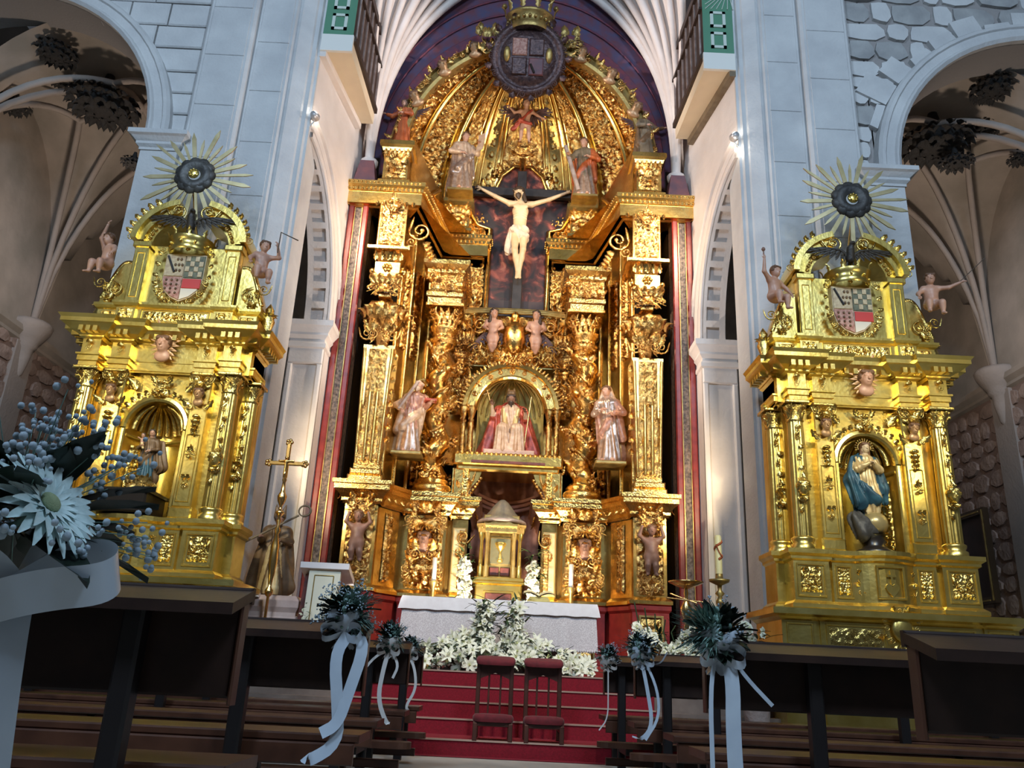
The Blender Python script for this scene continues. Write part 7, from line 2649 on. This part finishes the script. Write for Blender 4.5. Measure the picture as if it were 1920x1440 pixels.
def blade(g, p, d, L, W, droop=.5, m=0):
    p, d = np.array(p, float), np.array(d, float)
    d /= np.linalg.norm(d)
    side = np.cross(d, (0, 0, 1)); side /= np.linalg.norm(side) + 1e-6
    P = []
    for t, w in zip(np.linspace(0, 1, 5), (.35, .9, 1, .7, .05)):
        c = p + d * L * t - np.array((0, 0, droop * L * t * t))
        P.append([c - side * W * w / 2, c + np.array((0, 0, -.12 * W)), c + side * W * w / 2])
    return g.grid(np.array(P), m=m)


def face(o, d, spin):
    o.rotation_mode = 'QUATERNION'
    from mathutils import Quaternion
    o.rotation_quaternion = Vector(d).to_track_quat('Z', 'Y') @ Quaternion((0, 0, 1), spin)


def flowers(T, name, me, pts, size, seed, out=(0, -1, .35)):
    r_ = np.random.default_rng(seed)
    for p in pts:
        o = put(name, me, T, p, scale=size * r_.uniform(.8, 1.2))
        if T.name in WPAR:
            o.matrix_parent_inverse = Matrix.Translation(T.location).inverted()
        face(o, np.array(out) + r_.normal(0, .45, 3), r_.uniform(0, 6))


def arrangement(label, cat, base, pts_l, pts_b, leafs, sl=.075, sb=.04, seed=0, group=None, m_leaf='leaf_green', lsize=.22):
    T = thing_w('floral_arrangement', label, cat, base, group)
    flowers(T, 'lily', LILY, pts_l, sl, seed)
    flowers(T, 'blossom', BLOS, pts_b, sb, seed + 1)
    r_ = np.random.default_rng(seed + 2)
    g = G()
    for p in leafs:
        a = r_.uniform(0, 2 * PI)
        blade(g, p, (math.cos(a), -.5 + .8 * math.sin(a), r_.uniform(-.1, 1.0)), lsize * r_.uniform(.6, 1.2), .04 * lsize / .22, r_.uniform(.1, .6))
    g.obj('foliage', m_leaf, T, 'stuff')
    return T


r0 = np.random.default_rng(77)
# bank of lilies before the altar: two towers and a spreading base
def tower(cx, n, z0, z1, w0, w1, y):
    out = []
    for k in range(n):
        t = (k + r0.uniform(0, 1)) / n
        w = w0 + (w1 - w0) * t
        out.append((cx + r0.uniform(-w, w), y + r0.uniform(-.08, .08), z0 + (z1 - z0) * t))
    return out
def bank(n, x0, x1, hfun, y0, y1, z0):
    out = []
    for k in range(n):
        x = r0.uniform(x0, x1)
        t = r0.uniform(0, 1)
        out.append((x, y1 + (y0 - y1) * (1 - t) + r0.uniform(-.05, .05), z0 + hfun(x) * t))
    return out
for s, cx, lab in ((-1, -.20, 'left'), (1, .17, 'right')):
    hf = (lambda x: .10 + .42 * max(0, 1 - abs(x - cx) / .95)) 
    x0, x1 = (-1.02, -.02) if s < 0 else (.02, 1.12)
    pl_ = tower(cx, 30, .92, 1.55, .15, .07, 10.46) + bank(56, x0, x1, hf, 10.2, 10.55, .82)
    pb_ = tower(cx, 26, .95, 1.58, .17, .08, 10.42) + bank(40, x0, x1, hf, 10.18, 10.5, .80)
    lf = tower(cx, 90, .85, 1.62, .20, .10, 10.50) + bank(170, x0, x1, hf, 10.25, 10.6, .78)
    arrangement('white lily arrangement rising in a column before the altar, %s one' % lab, 'flowers', (cx, 10.45, PLAT), pl_, pb_, lf, .105, .055, 10 + s, 'lilies before the altar')
# orchids beside the tabernacle
for s, cx, lab in ((-1, -.58, 'left'), (1, .47, 'right')):
    pb_ = tower(cx, 44, 1.66, 2.40, .12, .07, 12.86)
    lf = tower(cx, 60, 1.62, 2.62, .12, .08, 12.92)
    T = arrangement('column of white blossoms on the %s of the tabernacle' % lab, 'flowers', (cx, 12.88, PLAT), [], pb_, lf, .07, .082, 30 + s, 'blossoms beside the tabernacle')
    G().lathe([(.10, PLAT), (.13, 1.0), (.09, 1.4), (.12, 1.6)], (cx, 12.92, 0), 12).obj('vase', 'gold_old', T)
# planter right of the steps, gladioli by the lectern
pb_ = bank(90, 1.50, 2.32, lambda x: .34 + .12 * math.sin(x * 9), 9.66, 9.86, .95)
lf = bank(90, 1.52, 2.32, lambda x: .42, 9.8, 10.05, .90)
T = arrangement('white flowers in a low box right of the sanctuary steps', 'flowers', (1.92, 9.9, .60), [], pb_, lf, .07, .07, 51, None)
G().bbox(1.55, 2.30, 9.80, 10.0, .61, .92, .02).obj('planter_box', 'kneeler_wood', T)
g = G()
for k in range(5):
    g.tube([(1.7 + .1 * k, 9.9, .92), (1.62 + .09 * k, 9.88, 1.3), (1.55 + .12 * k, 9.86, 1.62 - .06 * k)], .008, 5)
g.obj('tall_stem', 'leaf_green', T)
pb_ = [(-2.30 + .05 * math.sin(k), 10.06, .82 + .045 * k) for k in range(13)] + [(-2.02 + .03 * math.sin(k), 10.06, .82 + .05 * k) for k in range(14)]
lf = [(-2.30, 10.08, .8 + .05 * k) for k in range(14)] + [(-2.0, 10.08, .8 + .05 * k) for k in range(16)]
arrangement('thin white gladiolus stems at the foot of the lectern', 'flowers', (-2.15, 10.06, PLAT), [], pb_, lf, .05, .03, 61, None, lsize=.14)
pb_ = [(2.76 + r0.uniform(-.13, .13), 9.30 + r0.uniform(-.06, .06), 1.10 + r0.uniform(0, .30)) for k in range(24)]
lf = [(2.76 + r0.uniform(-.13, .13), 9.32, 1.02 + r0.uniform(0, .3)) for k in range(24)]
T = arrangement('pale white bunch at the inner corner of the right side altar', 'flowers', (2.76, 9.3, .29), [], pb_, lf, .05, .055, 71, None)
G().lathe([(.12, .29), (.14, .5), (.08, .8), (.12, 1.08)], (2.76, 9.32, 0), 12).obj('vase', 'stone_brown', T)

# ---------------------------------------------------------------- pew-end bouquets
def gerbera_mesh():
    g = G()
    for ring, (n, L, W, lift, off) in enumerate(((22, 1.0, .22, .18, 0), (20, .84, .20, .38, .15), (16, .42, .12, .6, .1))):
        for k in range(n):
            a = 2 * PI * (k + off) / n
            P = petal(L, W, lift, .35, 6, 3)
            P[:, :, 1] += .12
            g.grid(P @ MX((0, 0, 0), (0, 0, a))[:3, :3].T, m=0)
    g.ball((0, 0, .06), (.2, .2, .09), 1, 14)
    return g.mesh('gerbera', ['gerbera', 'gerbera_eye'])
GERB = gerbera_mesh()


def ribbon(g, pts, W, tw=0.0, m=0, wdir=(1, 0, 0), taper=1.0):
    pts = np.asarray(pts, float)
    # smooth the path
    for _ in range(2):
        q = np.empty((2 * len(pts) - 2, 3))
        q[0::2] = .75 * pts[:-1] + .25 * pts[1:]
        q[1::2] = .25 * pts[:-1] + .75 * pts[1:]
        pts = np.vstack([pts[:1], q, pts[-1:]])
    T_ = np.gradient(pts, axis=0)
    T_ /= np.linalg.norm(T_, axis=1)[:, None] + 1e-9
    w0 = np.array(wdir, float)
    S = w0 - T_ * (T_ @ w0)[:, None]
    S /= np.linalg.norm(S, axis=1)[:, None] + 1e-9
    B = np.cross(T_, S)
    t = np.linspace(0, 1, len(pts))
    a = tw * t
    D = np.cos(a)[:, None] * S + np.sin(a)[:, None] * B
    ww = W * (1 + (taper - 1) * t)
    P = np.stack([pts - D * ww[:, None] / 2, pts + .0 * D, pts + D * ww[:, None] / 2], 1)
    return g.grid(P, m=m)


def bouquet(label, c, sc_, gerb, tails, seed, s=1, dark=1.0, loops=True, group='pew-end bouquets', wrap=True, rib='ribbon', fill=1.0, frond=0, tuft=True):
    """c centre of the posy (world), hung on a pew end; tails: list of point lists relative to c (unscaled)"""
    T = thing_w('pew_bouquet', label, 'bouquet', tuple(c), group)
    r_ = np.random.default_rng(seed)
    c = np.array(c, float)
    g = G()
    for k in range(int(26 * dark)):            # broad dark leaves
        a = r_.uniform(0, 2 * PI); e = r_.uniform(-.3, 1.2)
        d = np.array((math.cos(a) * math.cos(e), math.sin(a) * math.cos(e), math.sin(e)))
        blade(g, c + d * .03 * sc_, d, .13 * sc_ * r_.uniform(.7, 1.2), .06 * sc_, .2)
    g.obj('dark_leaves', 'leaf_dark', T, 'stuff')
    if frond:
        g = G()
        for k in range(frond):
            a = r_.uniform(-.6, PI + .6)
            d = np.array((-s * (.35 + abs(r_.normal(0, .5))), -.5 + r_.normal(0, .3), math.sin(a) * .9 - .1))
            p1 = c + d * .10 * sc_
            for q in range(7):
                e = d + r_.normal(0, .28, 3)
                blade(g, c + d * .06 * sc_ + r_.normal(0, .015 * sc_, 3), e, .10 * sc_, .008 * sc_, .1)
        g.obj('feathery_filler', 'filler_green', T, 'stuff')
    if tuft:                                   # dense dome of small florets
        for nm, m_, n_, side_ in (('floret_mass', 'filler_green', 150, 1), ('leaf_mass', 'leaf_dark', 90, -1)):
            g = G()
            for k in range(n_):
                d = r_.normal(0, 1, 3)
                d /= np.linalg.norm(d)
                d[0] = abs(d[0]) * (-s) * side_ * (1 if r_.random() < .8 else -1)
                p = c + np.array((.075, .07, .095)) * d * sc_ * r_.uniform(.75, 1.05) + np.array((0, -.02, .0)) * sc_
                if nm == 'floret_mass':
                    g.ball(p, .013 * sc_ * r_.uniform(.6, 1.2), n=6)
                else:
                    blade(g, p, d + np.array((0, 0, .4)), .06 * sc_, .035 * sc_, .1)
            g.obj(nm, m_, T, 'stuff')
    g, gs = G(), G()
    for k in range(int(46 * fill)):            # baby's breath
        a = r_.uniform(0, 2 * PI); e = r_.uniform(-.35, 1.3)
        d = np.array((math.cos(a) * math.cos(e), math.sin(a) * math.cos(e), math.sin(e)))
        L = sc_ * r_.uniform(.09, .17)
        p = c + d * L
        gs.tube([c + d * .02, p], (.0008 * sc_), 3, caps=False)
        for q in range(5):
            g.ball(p + r_.normal(0, .010 * sc_, 3), .0042 * sc_ * r_.uniform(.7, 1.3), n=6)
    g.obj('babys_breath', 'gypsophila', T, 'stuff')
    gs.obj('spray_stems', 'filler_green', T, 'stuff')
    for (off, d, r) in gerb:
        o = put('gerbera', GERB, T, c + np.array(off) * sc_, scale=r * sc_)
        o.matrix_parent_inverse = Matrix.Translation(T.location).inverted()
        face(o, d, r_.uniform(0, 6))
        dn = np.array(d, float) / np.linalg.norm(d)
        G().tube([c + np.array(off) * sc_ - dn * .01, c + np.array(off) * sc_ * .4 - dn * .05 * sc_, c + np.array((0, 0, -.1)) * sc_], .005 * sc_, 6).obj('gerbera_stem', 'filler_green', T)
    if wrap:                                   # gathered ribbon collar
        P = []
        th = np.linspace(0, 2 * PI, 24, endpoint=False)
        for z, r in ((.02, .095), (-.01, .10), (-.05, .075), (-.085, .04), (-.11, .03), (-.14, .05)):
            P.append([(c[0] + sc_ * r * (1 + .14 * math.sin(5 * a + z * 30)) * math.cos(a), c[1] + sc_ * r * (1 + .14 * math.sin(5 * a + 1)) * math.sin(a), c[2] + sc_ * (z - .02 + .012 * math.sin(5 * a))) for a in th])
        G().grid(np.array(P), cv=True).obj('ribbon_wrap', rib, T)
    if loops:
        for q in (-1, 1):
            g = G()
            kn = c + np.array((0, -.05, -.10)) * sc_
            ribbon(g, [kn, kn + np.array((q * .05, -.03, .05)) * sc_, kn + np.array((q * .10, -.03, .02)) * sc_, kn + np.array((q * .08, -.05, -.04)) * sc_, kn], .035 * sc_, .3, wdir=(0, -.6, 1))
            g.obj('bow_loop', rib, T)
    for tl in tails:
        g = G()
        W = .03
        if isinstance(tl[0], (int, float)):
            W, tl = tl[0], tl[1]
        ribbon(g, c + np.array(tl, float), W * sc_, .5, wdir=(1, .2, 0))
        g.obj('ribbon_tail', rib, T)
    return T


# big posy right beside the camera
T = bouquet('large bouquet with a pale gerbera and bunched ribbon at the left edge', (-.545, .92, .885), .92,
            [((.075, -.07, .012), (.80, -.25, .55), .064)], [], 81, -1, 1.6, loops=False, wrap=False, fill=2.2, tuft=False)
K = np.array((-.50, .88, .802))
def near_ribbon(name, pts, W, wdir, tw=.15):
    g = G()
    ribbon(g, [np.array(p) for p in pts], W, tw, wdir=wdir)
    g.obj(name, 'ribbon', T)
near_ribbon('bow_loop', [K, (-.47, .90, .840), (-.43, .90, .850), (-.405, .89, .842), (-.396, .87, .828), (-.405, .85, .816), (-.44, .84, .810), (-.48, .85, .803), (-.52, .86, .792)], .042, (0, -.45, 1))
near_ribbon('bow_loop', [K, (-.50, .91, .848), (-.465, .92, .872), (-.445, .91, .862), (-.455, .885, .836), (-.49, .875, .806)], .046, (0, -.5, 1))
near_ribbon('bow_loop', [K, (-.54, .87, .838), (-.59, .87, .836), (-.59, .86, .80), (-.53, .86, .788)], .050, (0, -.5, 1))
near_ribbon('ribbon_tail', [K, (-.490, .87, .75), (-.482, .87, .68), (-.472, .87, .60), (-.47, .88, .5)], .036, (1, .1, 0), .4)
near_ribbon('ribbon_tail', [K, (-.515, .88, .74), (-.51, .88, .66), (-.50, .88, .52)], .034, (1, .1, 0), -.3)

bouquet('bouquet with long blue-grey ribbons on the second left pew', (-.755, 4.18, 1.0), 1.0, [((.03, -.06, -.03), (.3, -.9, .1), .05)],
        [(.055, [(.03, -.06, -.10), (-.02, -.08, -.2), (.02, -.08, -.42), (.04, -.08, -.58), (-.08, -.10, -.66), (-.1, -.10, -.64)]),
         (.055, [(.05, -.05, -.10), (.12, -.07, -.14), (.06, -.08, -.38), (.03, -.09, -.50), (-.04, -.1, -.54)])], 82, -1, 1.4, fill=1.6, frond=24)
bouquet('small greenish bouquet with a pale curling ribbon, third left pew', (-.86, 6.80, .985), .95, [],
        [(.035, [(.0, -.04, -.10), (-.03, -.05, -.25), (-.05, -.05, -.45), (.03, -.06, -.62), (.06, -.06, -.62)]), (.02, [(0, -.04, -.1), (-.10, -.04, -.14), (-.20, -.04, -.28)]),
         (.022, [(.02, -.04, -.1), (.09, -.05, -.2), (.05, -.05, -.3)])], 83, -1, 1, frond=10, rib='ribbon_pale', fill=.8)
bouquet('small bouquet with a pinkish ribbon, foremost left pew', (-.80, 7.85, .95), .8, [],
        [(.03, [(.0, -.04, -.08), (.06, -.05, -.2), (.08, -.05, -.36), (.0, -.06, -.50), (.03, -.06, -.54)])], 84, -1, .8, frond=8, rib='ribbon_pale', fill=.7)
bouquet('teal feathery bouquet with white bow on the second right pew', (1.06, 4.18, .99), 1.15, [((-.05, -.07, -.02), (-.8, -.5, .2), .06)],
        [(.06, [(.02, -.06, -.10), (.05, -.08, -.2), (.04, -.08, -.45), (.05, -.08, -.75)]), (.018, [(-.02, -.06, -.1), (-.06, -.08, -.25), (-.06, -.08, -.65)]),
         (.016, [(.05, -.05, -.1), (.12, -.05, -.2), (.24, -.05, -.32)])], 85, 1, 1.6, frond=46, fill=.5)
bouquet('white flowered bouquet with looping ribbon, third right pew', (1.12, 6.80, .995), .95, [((-.03, -.06, 0), (-.5, -.8, .2), .05)],
        [(.03, [(.0, -.04, -.10), (.04, -.05, -.3), (.08, -.05, -.55), (.0, -.06, -.66), (-.08, -.06, -.64)]), (.022, [(.03, -.04, -.1), (.12, -.05, -.3), (.13, -.05, -.5), (.02, -.06, -.66)]),
         (.016, [(.02, -.04, -.1), (.14, -.04, -.12), (.2, -.04, -.02)])], 86, 1, 1.3, frond=8, fill=1.2)
bouquet('small white posy with a thin ribbon, foremost right pew', (.99, 7.85, .95), .8, [],
        [(.014, [(.0, -.04, -.08), (.0, -.05, -.3), (.0, -.05, -.52), (-.08, -.06, -.62)])], 87, 1, .8, frond=6, fill=1.2, rib='ribbon_pale')

# vault bosses, hung where the ribs meet
boss(-7.54, 12.3, 10.04, .50, 'largest dark leafy boss of the left chapel vault', 10, 1)
boss(-8.02, 11.40, 10.36, .29, 'dark round boss high in the left chapel vault', 8, 2)
boss(-8.36, 12.2, 10.46, .21, 'small dark boss just under the high one, left chapel', 7, 3)
boss(-9.15, 12.3, 9.95, .26, 'dark boss by the left edge of the left chapel vault', 7, 4)
boss(-6.77, 12.3, 8.85, .17, 'small dark boss just above the left sunburst', 7, 6)
boss(7.38, 12.3, 10.11, .50, 'largest dark leafy boss of the right chapel vault', 10, 7)
boss(7.62, 12.2, 9.62, .24, 'dark boss hanging below the largest one, right chapel', 7, 8)
boss(7.86, 11.26, 10.46, .30, 'dark round boss high in the right chapel vault', 8, 9)
boss(8.28, 12.2, 10.40, .23, 'small dark boss mid-height in the right chapel vault', 7, 10)
boss(8.83, 12.3, 9.82, .17, 'small dark boss by the right edge of the right chapel vault', 7, 11)
